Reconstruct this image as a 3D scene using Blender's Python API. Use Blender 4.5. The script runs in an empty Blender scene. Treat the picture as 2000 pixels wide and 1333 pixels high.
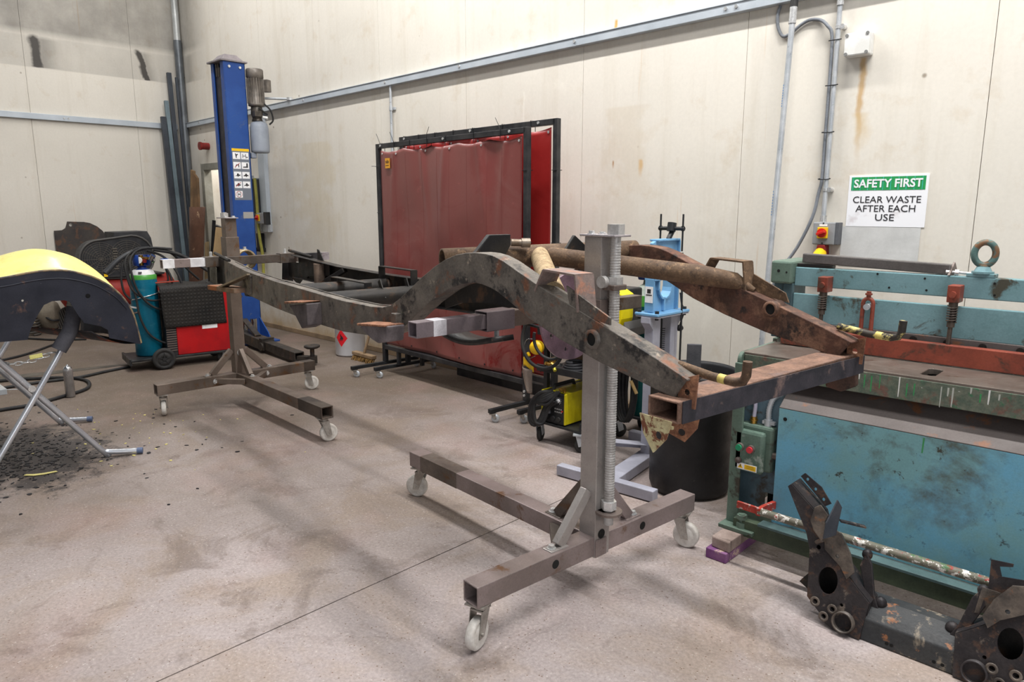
import bpy, math, random
from mathutils import Vector, Matrix
from mathutils.geometry import tessellate_polygon
random.seed(7)
R = math.radians
scene = bpy.context.scene
COL = scene.collection
V = Vector

# ------------------------------------------------------------------ camera
cam_data = bpy.data.cameras.new('camera')
cam_data.sensor_fit = 'HORIZONTAL'
cam_data.sensor_width = 36.0
cam_data.lens = 36.0 * 1400.0 / 2000.0
cam_data.clip_start = 0.05
cam = bpy.data.objects.new('camera', cam_data)
cam.location = (0.0, 0.0, 1.5)
cam.rotation_euler = (R(90 - 10.6), 0.0, R(43.8))
COL.objects.link(cam)
scene.camera = cam

# ------------------------------------------------------------------ world, lights, exposure
world = bpy.data.worlds.new('workshop_daylight')
scene.world = world
world.use_nodes = True
bgn = world.node_tree.nodes['Background']
bgn.inputs['Color'].default_value = (0.90, 0.95, 1.0, 1)
bgn.inputs['Strength'].default_value = 0.12

def area(name, loc, size, power, rot=(0, 0, 0), color=(1, 1, 1)):
    d = bpy.data.lights.new(name, 'AREA')
    d.shape = 'RECTANGLE'
    d.size, d.size_y = size
    d.energy = power
    d.color = color
    o = bpy.data.objects.new(name, d)
    o.location = loc
    o.rotation_euler = rot
    COL.objects.link(o)
    return o
# rooflights of the hall, long and thin, running along the back wall
area('rooflight', (0.4, 0.8, 6.2), (4.0, 1.2), 130, color=(1.0, 0.99, 0.98))
area('rooflight', (-5.2, 0.4, 6.6), (5.0, 1.0), 55, color=(1.0, 0.985, 0.965))
# fluorescent strips hung nearer the back wall (they cast the rail's shadow)
area('strip_lamp', (-0.1, 2.9, 5.4), (3.0, 0.12), 175, color=(1.0, 0.985, 0.965))
area('strip_lamp', (-4.4, 2.9, 5.4), (3.0, 0.12), 135, color=(1.0, 0.985, 0.965))
area('strip_lamp', (-8.3, 2.9, 5.4), (2.4, 0.12), 55, color=(1.0, 0.985, 0.965))
# open shutter door behind and to the right of the camera
area('door_daylight', (3.6, -2.6, 2.2), (4.0, 3.6), 70, rot=(R(82), 0, R(48)), color=(0.93, 0.96, 1.0))

vs = scene.view_settings
vs.view_transform = 'Standard'
vs.look = 'None'
vs.exposure = 0.50
vs.gamma = 1.0
vs.use_curve_mapping = False
scene.display_settings.display_device = 'sRGB'

# ------------------------------------------------------------------ mesh builder
def frame(d, up=(0, 0, 1)):
    d = V(d).normalized()
    up = V(up)
    if abs(d.dot(up.normalized())) > 0.98:
        up = V((1, 0, 0)) if abs(d.x) < 0.9 else V((0, 1, 0))
    x = d.cross(up).normalized()
    return x, x.cross(d).normalized(), d

class MB:
    def __init__(s):
        s.v, s.f, s.sm = [], [], []
    def add(s, vs_, fs, smooth=False):
        n = len(s.v)
        s.v += [V(p) for p in vs_]
        for f in fs:
            s.f.append([i + n for i in f])
            s.sm.append(smooth)
        return s
    def box(s, x0, x1, y0, y1, z0, z1):
        return s.obox(V(((x0 + x1) / 2, (y0 + y1) / 2, (z0 + z1) / 2)), (1, 0, 0), (0, 1, 0), (0, 0, 1), abs(x1 - x0) / 2, abs(y1 - y0) / 2, abs(z1 - z0) / 2)
    def obox(s, c, ax, ay, az, hx, hy, hz):
        c, ax, ay, az = V(c), V(ax) * hx, V(ay) * hy, V(az) * hz
        vs_ = [c + ax * i + ay * j + az * k for k in (-1, 1) for j in (-1, 1) for i in (-1, 1)]
        return s.add(vs_, [(0, 2, 3, 1), (4, 5, 7, 6), (0, 1, 5, 4), (2, 6, 7, 3), (0, 4, 6, 2), (1, 3, 7, 5)])
    def beam(s, p0, p1, w, h, up=(0, 0, 1)):
        p0, p1 = V(p0), V(p1)
        x, y, d = frame(p1 - p0, up)
        return s.obox((p0 + p1) / 2, x, d, y, w / 2, (p1 - p0).length / 2, h / 2)
    def rhs(s, p0, p1, w, h, t=0.005, up=(0, 0, 1)):
        p0, p1 = V(p0), V(p1)
        x, y, d = frame(p1 - p0, up)
        q = [(-1, -1), (1, -1), (1, 1), (-1, 1)]
        vs_ = []
        for p in (p0, p1):
            vs_ += [p + x * (a * w / 2) + y * (b * h / 2) for a, b in q]
            vs_ += [p + x * (a * (w / 2 - t)) + y * (b * (h / 2 - t)) for a, b in q]
        fs = []
        for i in range(4):
            j = (i + 1) % 4
            fs += [(i, j, j + 8, i + 8), (i + 4, i + 12, j + 12, j + 4), (i, i + 4, j + 4, j), (i + 8, j + 8, j + 12, i + 12)]
        return s.add(vs_, fs)
    def cyl(s, p0, p1, r, seg=16, r1=None, caps=True):
        p0, p1 = V(p0), V(p1)
        r1 = r if r1 is None else r1
        x, y, d = frame(p1 - p0)
        vs_ = []
        for p, rr in ((p0, r), (p1, r1)):
            vs_ += [p + (x * math.cos(2 * math.pi * k / seg) + y * math.sin(2 * math.pi * k / seg)) * rr for k in range(seg)]
        s.add(vs_, [(k, (k + 1) % seg, (k + 1) % seg + seg, k + seg) for k in range(seg)], True)
        if caps:
            s.add(vs_[:seg], [list(range(seg - 1, -1, -1))])
            s.add(vs_[seg:], [list(range(seg))])
        return s
    def pipe(s, p0, p1, ro, ri, seg=20):
        p0, p1 = V(p0), V(p1)
        d = (p1 - p0)
        L = d.length
        return s.lathe([(ri, 0), (ro, 0), (ro, L), (ri, L), (ri, 0)], p0, d, seg, smooth=True)
    def lathe(s, prof, o, axis=(0, 0, 1), seg=24, smooth=True, a0=0.0, a1=2 * math.pi):
        o = V(o)
        x, y, d = frame(axis)
        full = abs(a1 - a0 - 2 * math.pi) < 1e-6
        n = seg if full else seg + 1
        vs_ = []
        for (r, z) in prof:
            for k in range(n):
                a = a0 + (a1 - a0) * k / seg
                vs_.append(o + d * z + (x * math.cos(a) + y * math.sin(a)) * r)
        fs = []
        for i in range(len(prof) - 1):
            for k in range(seg):
                k2 = (k + 1) % n
                a, b, c, e = i * n + k, i * n + k2, (i + 1) * n + k2, (i + 1) * n + k
                fs.append((a, b, c, e))
        return s.add(vs_, fs, smooth)
    def tube(s, pts, r, seg=8, caps=True, closed=False):
        pts = [V(p) for p in pts]
        n = len(pts)
        rs = r if isinstance(r, (list, tuple)) else [r] * n
        tang = []
        for i in range(n):
            a = pts[i - 1] if (i > 0 or closed) else pts[i]
            b = pts[(i + 1) % n] if (i < n - 1 or closed) else pts[i]
            t = b - a
            tang.append(t.normalized() if t.length > 1e-9 else V((0, 0, 1)))
        x, y, _ = frame(tang[0])
        vs_ = []
        for i in range(n):
            t = tang[i]
            x = (x - t * x.dot(t))
            x = x.normalized() if x.length > 1e-6 else frame(t)[0]
            y = t.cross(x)
            vs_ += [pts[i] + (x * math.cos(2 * math.pi * k / seg) + y * math.sin(2 * math.pi * k / seg)) * rs[i] for k in range(seg)]
        fs = []
        m = n if closed else n - 1
        for i in range(m):
            j = (i + 1) % n
            for k in range(seg):
                k2 = (k + 1) % seg
                fs.append((i * seg + k, i * seg + k2, j * seg + k2, j * seg + k))
        s.add(vs_, fs, True)
        if caps and not closed:
            s.add(vs_[:seg], [list(range(seg - 1, -1, -1))])
            s.add(vs_[-seg:], [list(range(seg))])
        return s
    def plate(s, outer, o, ex, ey, th, holes=()):
        """a flat plate: outline (and holes) in the plane o + a*ex + b*ey, with thickness th along ex x ey"""
        o, ex, ey = V(o), V(ex).normalized(), V(ey).normalized()
        n = ex.cross(ey).normalized()
        loops = [list(outer)] + [list(h) for h in holes]
        flat = [p for l in loops for p in l]
        tris = tessellate_polygon([[V((a, b, 0)) for a, b in l] for l in loops])
        N = len(flat)
        vs_ = [o + ex * a + ey * b for a, b in flat] + [o + ex * a + ey * b + n * th for a, b in flat]
        fs = []
        for t in tris:
            fs.append((t[2], t[1], t[0]))
            fs.append((t[0] + N, t[1] + N, t[2] + N))
        i0 = 0
        for l in loops:
            m = len(l)
            for i in range(m):
                a, b = i0 + i, i0 + (i + 1) % m
                fs.append((a, b, b + N, a + N))
            i0 += m
        return s.add(vs_, fs)
    def ball(s, c, rx, ry=None, rz=None, seg=16, rings=10):
        ry = rx if ry is None else ry
        rz = rx if rz is None else rz
        c = V(c)
        vs_ = []
        for i in range(rings + 1):
            t = math.pi * i / rings
            for k in range(seg):
                a = 2 * math.pi * k / seg
                vs_.append(c + V((rx * math.sin(t) * math.cos(a), ry * math.sin(t) * math.sin(a), rz * math.cos(t))))
        fs = [(i * seg + k, (i + 1) * seg + k, (i + 1) * seg + (k + 1) % seg, i * seg + (k + 1) % seg) for i in range(rings) for k in range(seg)]
        return s.add(vs_, fs, True)
    def nut(s, p0, p1, r):
        return s.cyl_flat(p0, p1, r, 6)
    def cyl_flat(s, p0, p1, r, seg):
        n = len(s.sm)
        s.cyl(p0, p1, r, seg)
        for i in range(n, len(s.sm)):
            s.sm[i] = False
        return s
    def grid(s, fn, nu, nv, smooth=True):
        vs_ = [fn(i / nu, j / nv) for j in range(nv + 1) for i in range(nu + 1)]
        w = nu + 1
        return s.add(vs_, [(j * w + i, j * w + i + 1, (j + 1) * w + i + 1, (j + 1) * w + i) for j in range(nv) for i in range(nu)], smooth)

MAT = {}        # world matrix of every thing, by object name
def empty(name, loc, rz=0.0):
    o = bpy.data.objects.new(name, None)
    o.empty_display_size = 0.05
    o.location = loc
    o.rotation_euler = (0, 0, rz)
    COL.objects.link(o)
    MAT[o.name] = Matrix.Translation(V(loc)) @ Matrix.Rotation(rz, 4, 'Z')
    return o
def tag(o, label=None, cat=None, group=None, kind=None):
    if label: o['label'] = label
    if cat: o['category'] = cat
    if group: o['group'] = group
    if kind: o['kind'] = kind
    return o
def thing(name, label, cat, loc, rz=0.0, group=None):
    return tag(empty(name, loc, rz), label, cat, group)
def build(name, mb, mat, parent=None, world=True, bevel=0.0, label=None, solid=0.0, subsurf=0, origin=None):
    """link a builder as ONE mesh object; world=True: its points are in world metres"""
    if parent is not None:
        m = MAT[parent.name]
        pts = [m.inverted() @ p for p in mb.v] if world else mb.v
        loc = V((0, 0, 0))
    else:
        lo = [min(p[i] for p in mb.v) for i in range(3)]
        hi = [max(p[i] for p in mb.v) for i in range(3)]
        loc = V(((lo[0] + hi[0]) / 2, (lo[1] + hi[1]) / 2, lo[2])) if origin is None else V(origin)
        pts = [p - loc for p in mb.v]
    me = bpy.data.meshes.new(name)
    me.from_pydata([tuple(p) for p in pts], [], mb.f)
    me.polygons.foreach_set('use_smooth', mb.sm)
    me.materials.append(mat)
    me.update()
    import bmesh
    bm = bmesh.new()
    bm.from_mesh(me)
    bmesh.ops.remove_doubles(bm, verts=bm.verts, dist=1e-5) if subsurf else None
    bmesh.ops.recalc_face_normals(bm, faces=bm.faces)
    bm.to_mesh(me)
    bm.free()
    o = bpy.data.objects.new(name, me)
    o.location = loc
    COL.objects.link(o)
    if parent is not None:
        o.parent = parent
        MAT[o.name] = MAT[parent.name]
    else:
        MAT[o.name] = Matrix.Translation(loc)
    if solid:
        md = o.modifiers.new('thickness', 'SOLIDIFY')
        md.thickness = solid
        md.offset = 0
    if subsurf:
        md = o.modifiers.new('smooth', 'SUBSURF')
        md.levels = md.render_levels = subsurf
    if bevel:
        md = o.modifiers.new('edge', 'BEVEL')
        md.width = bevel
        md.segments = 2
        md.limit_method = 'ANGLE'
        md.angle_limit = R(38)
    if label: o['label'] = label
    return o
def children(o):
    return [c for c in bpy.data.objects if c.parent == o]
def copy_tree(o, parent=None):
    kids = children(o)
    c = o.copy()
    COL.objects.link(c)
    if parent is not None: c.parent = parent
    for k in kids:
        copy_tree(k, c)
    return c
def text_mb(txt, size, o, ex, ey, bold=0.0, width=None, align='CENTER', th=0.0006):
    """lettering as a mesh: baseline centre at o, in the plane ex, ey"""
    cu = bpy.data.curves.new('lettering', 'FONT')
    cu.body = txt
    cu.size = size
    cu.offset = bold
    cu.align_x = align
    cu.extrude = th / 2
    cu.resolution_u = 3
    ob = bpy.data.objects.new('lettering', cu)
    COL.objects.link(ob)
    dg = bpy.context.evaluated_depsgraph_get()
    me = bpy.data.meshes.new_from_object(ob.evaluated_get(dg))
    bpy.data.objects.remove(ob)
    ex, ey = V(ex), V(ey)
    n = ex.cross(ey)
    xs = [v.co.x for v in me.vertices]
    k = 1.0 if width is None else width / (max(xs) - min(xs))
    mb = MB()
    mb.add([V(o) + ex * (v.co.x * k) + ey * v.co.y + n * (v.co.z + th / 2) for v in me.vertices], [list(p.vertices) for p in me.polygons])
    bpy.data.meshes.remove(me)
    bpy.data.curves.remove(cu)
    return mb

def arc(c, r, a0, a1, n, ex=(1, 0, 0), ey=(0, 0, 1)):
    c, ex, ey = V(c), V(ex), V(ey)
    return [c + ex * (r * math.cos(R(a0 + (a1 - a0) * i / n))) + ey * (r * math.sin(R(a0 + (a1 - a0) * i / n))) for i in range(n + 1)]
def circle(cx, cy, r, n=14, ry=None):
    return [(cx + r * math.cos(2 * math.pi * k / n), cy + (ry or r) * math.sin(2 * math.pi * k / n)) for k in range(n)]
def smooth_path(pts, n=6):
    """Catmull-Rom through the points"""
    pts = [V(p) for p in pts]
    P = [pts[0] * 2 - pts[1]] + pts + [pts[-1] * 2 - pts[-2]]
    out = []
    for i in range(1, len(P) - 2):
        a, b, c, d = P[i - 1], P[i], P[i + 1], P[i + 2]
        for k in range(n):
            t = k / n
            out.append(0.5 * ((2 * b) + (c - a) * t + (2 * a - 5 * b + 4 * c - d) * t * t + (3 * b - a - 3 * c + d) * t ** 3))
    out.append(pts[-1])
    return out

# ------------------------------------------------------------------ materials
class NT:
    def __init__(s, name):
        s.m = bpy.data.materials.new(name)
        s.m.use_nodes = True
        s.t = s.m.node_tree
        s.b = s.t.nodes['Principled BSDF']
        s.tc = None
    def n(s, typ, **kw):
        x = s.t.nodes.new(typ)
        for k, v in kw.items(): setattr(x, k, v)
        return x
    def link(s, a, b): s.t.links.new(a, b)
    def set(s, sock, v):
        if hasattr(v, 'links'): s.link(v, sock)
        else: sock.default_value = v
    def coord(s):
        if s.tc is None: s.tc = s.n('ShaderNodeTexCoord')
        return s.tc.outputs['Object']
    def mapped(s, sc=(1, 1, 1), loc=(0, 0, 0), rot=(0, 0, 0)):
        mp = s.n('ShaderNodeMapping')
        s.link(s.coord(), mp.inputs['Vector'])
        mp.inputs['Scale'].default_value = sc
        mp.inputs['Location'].default_value = loc
        mp.inputs['Rotation'].default_value = rot
        return mp.outputs[0]
    def noise(s, scale, detail=4.0, rough=0.55, vec=None, dist=0.0):
        x = s.n('ShaderNodeTexNoise')
        s.link(vec if vec is not None else s.coord(), x.inputs['Vector'])
        x.inputs['Scale'].default_value = scale
        x.inputs['Detail'].default_value = detail
        x.inputs['Roughness'].default_value = rough
        x.inputs['Distortion'].default_value = dist
        return x.outputs['Fac']
    def ramp(s, fac, a, b, lo=0.0, hi=1.0):
        x = s.n('ShaderNodeMapRange')
        s.link(fac, x.inputs['Value'])
        x.inputs['From Min'].default_value = a
        x.inputs['From Max'].default_value = b
        x.inputs['To Min'].default_value = lo
        x.inputs['To Max'].default_value = hi
        return x.outputs[0]
    def math(s, op, a, b=None, c=None):
        x = s.n('ShaderNodeMath', operation=op)
        s.set(x.inputs[0], a)
        if b is not None: s.set(x.inputs[1], b)
        if c is not None: s.set(x.inputs[2], c)
        return x.outputs[0]
    def mix(s, fac, a, b, blend='MIX'):
        x = s.n('ShaderNodeMix', data_type='RGBA', blend_type=blend)
        s.set(x.inputs[0], fac)
        for sock, v in ((x.inputs[6], a), (x.inputs[7], b)):
            if hasattr(v, 'links'): s.link(v, sock)
            else: sock.default_value = (*v[:3], 1)
        return x.outputs[2]
    def sep(s):
        x = s.n('ShaderNodeSeparateXYZ')
        s.link(s.coord(), x.inputs[0])
        return x.outputs
    def bump(s, h, strength=0.2, dist=0.01):
        x = s.n('ShaderNodeBump')
        x.inputs['Strength'].default_value = strength
        x.inputs['Distance'].default_value = dist
        s.link(h, x.inputs['Height'])
        s.link(x.outputs[0], s.b.inputs['Normal'])
    def out(s, col, rough=0.5, metal=0.0):
        for k, v in (('Base Color', col), ('Roughness', rough), ('Metallic', metal)):
            sock = s.b.inputs[k]
            if hasattr(v, 'links'): s.link(v, sock)
            elif k == 'Base Color': sock.default_value = (*v[:3], 1)
            else: sock.default_value = v
        return s.m

def lin(r, g, b):
    f = lambda c: (c / 255) / 12.92 if c / 255 <= 0.04045 else ((c / 255 + 0.055) / 1.055) ** 2.4
    return (f(r), f(g), f(b))

def worn(name, col, col2=None, var=0.5, scale=6.0, rust=None, rust_at=0.62, rust_soft=0.06, rust_scale=9.0,
         rough=0.5, metal=0.0, grain=0.12, bump=0.15, bump_scale=60.0, extra=None):
    """paint or bare metal with slow colour variation, patches (rust, bare metal, dirt) and a fine grain"""
    s = NT(name)
    c = col
    if col2:
        c = s.mix(s.ramp(s.noise(scale, 5, 0.6), 0.5 - var * 0.14, 0.5 + var * 0.14), col, col2)
    if rust:
        c = s.mix(s.ramp(s.noise(rust_scale, 8, 0.68, dist=0.4), rust_at - 0.055 - rust_soft * 0.7, rust_at - 0.055 + rust_soft * 0.7), c, rust)
    if extra:
        for (ecol, esc, eat, esoft) in extra:
            c = s.mix(s.ramp(s.noise(esc, 7, 0.7, vec=s.mapped(loc=(3.1 * esc, 1.7, 5.3))), eat - 0.055 - esoft * 0.7, eat - 0.055 + esoft * 0.7), c, ecol)
    if grain:
        g = s.noise(140, 3, 0.7)
        v = s.ramp(g, 0.3, 0.7, 1 - grain, 1 + grain)
        h = s.n('ShaderNodeHueSaturation')
        if hasattr(c, 'links'): s.link(c, h.inputs['Color'])
        else: h.inputs['Color'].default_value = (*c[:3], 1)
        s.link(v, h.inputs['Value'])
        c = h.outputs[0]
    if bump:
        s.bump(s.noise(bump_scale, 4, 0.6), bump, 0.004)
    if metal < 0.3: s.b.inputs['Specular IOR Level'].default_value = 0.32
    r = s.ramp(s.noise(scale * 2.3, 4, 0.6), 0.3, 0.7, max(0.05, rough - 0.1), min(1, rough + 0.1))
    return s.out(c, r, metal)
def plain(name, col, rough=0.5, metal=0.0):
    s = NT(name)
    g = s.noise(90, 3, 0.6)
    h = s.n('ShaderNodeHueSaturation')
    h.inputs['Color'].default_value = (*col[:3], 1)
    s.link(s.ramp(g, 0.3, 0.7, 0.93, 1.07), h.inputs['Value'])
    return s.out(h.outputs[0], rough, metal)
# ------------------------------------------------------------------ shared materials
m_galv = worn('galvanised_steel', lin(196, 199, 202), lin(172, 177, 182), 0.8, 9, rough=0.36, metal=0.35, grain=0.06, bump=0.05)
m_trunk = worn('zinc_trunking', lin(190, 197, 204), lin(176, 184, 192), 0.8, 3, rough=0.42, metal=0.2, grain=0.03, bump=0.03)
m_zinc = worn('bright_zinc', lin(214, 214, 214), lin(190, 190, 188), 0.6, 20, rough=0.28, metal=0.5, grain=0.05, bump=0.03)
m_chrome = plain('chrome', lin(190, 192, 196), 0.12, 1.0)
m_black_rubber = worn('black_rubber', lin(34, 34, 36), lin(48, 47, 46), 0.6, 8, rough=0.65, grain=0.1, bump=0.1)
m_black_plastic = worn('black_plastic', lin(28, 29, 31), lin(40, 41, 43), 0.6, 10, rough=0.45, grain=0.08, bump=0.05)
m_black_paint = worn('black_frame_paint', lin(40, 41, 44), lin(62, 61, 62), 0.7, 7, rough=0.42, metal=0.2, grain=0.08, bump=0.08)
m_mill = worn('mill_scale_steel', lin(104, 93, 89), lin(134, 122, 116), 0.9, 5, rust=lin(96, 70, 52), rust_at=0.68, rough=0.38, metal=0.55, grain=0.1, bump=0.08)
m_mill_dark = worn('dark_mill_steel', lin(82, 74, 68), lin(112, 102, 94), 0.9, 6, rust=lin(92, 68, 48), rust_at=0.64, rough=0.45, metal=0.5, grain=0.12, bump=0.1)
m_raw = worn('ground_steel', lin(148, 140, 142), lin(184, 178, 182), 0.9, 5, rough=0.32, metal=0.35, grain=0.08, bump=0.05)
m_hole = plain('hole_shade', lin(16, 15, 14), 0.9)  # near-black colour standing in for the shade inside holes and slots
m_white = worn('white_plastic', lin(226, 226, 224), lin(212, 211, 206), 0.6, 8, rough=0.45, grain=0.03, bump=0.02)
m_grey_plastic = worn('grey_plastic', lin(150, 152, 154), lin(136, 138, 140), 0.6, 8, rough=0.5, grain=0.04, bump=0.03)
m_red_plastic = plain('red_plastic', lin(196, 34, 24), 0.4)
m_dark_red = worn('dark_red_plastic', lin(140, 40, 36), lin(112, 34, 30), 0.6, 12, rough=0.5)
m_yellow_plastic = plain('yellow_plastic', lin(236, 190, 18), 0.42)
m_brass = worn('brass', lin(182, 146, 74), lin(150, 116, 56), 0.6, 20, rough=0.3, metal=0.9)
m_ink = plain('black_ink', lin(38, 36, 40), 0.6)
m_paper = plain('white_label', lin(236, 236, 238), 0.5)

# ------------------------------------------------------------------ the room: floor and walls
def floor_material():
    s = NT('worn_concrete')
    big = s.ramp(s.noise(0.5, 3, 0.55), 0.35, 0.65)
    c = s.mix(big, lin(170, 159, 156), lin(158, 147, 145))
    c = s.mix(s.ramp(s.noise(1.6, 6, 0.65, dist=0.6), 0.46, 0.62), c, lin(154, 139, 129))
    # swept-in brown dirt towards the machines and the back of the hall
    xyz = s.sep()
    back = s.ramp(s.math('SUBTRACT', xyz[0], s.math('MULTIPLY', xyz[1], 0.35)), -2.2, -6.6)
    wob = s.ramp(s.noise(0.9, 4, 0.6), 0.3, 0.7, -0.25, 0.25)
    c = s.mix(s.ramp(s.math('ADD', back, wob), 0.0, 1.0, 0.0, 0.95), c, lin(96, 83, 70))
    c = s.mix(s.ramp(s.noise(2.6, 7, 0.7, vec=s.mapped(loc=(4, 9, 0)), dist=0.8), 0.53, 0.66, 0.0, 0.6), c, lin(102, 88, 80))
    # reddish and violet paint dust
    c = s.mix(s.ramp(s.noise(1.1, 4, 0.6, vec=s.mapped(loc=(7, 2, 0))), 0.52, 0.68, 0, 0.22), c, lin(160, 128, 122))
    # black grime round the trestle
    dx = s.math('MULTIPLY', s.math('ADD', xyz[0], 5.1), 0.75)
    dy = s.math('MULTIPLY', s.math('SUBTRACT', xyz[1], 0.95), 1.25)
    d = s.math('SQRT', s.math('ADD', s.math('MULTIPLY', dx, dx), s.math('MULTIPLY', dy, dy)))
    g = s.math('ADD', s.ramp(d, 0.25, 0.95, 1.0, 0.0), s.ramp(s.noise(7, 8, 0.75), 0.3, 0.7, -0.55, 0.35))
    c = s.mix(s.ramp(g, 0.40, 0.65, 0.0, 0.8), c, lin(40, 37, 38))
    # aggregate: dark pits and light stones
    v = s.n('ShaderNodeTexVoronoi')
    s.link(s.coord(), v.inputs['Vector'])
    v.inputs['Scale'].default_value = 55
    pit = s.ramp(v.outputs['Distance'], 0.10, 0.2, 1, 0)
    sel = s.ramp(s.noise(30, 2, 0.5), 0.50, 0.54)
    c = s.mix(s.math('MULTIPLY', pit, sel), c, lin(110, 88, 74))
    v2 = s.n('ShaderNodeTexVoronoi')
    s.link(s.mapped(loc=(3, 3, 3)), v2.inputs['Vector'])
    v2.inputs['Scale'].default_value = 70
    c = s.mix(s.math('MULTIPLY', s.ramp(v2.outputs['Distance'], 0.14, 0.24, 1, 0), s.ramp(s.noise(24, 2, 0.5, vec=s.mapped(loc=(1, 5, 2))), 0.52, 0.57, 0, 0.4)), c, lin(206, 198, 192))
    h = s.n('ShaderNodeHueSaturation')
    s.link(c, h.inputs['Color'])
    s.link(s.ramp(s.noise(75, 4, 0.75), 0.35, 0.65, 0.80, 1.16), h.inputs['Value'])
    h.inputs['Saturation'].default_value = 1.0
    s.bump(s.noise(90, 5, 0.7), 0.35, 0.004)
    return s.out(h.outputs[0], s.ramp(s.noise(3, 4, 0.6), 0.3, 0.7, 0.62, 0.85), 0.0)

def wall_material(name, soot=None, streaks=()):
    s = NT(name)
    c = s.mix(s.ramp(s.noise(0.7, 4, 0.6), 0.35, 0.65), lin(221, 215, 204), lin(212, 206, 195))
    st = s.mapped(sc=(7, 7, 0.5))
    c = s.mix(s.ramp(s.noise(1.0, 5, 0.65, vec=st), 0.5, 0.75, 0, 0.4), c, lin(194, 184, 166))
    c = s.mix(s.ramp(s.noise(2.2, 6, 0.7, dist=0.5), 0.6, 0.76, 0, 0.5), c, lin(232, 227, 216))
    z = s.sep()
    # splashed dirt along the foot of the wall
    foot = s.math('ADD', s.ramp(z[2], 0.0, 0.35, 1.0, 0.0), s.ramp(s.noise(4, 6, 0.7), 0.3, 0.7, -0.35, 0.3))
    c = s.mix(s.ramp(foot, 0.1, 0.9, 0, 0.75), c, lin(176, 146, 98))
    # small dents and screw marks
    v = s.n('ShaderNodeTexVoronoi')
    s.link(s.coord(), v.inputs['Vector'])
    v.inputs['Scale'].default_value = 3.1
    c = s.mix(s.ramp(v.outputs['Distance'], 0.02, 0.05, 0.75, 0), c, lin(120, 104, 84))
    # rust runs under a few fixings
    runs = s.math('MULTIPLY', s.ramp(s.noise(1.0, 2, 0.5, vec=s.mapped(sc=(26, 26, 0.9), loc=(5, 0, 2))), 0.68, 0.78), s.ramp(s.noise(0.9, 2, 0.5, vec=s.mapped(loc=(9, 1, 4))), 0.56, 0.66, 0, 0.55))
    c = s.mix(runs, c, lin(196, 150, 84))
    for (sx, zt, zb, w, k, col) in streaks:
        d = s.math('ABSOLUTE', s.math('ADD', s.math('SUBTRACT', z[0], sx), s.ramp(s.noise(5, 3, 0.6, vec=s.mapped(loc=(sx, 0, 0))), 0.3, 0.7, -w * 0.7, w * 0.7)))
        f = s.math('MULTIPLY', s.ramp(d, w * 0.3, w, k, 0.0), s.math('MULTIPLY', s.ramp(z[2], zt + 0.005, zt - 0.01, 0.0, 1.0), s.ramp(z[2], zb, zb + (zt - zb) * 0.6, 0.0, 1.0)))
        c = s.mix(f, c, col)
    if soot:
        ax, lowx, spots = soot
        a = z[ax]
        n1 = s.ramp(s.noise(2.0, 5, 0.6, vec=s.mapped(loc=(2, 2, 2))), 0.3, 0.7, 0.55, 1.0)
        near = s.ramp(a, *lowx)
        top = s.math('MULTIPLY', s.math('MULTIPLY', s.ramp(z[2], 3.50, 3.62, 0.0, 0.72), n1), near)
        band = s.math('MULTIPLY', s.ramp(z[2], 3.160, 3.175, 0.0, 1.0), s.ramp(z[2], 3.52, 3.58, 1.0, 0.0))
        m = s.math('MAXIMUM', top, s.math('MULTIPLY', s.math('MULTIPLY', band, s.math('MULTIPLY', n1, 0.34)), near))
        for (c0, slope, w, k) in spots:
            off = s.math('SUBTRACT', a, s.math('MULTIPLY_ADD', z[2], slope, c0 - slope * 3.35))
            off = s.math('ADD', off, s.ramp(s.noise(6, 3, 0.6), 0.3, 0.7, -0.02, 0.02))
            sp = s.math('MULTIPLY', s.ramp(s.math('ABSOLUTE', off), 0.0, w, k, 0.0), s.math('MULTIPLY', s.ramp(z[2], 3.165, 3.18), s.ramp(z[2], 3.5, 3.57, 1, 0)))
            m = s.math('MAXIMUM', m, sp)
        c = s.mix(m, c, lin(70, 66, 62))
    h = s.n('ShaderNodeHueSaturation')
    s.link(c, h.inputs['Color'])
    s.link(s.ramp(s.noise(45, 4, 0.7), 0.3, 0.7, 0.97, 1.03), h.inputs['Value'])
    s.bump(s.noise(30, 4, 0.6), 0.12, 0.004)
    return s.out(h.outputs[0], 0.62, 0.0)

WY = 4.36      # face of the long wall (behind the machines)
WX = -10.532   # face of the short wall on the left
mb = MB()
mb.box(-10.8, -2.253, -2.5, 4.62, -0.12, 0.0)
mb.box(-2.247, 3.0, -2.5, 4.62, -0.12, 0.0)
mb.box(-2.253, -2.247, -2.5, 4.62, -0.12, -0.02)
o = build('floor', mb, floor_material(), origin=(0, 0, 0)); o['kind'] = 'structure'

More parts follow.
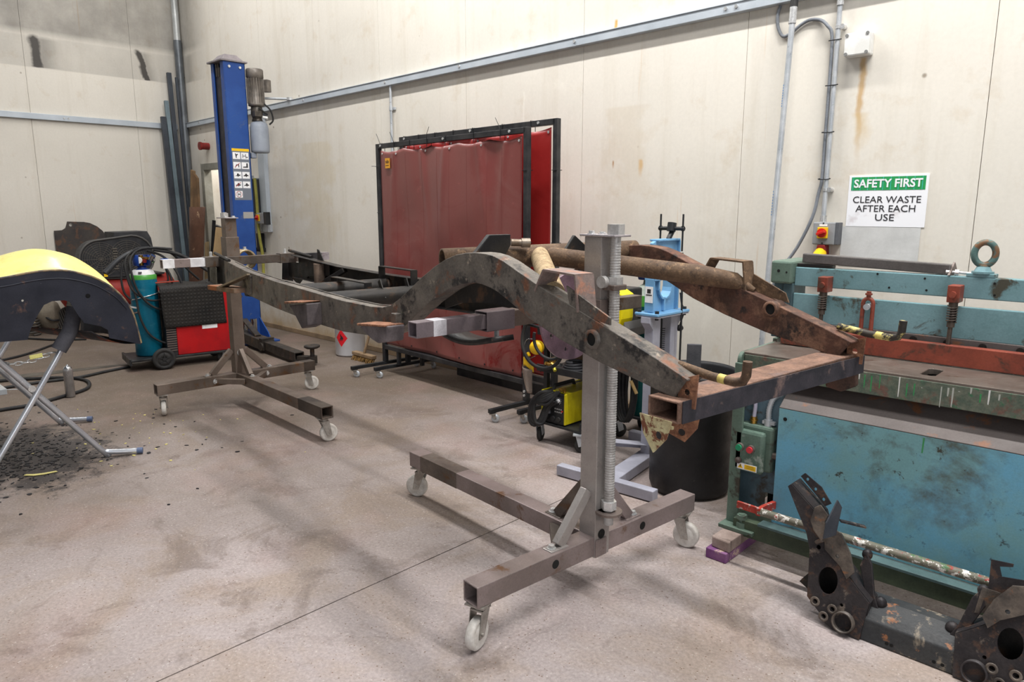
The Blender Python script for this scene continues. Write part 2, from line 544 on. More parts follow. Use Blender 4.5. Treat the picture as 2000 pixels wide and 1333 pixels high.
# long wall: painted sheets with open joints, and a doorway near the corner
GAP = 0.0016
seams = [WX, -9.52, -8.285, -7.10, -5.95, -4.723, -3.455, -2.18, -0.875, 0.40, 1.65, 2.9]
DX0, DX1, DZ = -10.04, -9.10, 2.03
mb = MB()
for a, b in zip(seams, seams[1:]):
    for lo, hi in ((a, min(b, DX0)), (max(a, DX0), min(b, DX1)), (max(a, DX1), b)):
        if hi - lo < 0.01: continue
        z0 = DZ if lo >= DX0 - 0.001 and hi <= DX1 + 0.001 else 0.0
        x0 = lo + (GAP if lo == a else 0)
        x1 = hi - (GAP if hi == b else 0)
        mb.box(x0, x1, WY, WY + 0.03, z0, 5.2)
o = build('wall_back', mb, wall_material('painted_sheet', soot=(0, (-9.6, -10.2, 0.0, 0.9), [(-10.25, 0.0, 0.30, 0.5)]), streaks=[(-1.485, 2.315, 1.72, 0.022, 0.75, lin(186, 146, 84)), (-1.47, 2.02, 1.80, 0.05, 0.4, lin(196, 164, 104)), (-3.164, 2.79, 2.66, 0.018, 0.9, lin(196, 150, 66)), (-2.97, 2.72, 2.65, 0.014, 0.7, lin(196, 150, 66)), (-2.925, 1.83, 1.70, 0.020, 0.7, lin(204, 158, 84)), (-3.164, 1.83, 1.77, 0.012, 0.8, lin(160, 110, 60)), (-4.05, 2.4, 1.9, 0.015, 0.35, lin(236, 232, 222)), (-3.05, 2.2, 1.2, 0.25, 0.22, lin(190, 170, 138)), (-7.2, 2.2, 0.4, 0.5, 0.3, lin(196, 178, 140))]), origin=(0, 0, 0)); o['kind'] = 'structure'
mb = MB()
mb.box(WX - 0.2, DX0, WY + 0.03, WY + 0.06, 0, 5.2)
mb.box(DX1, 2.9, WY + 0.03, WY + 0.06, 0, 5.2)
mb.box(DX0, DX1, WY + 0.03, WY + 0.06, DZ, 5.2)
o = build('trim_1', mb, plain('dark_joint_backing', lin(104, 92, 78), 0.9), origin=(0, 0, 0)); o['kind'] = 'structure'
# doorway: reveal, frame and the wall of the passage behind it
mb = MB()
mb.box(DX0 - 0.02, DX1 + 0.6, WY + 0.55, WY + 0.6, 0, 2.6)
mb.box(DX0 - 0.06, DX0 - 0.02, WY + 0.06, WY + 0.6, 0, 2.6)
mb.box(DX0 - 0.02, DX1 + 0.6, WY + 0.06, WY + 0.55, 2.3, 2.34)
o = build('wall_passage', mb, wall_material('passage_paint'), origin=(0, 0, 0)); o['kind'] = 'structure'
mb = MB()
mb.box(DX0 - 0.05, DX0 + 0.035, WY - 0.02, WY + 0.09, 0, DZ + 0.05)
mb.box(DX0 + 0.035, DX1 + 0.05, WY - 0.02, WY + 0.09, DZ - 0.035, DZ + 0.05)
mb.box(DX1 - 0.035, DX1 + 0.05, WY - 0.02, WY + 0.09, 0, DZ - 0.035)
o = build('door_1', mb, worn('grey_door_frame', lin(150, 148, 138), lin(132, 130, 120), 0.6, 4, rough=0.5), origin=(0, 0, 0), bevel=0.004); o['kind'] = 'structure'

# short wall
mb = MB()
ys = [-2.5, -1.17, 0.06, 1.285, 2.505, 3.726, 4.36]
for a, b in zip(ys, ys[1:]):
    mb.box(WX - 0.03, WX, a + GAP, b - (GAP if b < 4.3 else 0), 0, 5.2)
o = build('wall_left', mb, wall_material('sooty_sheet', soot=(1, (0.5, 1.2, 0.0, 1.0), [(2.64, -0.05, 0.10, 1.6), (2.72, 0.0, 0.34, 0.62), (3.86, -0.26, 0.06, 1.7), (3.92, -0.2, 0.22, 0.55), (3.70, 0.0, 0.30, 0.3)])), origin=(0, 0, 0)); o['kind'] = 'structure'
mb = MB(); mb.box(WX - 0.06, WX - 0.03, -2.5, 4.42, 0, 5.2)
o = build('trim_2', mb, plain('dark_joint_backing_left', lin(96, 90, 78), 0.9), origin=(0, 0, 0)); o['kind'] = 'structure'
# thin concrete upstand under the sheets
mb = MB()
mb.box(DX1 + 0.06, 2.9, WY - 0.012, WY, 0, 0.055)
o = build('baseboard_back', mb, worn('upstand_concrete', lin(150, 128, 102), lin(122, 104, 84), 0.8, 4, rough=0.85), origin=(0, 0, 0), bevel=0.004); o['kind'] = 'structure'
mb = MB()
mb.box(WX, WX + 0.012, -2.5, WY, 0, 0.055)
o = build('baseboard_left', mb, worn('upstand_concrete_left', lin(130, 112, 92), lin(106, 92, 76), 0.8, 4, rough=0.85), origin=(0, 0, 0), bevel=0.004); o['kind'] = 'structure'
# dark cover strip let into the floor by the welder
mb = MB()
mb.plate([(-7.95, 0.2), (-7.62, 0.2), (-7.33, 2.45), (-7.38, 2.45)], (0, 0, 0.0), (1, 0, 0), (0, 1, 0), 0.003)
o = build('trim_3', mb, worn('floor_cover_strip', lin(72, 68, 62), lin(90, 84, 76), 0.7, 4, rough=0.6), origin=(0, 0, 0)); o['kind'] = 'structure'

# ------------------------------------------------------------------ on the walls
# long cable trunking with screws
def zr(x): return 2.66 + (x + 2.77) * 0.011
t = thing('cable_trunking', 'long grey metal cable trunking along the big back wall', 'trunking', (-4.0, WY, zr(-4.0)))
mb = MB(); mb.beam((-10.36, WY - 0.027, zr(-10.36) + 0.03), (2.8, WY - 0.027, zr(2.8) + 0.03), 0.05, 0.058)
build('channel', mb, m_trunk, t, bevel=0.003)
mb = MB(); mb.beam((-10.36, WY - 0.030, zr(-10.36) + 0.061), (2.8, WY - 0.030, zr(2.8) + 0.061), 0.057, 0.005)
build('lid', mb, m_trunk, t)
for x in (-9.95, -8.20, -7.28, -5.8, -4.75, -3.5, -2.31, -2.24, -1.95, -1.0):
    mb = MB(); mb.cyl((x, WY - 0.052, zr(x) + 0.034), (x, WY - 0.060, zr(x) + 0.034), 0.011, 10)
    build('screw', mb, m_zinc, t)
t = thing('cable_trunking', 'short grey metal cable trunking across the left wall', 'trunking', (WX, 2.0, 2.56))
mb = MB(); mb.box(WX, WX + 0.045, -2.4, WY - 0.12, 2.555, 2.625)
build('channel', mb, m_trunk, t, bevel=0.003)
for y in (0.6, 2.85, 2.90, 4.1):
    mb = MB(); mb.cyl((WX + 0.045, y, 2.59), (WX + 0.051, y, 2.59), 0.011, 10)
    build('screw', mb, m_zinc, t)
# drop trunking to the lift's switch
t = thing('drop_trunking', 'grey metal trunking dropping down the wall to the isolator beside the blue lift', 'trunking', (-8.31, WY, 1.28))
mb = MB(); mb.box(-8.385, -8.235, WY - 0.055, WY, 1.235, zr(-8.3))
build('channel', mb, m_trunk, t, bevel=0.003)
mb = MB(); mb.box(-8.40, -8.22, WY - 0.062, WY - 0.0, 1.20, 1.30)
build('end_box', mb, m_galv, t, bevel=0.003)

# conduit above the welding screens
t = thing('conduit', 'thin galvanised conduit running down behind the red welding screens', 'conduit', (-5.745, WY, 1.0))
mb = MB(); mb.tube([(-5.745, WY - 0.03, 0.7), (-5.745, WY - 0.03, zr(-5.745))], 0.0125, 10)
build('tube', mb, m_galv, t)
for z in (2.42, 1.6):
    mb = MB(); mb.cyl((-5.745, WY - 0.03, z - 0.02), (-5.745, WY - 0.03, z + 0.02), 0.018, 12)
    mb.box(-5.785, -5.705, WY - 0.012, WY, z - 0.012, z + 0.012)
    build('saddle', mb, m_galv, t)

# conduit, isolator and cable right of the guillotine
t = thing('conduit', 'galvanised conduit with black ties dropping to the red and yellow isolator', 'conduit', (-1.627, WY, 1.42))
mb = MB(); mb.tube([(-1.627, WY - 0.035, 1.41), (-1.627, WY - 0.035, zr(-1.627))], 0.0135, 12)
build('tube', mb, m_galv, t)
mb = MB(); mb.cyl((-1.627, WY - 0.035, 2.60), (-1.627, WY - 0.035, 2.645), 0.019, 12)
build('coupling', mb, m_zinc, t)
mb = MB(); mb.cyl((-1.627, WY - 0.035, 1.412), (-1.627, WY - 0.035, 1.45), 0.019, 12); build('coupling', mb, m_zinc, t)
for z in (2.485, 1.598):
    mb = MB(); mb.cyl((-1.627, WY - 0.035, z - 0.008), (-1.627, WY - 0.035, z + 0.008), 0.017, 12)
    mb.cyl((-1.605, WY - 0.045, z), (-1.605, WY, z), 0.014, 12)
    build('saddle', mb, m_zinc, t)
cab = [(-1.977, WY - 0.02, 2.664), (-1.992, WY - 0.016, 2.61), (-1.985, WY - 0.014, 2.545), (-1.955, WY - 0.014, 2.492), (-1.915, WY - 0.014, 2.495), (-1.853, WY - 0.014, 2.536), (-1.80, WY - 0.014, 2.555), (-1.74, WY - 0.015, 2.545), (-1.69, WY - 0.035, 2.505), (-1.660, WY - 0.03, 2.44),
       (-1.655, WY - 0.03, 2.2), (-1.655, WY - 0.03, 1.9), (-1.655, WY - 0.03, 1.66), (-1.668, WY - 0.03, 1.58), (-1.69, WY - 0.04, 1.44), (-1.76, WY - 0.06, 1.26), (-1.86, WY - 0.08, 1.09), (-1.9, WY - 0.08, 0.92)]
mb = MB(); mb.tube(smooth_path(cab, 5), 0.0095, 8)
tag(build('supply_cable', mb, worn('grey_cable', lin(128, 132, 138), lin(110, 114, 120), 0.5, 6, rough=0.5)), 'grey cable looping beside the galvanised conduit above the green guillotine', 'cable')
for k, z in enumerate((2.421, 2.179, 1.922, 1.66)):
    mb = MB(); mb.tube(circle3 := [V((-1.641 + 0.034 * math.cos(a), WY - 0.033 + 0.021 * math.sin(a), z + 0.004 * math.sin(a))) for a in [2 * math.pi * i / 14 for i in range(14)]], 0.0028, 5, closed=True)
    build('cable_tie', mb, m_black_plastic, t)

def isolator(t, x0, x1, z0, z1, face, knob_x, knob_z, s=1.0, back=0.0):
    mb = MB(); mb.box(x0, x1, face, WY - back, z0, z1)
    build('enclosure', mb, m_grey_plastic, t, bevel=0.006)
    mb = MB(); mb.box(knob_x - 0.030 * s, knob_x + 0.030 * s, face - 0.012, face, knob_z - 0.032 * s, knob_z + 0.032 * s)
    build('yellow_plate', mb, m_yellow_plastic, t, bevel=0.003)
    mb = MB(); mb.cyl((knob_x, face - 0.012, knob_z), (knob_x, face - 0.026, knob_z), 0.026 * s, 20)
    mb.obox((knob_x, face - 0.034, knob_z), (0.94, 0, 0.34), (0, 1, 0), (-0.34, 0, 0.94), 0.024 * s, 0.012, 0.007 * s)
    build('rotary_handle', mb, m_red_plastic, t, bevel=0.002)

t = thing('isolator_switch', 'grey isolator switch with red handle on yellow plate, left of the safety sign', 'switch', (-1.61, WY, 1.28))
isolator(t, -1.672, -1.546, 1.283, 1.412, WY - 0.065, -1.612, 1.352)
mb = MB(); mb.box(-1.635, -1.59, WY - 0.067, WY - 0.0645, 1.390, 1.402); build('label_strip', mb, m_paper, t)
for z in (1.407, 1.292):
    mb = MB(); mb.cyl((-1.612, WY - 0.064, z), (-1.612, WY - 0.068, z), 0.005, 8); build('screw', mb, m_ink, t)
mb = MB(); mb.box(-1.546, -1.527, WY - 0.06, WY, 1.285, 1.412); build('side_plate', mb, worn('dark_grey_plastic', lin(92, 94, 98), rough=0.5), t, bevel=0.003)

t = thing('wall_socket', 'red industrial socket with yellow rim below the isolator', 'socket', (-1.62, WY, 1.16))
mb = MB(); mb.plate([(-1.655, 1.17), (-1.585, 1.17), (-1.595, 1.282), (-1.640, 1.282)], (0, WY - 0.0, 0), (1, 0, 0), (0, 0, 1), 0.07)
mb.box(-1.655, -1.585, WY - 0.07, WY, 1.10, 1.17)
build('body', mb, m_dark_red, t, bevel=0.006)
mb = MB(); mb.cyl((-1.62, WY - 0.055, 1.235), (-1.62, WY - 0.115, 1.20), 0.034, 18); build('rim', mb, m_yellow_plastic, t)

t = thing('junction_box', 'pale square junction box with four screws high on the wall', 'junction box', (-1.51, WY, 2.31))
mb = MB(); mb.box(-1.575, -1.442, WY - 0.05, WY, 2.315, 2.436); build('base', mb, m_white, t, bevel=0.008)
mb = MB(); mb.box(-1.575, -1.442, WY - 0.075, WY - 0.052, 2.315, 2.436); build('lid', mb, m_white, t, bevel=0.008)
for x in (-1.562, -1.455):
    for z in (2.327, 2.424):
        mb = MB(); mb.cyl((x, WY - 0.074, z), (x, WY - 0.079, z), 0.009, 12); build('screw', mb, plain('screw_grey', lin(120, 120, 118), 0.5), t)

# safety sign and the sheet under it
t = thing('safety_sign', 'white safety sign with a green heading band on the back wall', 'sign', (-1.306, WY, 1.39))
SZ0, SZ1, SX0, SX1 = 1.391, 1.675, -1.510, -1.102
mb = MB(); mb.box(SX0, SX1, WY - 0.004, WY, SZ0, SZ1)
sg = NT('sign_white')
c = sg.mix(sg.ramp(sg.noise(7, 6, 0.7, vec=sg.mapped(loc=(0.4, 0, 0))), 0.58, 0.72, 0, 0.5), lin(240, 240, 243), lin(190, 176, 176))
build('panel', mb, sg.out(c, 0.4), t)
mb = MB(); mb.box(SX0 + 0.014, SX1 - 0.014, WY - 0.0052, WY - 0.004, 1.592, 1.665)
build('green_band', mb, plain('sign_green', lin(44, 150, 84), 0.4), t)
for k in range(10):
    x = SX0 + 0.022 + k * 0.0395
    mb = MB(); mb.box(x, x + 0.0022, WY - 0.0057, WY - 0.0052, 1.592, 1.665)
    build('crease_line', mb, plain('sign_blue_line', lin(70, 190, 190), 0.4) if k == 0 else bpy.data.materials['sign_blue_line'], t)
ex, ez = (1, 0, 0), (0, 0, 1)
for txt, sz, z, w, bold, mat in (('SAFETY FIRST', 0.062, 1.6085, 0.352, 0.0016, m_paper), ('CLEAR WASTE', 0.052, 1.523, 0.350, 0, m_ink), ('AFTER EACH', 0.052, 1.474, 0.308, 0, m_ink), ('USE', 0.052, 1.425, 0.098, 0, m_ink)):
    build('lettering', text_mb(txt, sz, (-1.306, WY - (0.0064 if bold else 0.0052), z), ex, ez, bold, w), mat, t)
mb = MB(); mb.box(-1.530, -1.118, WY - 0.003, WY, 1.165, SZ0 - 0.001)
tag(build('backing_sheet', mb, worn('grey_sheet', lin(206, 206, 204), lin(192, 192, 190), 0.6, 4, rough=0.5, grain=0.03)), 'plain pale grey sheet fixed to the wall under the safety sign', 'sheet')

# pole leaning in front of the trunking
t = thing('metal_pole', 'long galvanised scaffold pole with a black rubber tip leaning on the back wall', 'pole', (-1.86, 4.17, 0))
mb = MB(); mb.tube([(-1.862, 4.08, 0.0), (-1.862, 4.262, 2.64)], 0.0165, 14); build('tube', mb, m_galv, t)
mb = MB(); mb.cyl((-1.862, 4.2545, 2.53), (-1.862, 4.2607, 2.62), 0.021, 14); build('sleeve', mb, m_zinc, t)
mb = MB(); mb.cyl((-1.862, 4.2607, 2.62), (-1.862, 4.2655, 2.69), 0.022, 14); build('rubber_tip', mb, m_black_rubber, t)
for z0, z1 in ((2.07, 2.2), (1.45, 1.6)):
    mb = MB()
    for k in range(9):
        z = z0 + (z1 - z0) * k / 9
        y = 4.08 + 0.182 * z / 2.64
        mb.lathe([(0.0168, 0), (0.0168, 0.009)], (-1.862, y, z), (0, 0.068, 1), 8, a0=3.6, a1=4.5)
    build('blue_print', mb, plain('blue_print', lin(70, 130, 190), 0.5), t)

# red stub on the wall by the doorway
t = thing('pipe_stub', 'dull red round wall plug high beside the doorway', 'pipe stub', (-9.85, WY, 2.27))
mb = MB(); mb.cyl((-9.83, WY, 2.30), (-9.83, WY - 0.10, 2.30), 0.045, 18); mb.cyl((-9.83, WY - 0.10, 2.30), (-9.83, WY - 0.125, 2.30), 0.053, 18)
build('body', mb, m_dark_red, t)
mb = MB(); mb.cyl((-9.83, WY - 0.122, 2.30), (-9.83, WY - 0.127, 2.30), 0.035, 16); build('face', mb, worn('dusty_red', lin(112, 52, 46), rough=0.7), t)

# lift control gear on the wall
t = thing('control_cabinet', 'tall dark grey control cabinet on the wall behind the blue lift', 'cabinet', (-8.58, WY, 1.40))
mb = MB(); mb.box(-8.70, -8.42, WY - 0.15, WY, 1.43, 1.83); build('body', mb, worn('cabinet_grey', lin(84, 86, 90), lin(74, 76, 80), 0.5, 5, rough=0.5), t, bevel=0.006)
mb = MB(); mb.box(-8.70, -8.42, WY - 0.16, WY, 1.832, 1.845); mb.cyl((-8.52, WY - 0.1, 1.845), (-8.52, WY - 0.1, 1.875), 0.05, 14); build('top_cap', mb, m_galv, t)
t = thing('breaker_box', 'small white box under the dark control cabinet', 'box', (-8.57, WY, 1.2))
mb = MB(); mb.box(-8.66, -8.50, WY - 0.09, WY, 1.205, 1.39); build('body', mb, m_white, t, bevel=0.005)
mb = MB(); mb.box(-8.70, -8.665, WY - 0.07, WY, 1.22, 1.40); build('side_module', mb, m_black_plastic, t)
t = thing('socket_pair', 'two small white sockets with dark cables below the white box', 'socket', (-8.57, WY, 1.0))
for x in (-8.66, -8.53):
    mb = MB(); mb.box(x - 0.045, x + 0.045, WY - 0.05, WY, 1.0, 1.11); build('socket', mb, m_white, t, bevel=0.004)
mb = MB(); mb.box(-8.60, -8.42, WY - 0.04, WY, 0.95, 1.0); mb.box(-8.50, -8.44, WY - 0.08, WY - 0.0, 0.98, 1.18); build('dark_plug', mb, m_black_plastic, t, bevel=0.004)
mb = MB(); mb.tube(smooth_path([(-8.6, WY - 0.06, 1.2), (-8.56, WY - 0.09, 1.12), (-8.60, WY - 0.07, 1.0), (-8.68, WY - 0.06, 0.9), (-8.72, WY - 0.06, 0.78)], 5), 0.012, 8); build('cable', mb, m_black_rubber, t)
mb = MB(); mb.tube(smooth_path([(-8.40, WY - 0.10, 1.84), (-8.385, WY - 0.10, 1.6), (-8.40, WY - 0.09, 1.2), (-8.42, WY - 0.05, 0.9), (-8.45, WY - 0.04, 0.6), (-8.44, WY - 0.04, 0.4)], 6), 0.019, 8)
tag(build('yellow_hose', mb, worn('yellow_green_hose', lin(168, 162, 78), lin(140, 136, 66), 0.6, 5, rough=0.5)), 'faded yellow hose hanging down the wall beside the control cabinet', 'hose')
t = thing('isolator_switch', 'small isolator switch with red and yellow knob beside the blue lift', 'switch', (-8.28, WY, 1.28))
isolator(t, -8.37, -8.21, 1.30, 1.43, WY - 0.12, -8.335, 1.37, 1.25, 0.063)
mb = MB(); mb.box(-8.205, -8.14, WY - 0.12, WY - 0.063, 1.29, 1.44); build('side_plate', mb, m_black_plastic, t, bevel=0.004)
t = thing('conduit_elbow', 'dark bent conduit elbow low on the wall by the yellow hose', 'conduit', (-8.65, WY, 0.85))
mb = MB(); mb.tube(smooth_path([(-8.56, WY, 0.86), (-8.56, WY - 0.07, 0.86), (-8.60, WY - 0.11, 0.865), (-8.72, WY - 0.12, 0.885)], 5), 0.021, 10); build('tube', mb, m_black_rubber, t)
# bracing rod from the lift to the trunking
t = thing('brace_rod', 'thin steel rod from the lift motor to the wall trunking', 'rod', (-7.75, WY - 0.1, 2.7))
mb = MB(); mb.tube([(-7.82, 4.02, 2.69), (-7.58, WY - 0.06, 2.683)], 0.014, 10); build('rod', mb, m_galv, t)
mb = MB(); mb.cyl((-7.57, WY - 0.045, zr(-7.57) + 0.063), (-7.57, WY - 0.045, zr(-7.57) + 0.093), 0.035, 16); build('boss', mb, m_zinc, t)

a_ = area('passage_fill', (-9.5, 4.72, 2.28), (0.8, 0.15), 7, color=(1.0, 0.97, 0.92))  # unseen light added to brighten the passage behind the doorway
# galvanised downpipe in the corner
t = thing('corner_pipe', 'steel conduit pipe standing upright in the corner of the hall', 'pipe', (-10.42, 4.24, 0))
mb = MB(); mb.tube([(-10.415, 4.298, 0), (-10.415, 4.298, 3.72)], 0.052, 16); build('lower_pipe', mb, worn('dull_steel_pipe', lin(112, 116, 120), lin(94, 98, 102), 0.6, 3, rough=0.4, metal=0.5), t)
mb = MB(); mb.tube([(-10.415, 4.298, 3.72), (-10.415, 4.298, 5.2)], 0.044, 16); build('upper_pipe', mb, worn('light_steel_pipe', lin(182, 184, 182), lin(160, 162, 160), 0.6, 3, rough=0.4, metal=0.3), t)
# ------------------------------------------------------------------ rotisserie stands
m_caster = worn('white_caster', lin(222, 218, 212), lin(190, 184, 176), 0.8, 14, rough=0.5, grain=0.08, bump=0.1)
m_fork = worn('caster_fork', lin(176, 172, 166), lin(140, 134, 126), 0.8, 16, rough=0.4, metal=0.55)
m_rod = worn('threaded_rod', lin(186, 184, 182), lin(160, 157, 154), 0.6, 12, rough=0.4, metal=0.25)
m_stand = worn('mill_steel_tube', lin(146, 132, 130), lin(122, 110, 106), 0.9, 3.5, rust=lin(104, 76, 56), rust_at=0.68, rough=0.36, metal=0.25, grain=0.1, bump=0.06)
m_stand_light = worn('brushed_steel_tube', lin(164, 158, 154), lin(140, 132, 128), 0.9, 3.5, rough=0.33, metal=0.3, grain=0.08, bump=0.05)
m_stand_r = worn('dull_steel_tube', lin(124, 110, 100), lin(98, 86, 77), 0.9, 3.5, rust=lin(104, 76, 52), rust_at=0.66, rough=0.45, metal=0.35, grain=0.1, bump=0.06)

def caster(root, x, y, ztop, swivel, r=0.058, w=0.034, mats=(None, None), name='caster'):
    wm, fm = mats[0] or m_caster, mats[1] or m_fork
    sx, sy = math.cos(swivel), math.sin(swivel)          # trailing direction
    ax = V((-sy, sx, 0))
    c = V((x + sx * 0.028, y + sy * 0.028, r))
    mb = MB()
    mb.obox((x, y, ztop - 0.003), (sx, sy, 0), ax, (0, 0, 1), 0.045, 0.038, 0.003)
    mb.cyl((x, y, ztop - 0.006), (x, y, ztop - 0.024), 0.026, 14)
    top = V((x, y, ztop - 0.024))
    for s in (-1, 1):
        o = c + ax * (s * (w / 2 + 0.006))
        a = top + ax * (s * (w / 2 + 0.006))
        d = V((sx, sy, 0))
        k = a - o
        lx = k.dot(d)
        mb.plate([(-0.016, -0.014), (0.016, -0.014), (lx + 0.026, k.z), (lx - 0.028, k.z)], o - ax * 0.0015, d, (0, 0, 1), 0.003)
    mb.obox(top + V((0, 0, -0.003)), (sx, sy, 0), ax, (0, 0, 1), 0.028, w / 2 + 0.0075, 0.003)
    mb.cyl(c - ax * (w / 2 + 0.012), c + ax * (w / 2 + 0.012), 0.006, 8)
    fork = build(name, mb, fm, root, world=False)
    mb = MB()
    mb.lathe([(0.008, -w / 2), (r * 0.62, -w / 2), (r * 0.72, -w / 2 + 0.003), (r * 0.86, -w / 2), (r, -w / 2 + 0.006), (r, w / 2 - 0.006), (r * 0.86, w / 2), (r * 0.72, w / 2 - 0.003), (r * 0.62, w / 2), (0.008, w / 2)], c, ax, 26)
    build('wheel', mb, wm, fork, world=False)
    return fork

def bolt(root, p, n, r=0.011, l=0.012, mat=None, name='bolt'):
    p, n = V(p), V(n).normalized()
    mb = MB()
    mb.cyl(p, p + n * 0.003, r * 1.5, 14)
    mb.cyl_flat(p + n * 0.003, p + n * l, r, 6)
    return build(name, mb, mat or m_zinc, root, world=False)

BZ = 0.205     # beam axis height
def stand_base(label, loc, rz, mat, mat2, leg_len, leg_y, swiv):
    t = thing('rotisserie_stand', label, 'stand', loc, rz, 'rotisserie stands under the chassis')
    mb = MB(); mb.rhs((0, -0.615, BZ), (0, 0.615, BZ), 0.08, 0.078, 0.006)
    build('base_beam', mb, mat, t, world=False, bevel=0.004)
    mb = MB(); mb.rhs((0.04, 0, BZ), (leg_len, leg_y, BZ), 0.08, 0.078, 0.006)
    build('long_leg', mb, mat, t, world=False, bevel=0.004)
    caster(t, 0, -0.57, 0.166, swiv[0]); caster(t, 0, 0.57, 0.166, swiv[1]); caster(t, leg_len - 0.05, leg_y, 0.166, swiv[2])
    return t

def brace(t, p0, p1, mat, w=0.045, h=0.032):
    mb = MB(); mb.beam(p0, p1, w, h, (0, 1, 0) if abs((V(p1) - V(p0)).y) < 0.05 else (1, 0, 0))
    d = (V(p1) - V(p0)); d.z = 0; d = d.normalized()
    foot = V(p0) - d * 0.012
    mb.obox(foot + V((0, 0, -0.006)), d, (-d.y, d.x, 0), (0, 0, 1), 0.045, 0.026, 0.004)
    build('brace', mb, mat, t, world=False, bevel=0.003)
    bolt(t, foot - d * 0.022 + V((0, 0, -0.002)), (0, 0, 1), 0.012, 0.014)

# ---- stand at the front end (nearest the camera); local +x runs along its long leg
FS = (-1.592, 2.128, 0.0); FR = R(174.6)
t = stand_base('nearer rotisserie stand with pale steel post and tall threaded rod', FS, FR, m_stand, m_stand_light, 1.27, 0.0, (R(200), R(110), R(30)))
mb = MB(); mb.rhs((0, 0, 0.158), (0, 0, 1.395), 0.083, 0.083, 0.005, up=(1, 0, 0))
build('post', mb, m_stand_light, t, world=False, bevel=0.004)
mb = MB(); mb.obox((-0.02, 0.0, 1.399), (1, 0, 0), (0, 1, 0), (0, 0, 1), 0.085, 0.045, 0.004)
build('top_plate', mb, m_raw, t, world=False, bevel=0.002)
bolt(t, (0.025, 0.022, 1.403), (0, 0, 1), 0.011, 0.012)
bolt(t, (0.010, -0.02, 1.403), (0, 0, 1), 0.011, 0.008)
mb = MB(); mb.tube([(-0.072, 0.0, 0.30 + 0.002 * 0), (-0.072, 0.0, 1.40)], 0.019, 14)
rod = build('lift_screw', mb, m_rod, t, world=False)
mb = MB()
for k in range(100):
    z = 0.40 + k * 0.0098
    mb.lathe([(0.019, 0), (0.0205, 0.0024), (0.019, 0.0048)], (-0.072, 0.0, z), (0, 0, 1), 14)
build('thread', mb, m_rod, rod, world=False)
mb = MB(); mb.cyl_flat((-0.072, 0, 1.403), (-0.072, 0, 1.440), 0.032, 6)
build('drive_nut', mb, m_rod, t, world=False, bevel=0.002)
mb = MB(); mb.cyl_flat((-0.072, 0, 0.362), (-0.072, 0, 0.395), 0.030, 6)
build('lower_nut', mb, m_zinc, t, world=False, bevel=0.002)
mb = MB(); mb.cyl((-0.072, 0, 0.345), (-0.072, 0, 0.355), 0.052, 20); mb.obox((-0.045, 0, 0.350), (1, 0, 0), (0, 1, 0), (0, 0, 1), 0.03, 0.03, 0.005)
build('thrust_plate', mb, m_mill, t, world=False)
mb = MB(); mb.cyl((-0.0425, 0.005, 0.25), (-0.0432, 0.005, 0.25), 0.019, 18)
build('post_hole', mb, m_hole, t, world=False)
mb = MB(); mb.box(-0.047, -0.0415, -0.022, 0.040, 0.16, 0.232)
build('weld_plate', mb, m_stand, t, world=False, bevel=0.002)
for y in (-0.30, 0.20):
    mb = MB(); mb.cyl((-0.040, -y - 0.05, BZ), (-0.0408, -y - 0.05, BZ), 0.017, 18)
    build('beam_hole', mb, m_hole, t, world=False)
brace(t, (0, 0.20, 0.25), (0, 0.05, 0.43), m_stand_light)
brace(t, (0, -0.20, 0.25), (0, -0.05, 0.43), m_stand)
brace(t, (0.20, 0, 0.25), (0.05, 0, 0.43), m_mill_dark)
for s in (-1, 1):
    mb = MB(); mb.beam((0.03, s * 0.17, BZ), (0.19, s * 0.035, BZ), 0.04, 0.04)
    build('corner_brace', mb, m_mill_dark, t, world=False, bevel=0.003)
# darker, scorched length of the leg
mb = MB(); mb.rhs((0.86, 0, BZ), (1.17, 0, BZ), 0.0808, 0.0788, 0.001)
build('dark_band', mb, m_mill_dark, t, world=False)
# carriage, rotating disc and the long cross arm which carries the frame
mb = MB(); mb.rhs((0, 0, 1.00), (0, 0, 1.17), 0.104, 0.104, 0.009, up=(1, 0, 0)); mb.box(-0.10, -0.045, -0.035, 0.035, 1.205, 1.225)
build('carriage', mb, m_mill, t, world=False, bevel=0.003)
mb = MB(); mb.cyl_flat((-0.072, 0, 1.225), (-0.072, 0, 1.252), 0.031, 6); mb.cyl((-0.055, 0.055, 1.235), (-0.055, 0.035, 1.235), 0.022, 14)
build('carriage_nut', mb, m_rod, t, world=False, bevel=0.002)
mb = MB(); mb.cyl((0.05, 0, 1.085), (0.245, 0, 1.085), 0.040, 18)
build('spindle', mb, m_mill_dark, t, world=False)
mb = MB()
outer = [(0.17 * math.cos(R(a)), 0.17 * math.sin(R(a))) for a in range(0, 360, 8)]
mb.plate(outer, (0.135, 0, 1.085), (0, 1, 0), (0, 0, 1), 0.010, holes=[circle(0.13 * math.cos(R(a)), 0.13 * math.sin(R(a)), 0.010, 10) for a in range(15, 375, 45)])
build('index_disc', mb, worn('violet_scale_steel', lin(150, 122, 136), lin(118, 96, 106), 0.8, 8, rough=0.4, metal=0.4), t, world=False)
m_arm = worn('violet_mill_steel', lin(128, 116, 120), lin(104, 94, 96), 0.9, 6, rough=0.34, metal=0.3, grain=0.1)
AX = 0.272; AZ = 1.085
mb = MB(); mb.rhs((AX, -0.36, AZ), (AX, 0.30, AZ), 0.062, 0.062, 0.005)
build('cross_arm', mb, m_stand_r, t, world=False, bevel=0.003)
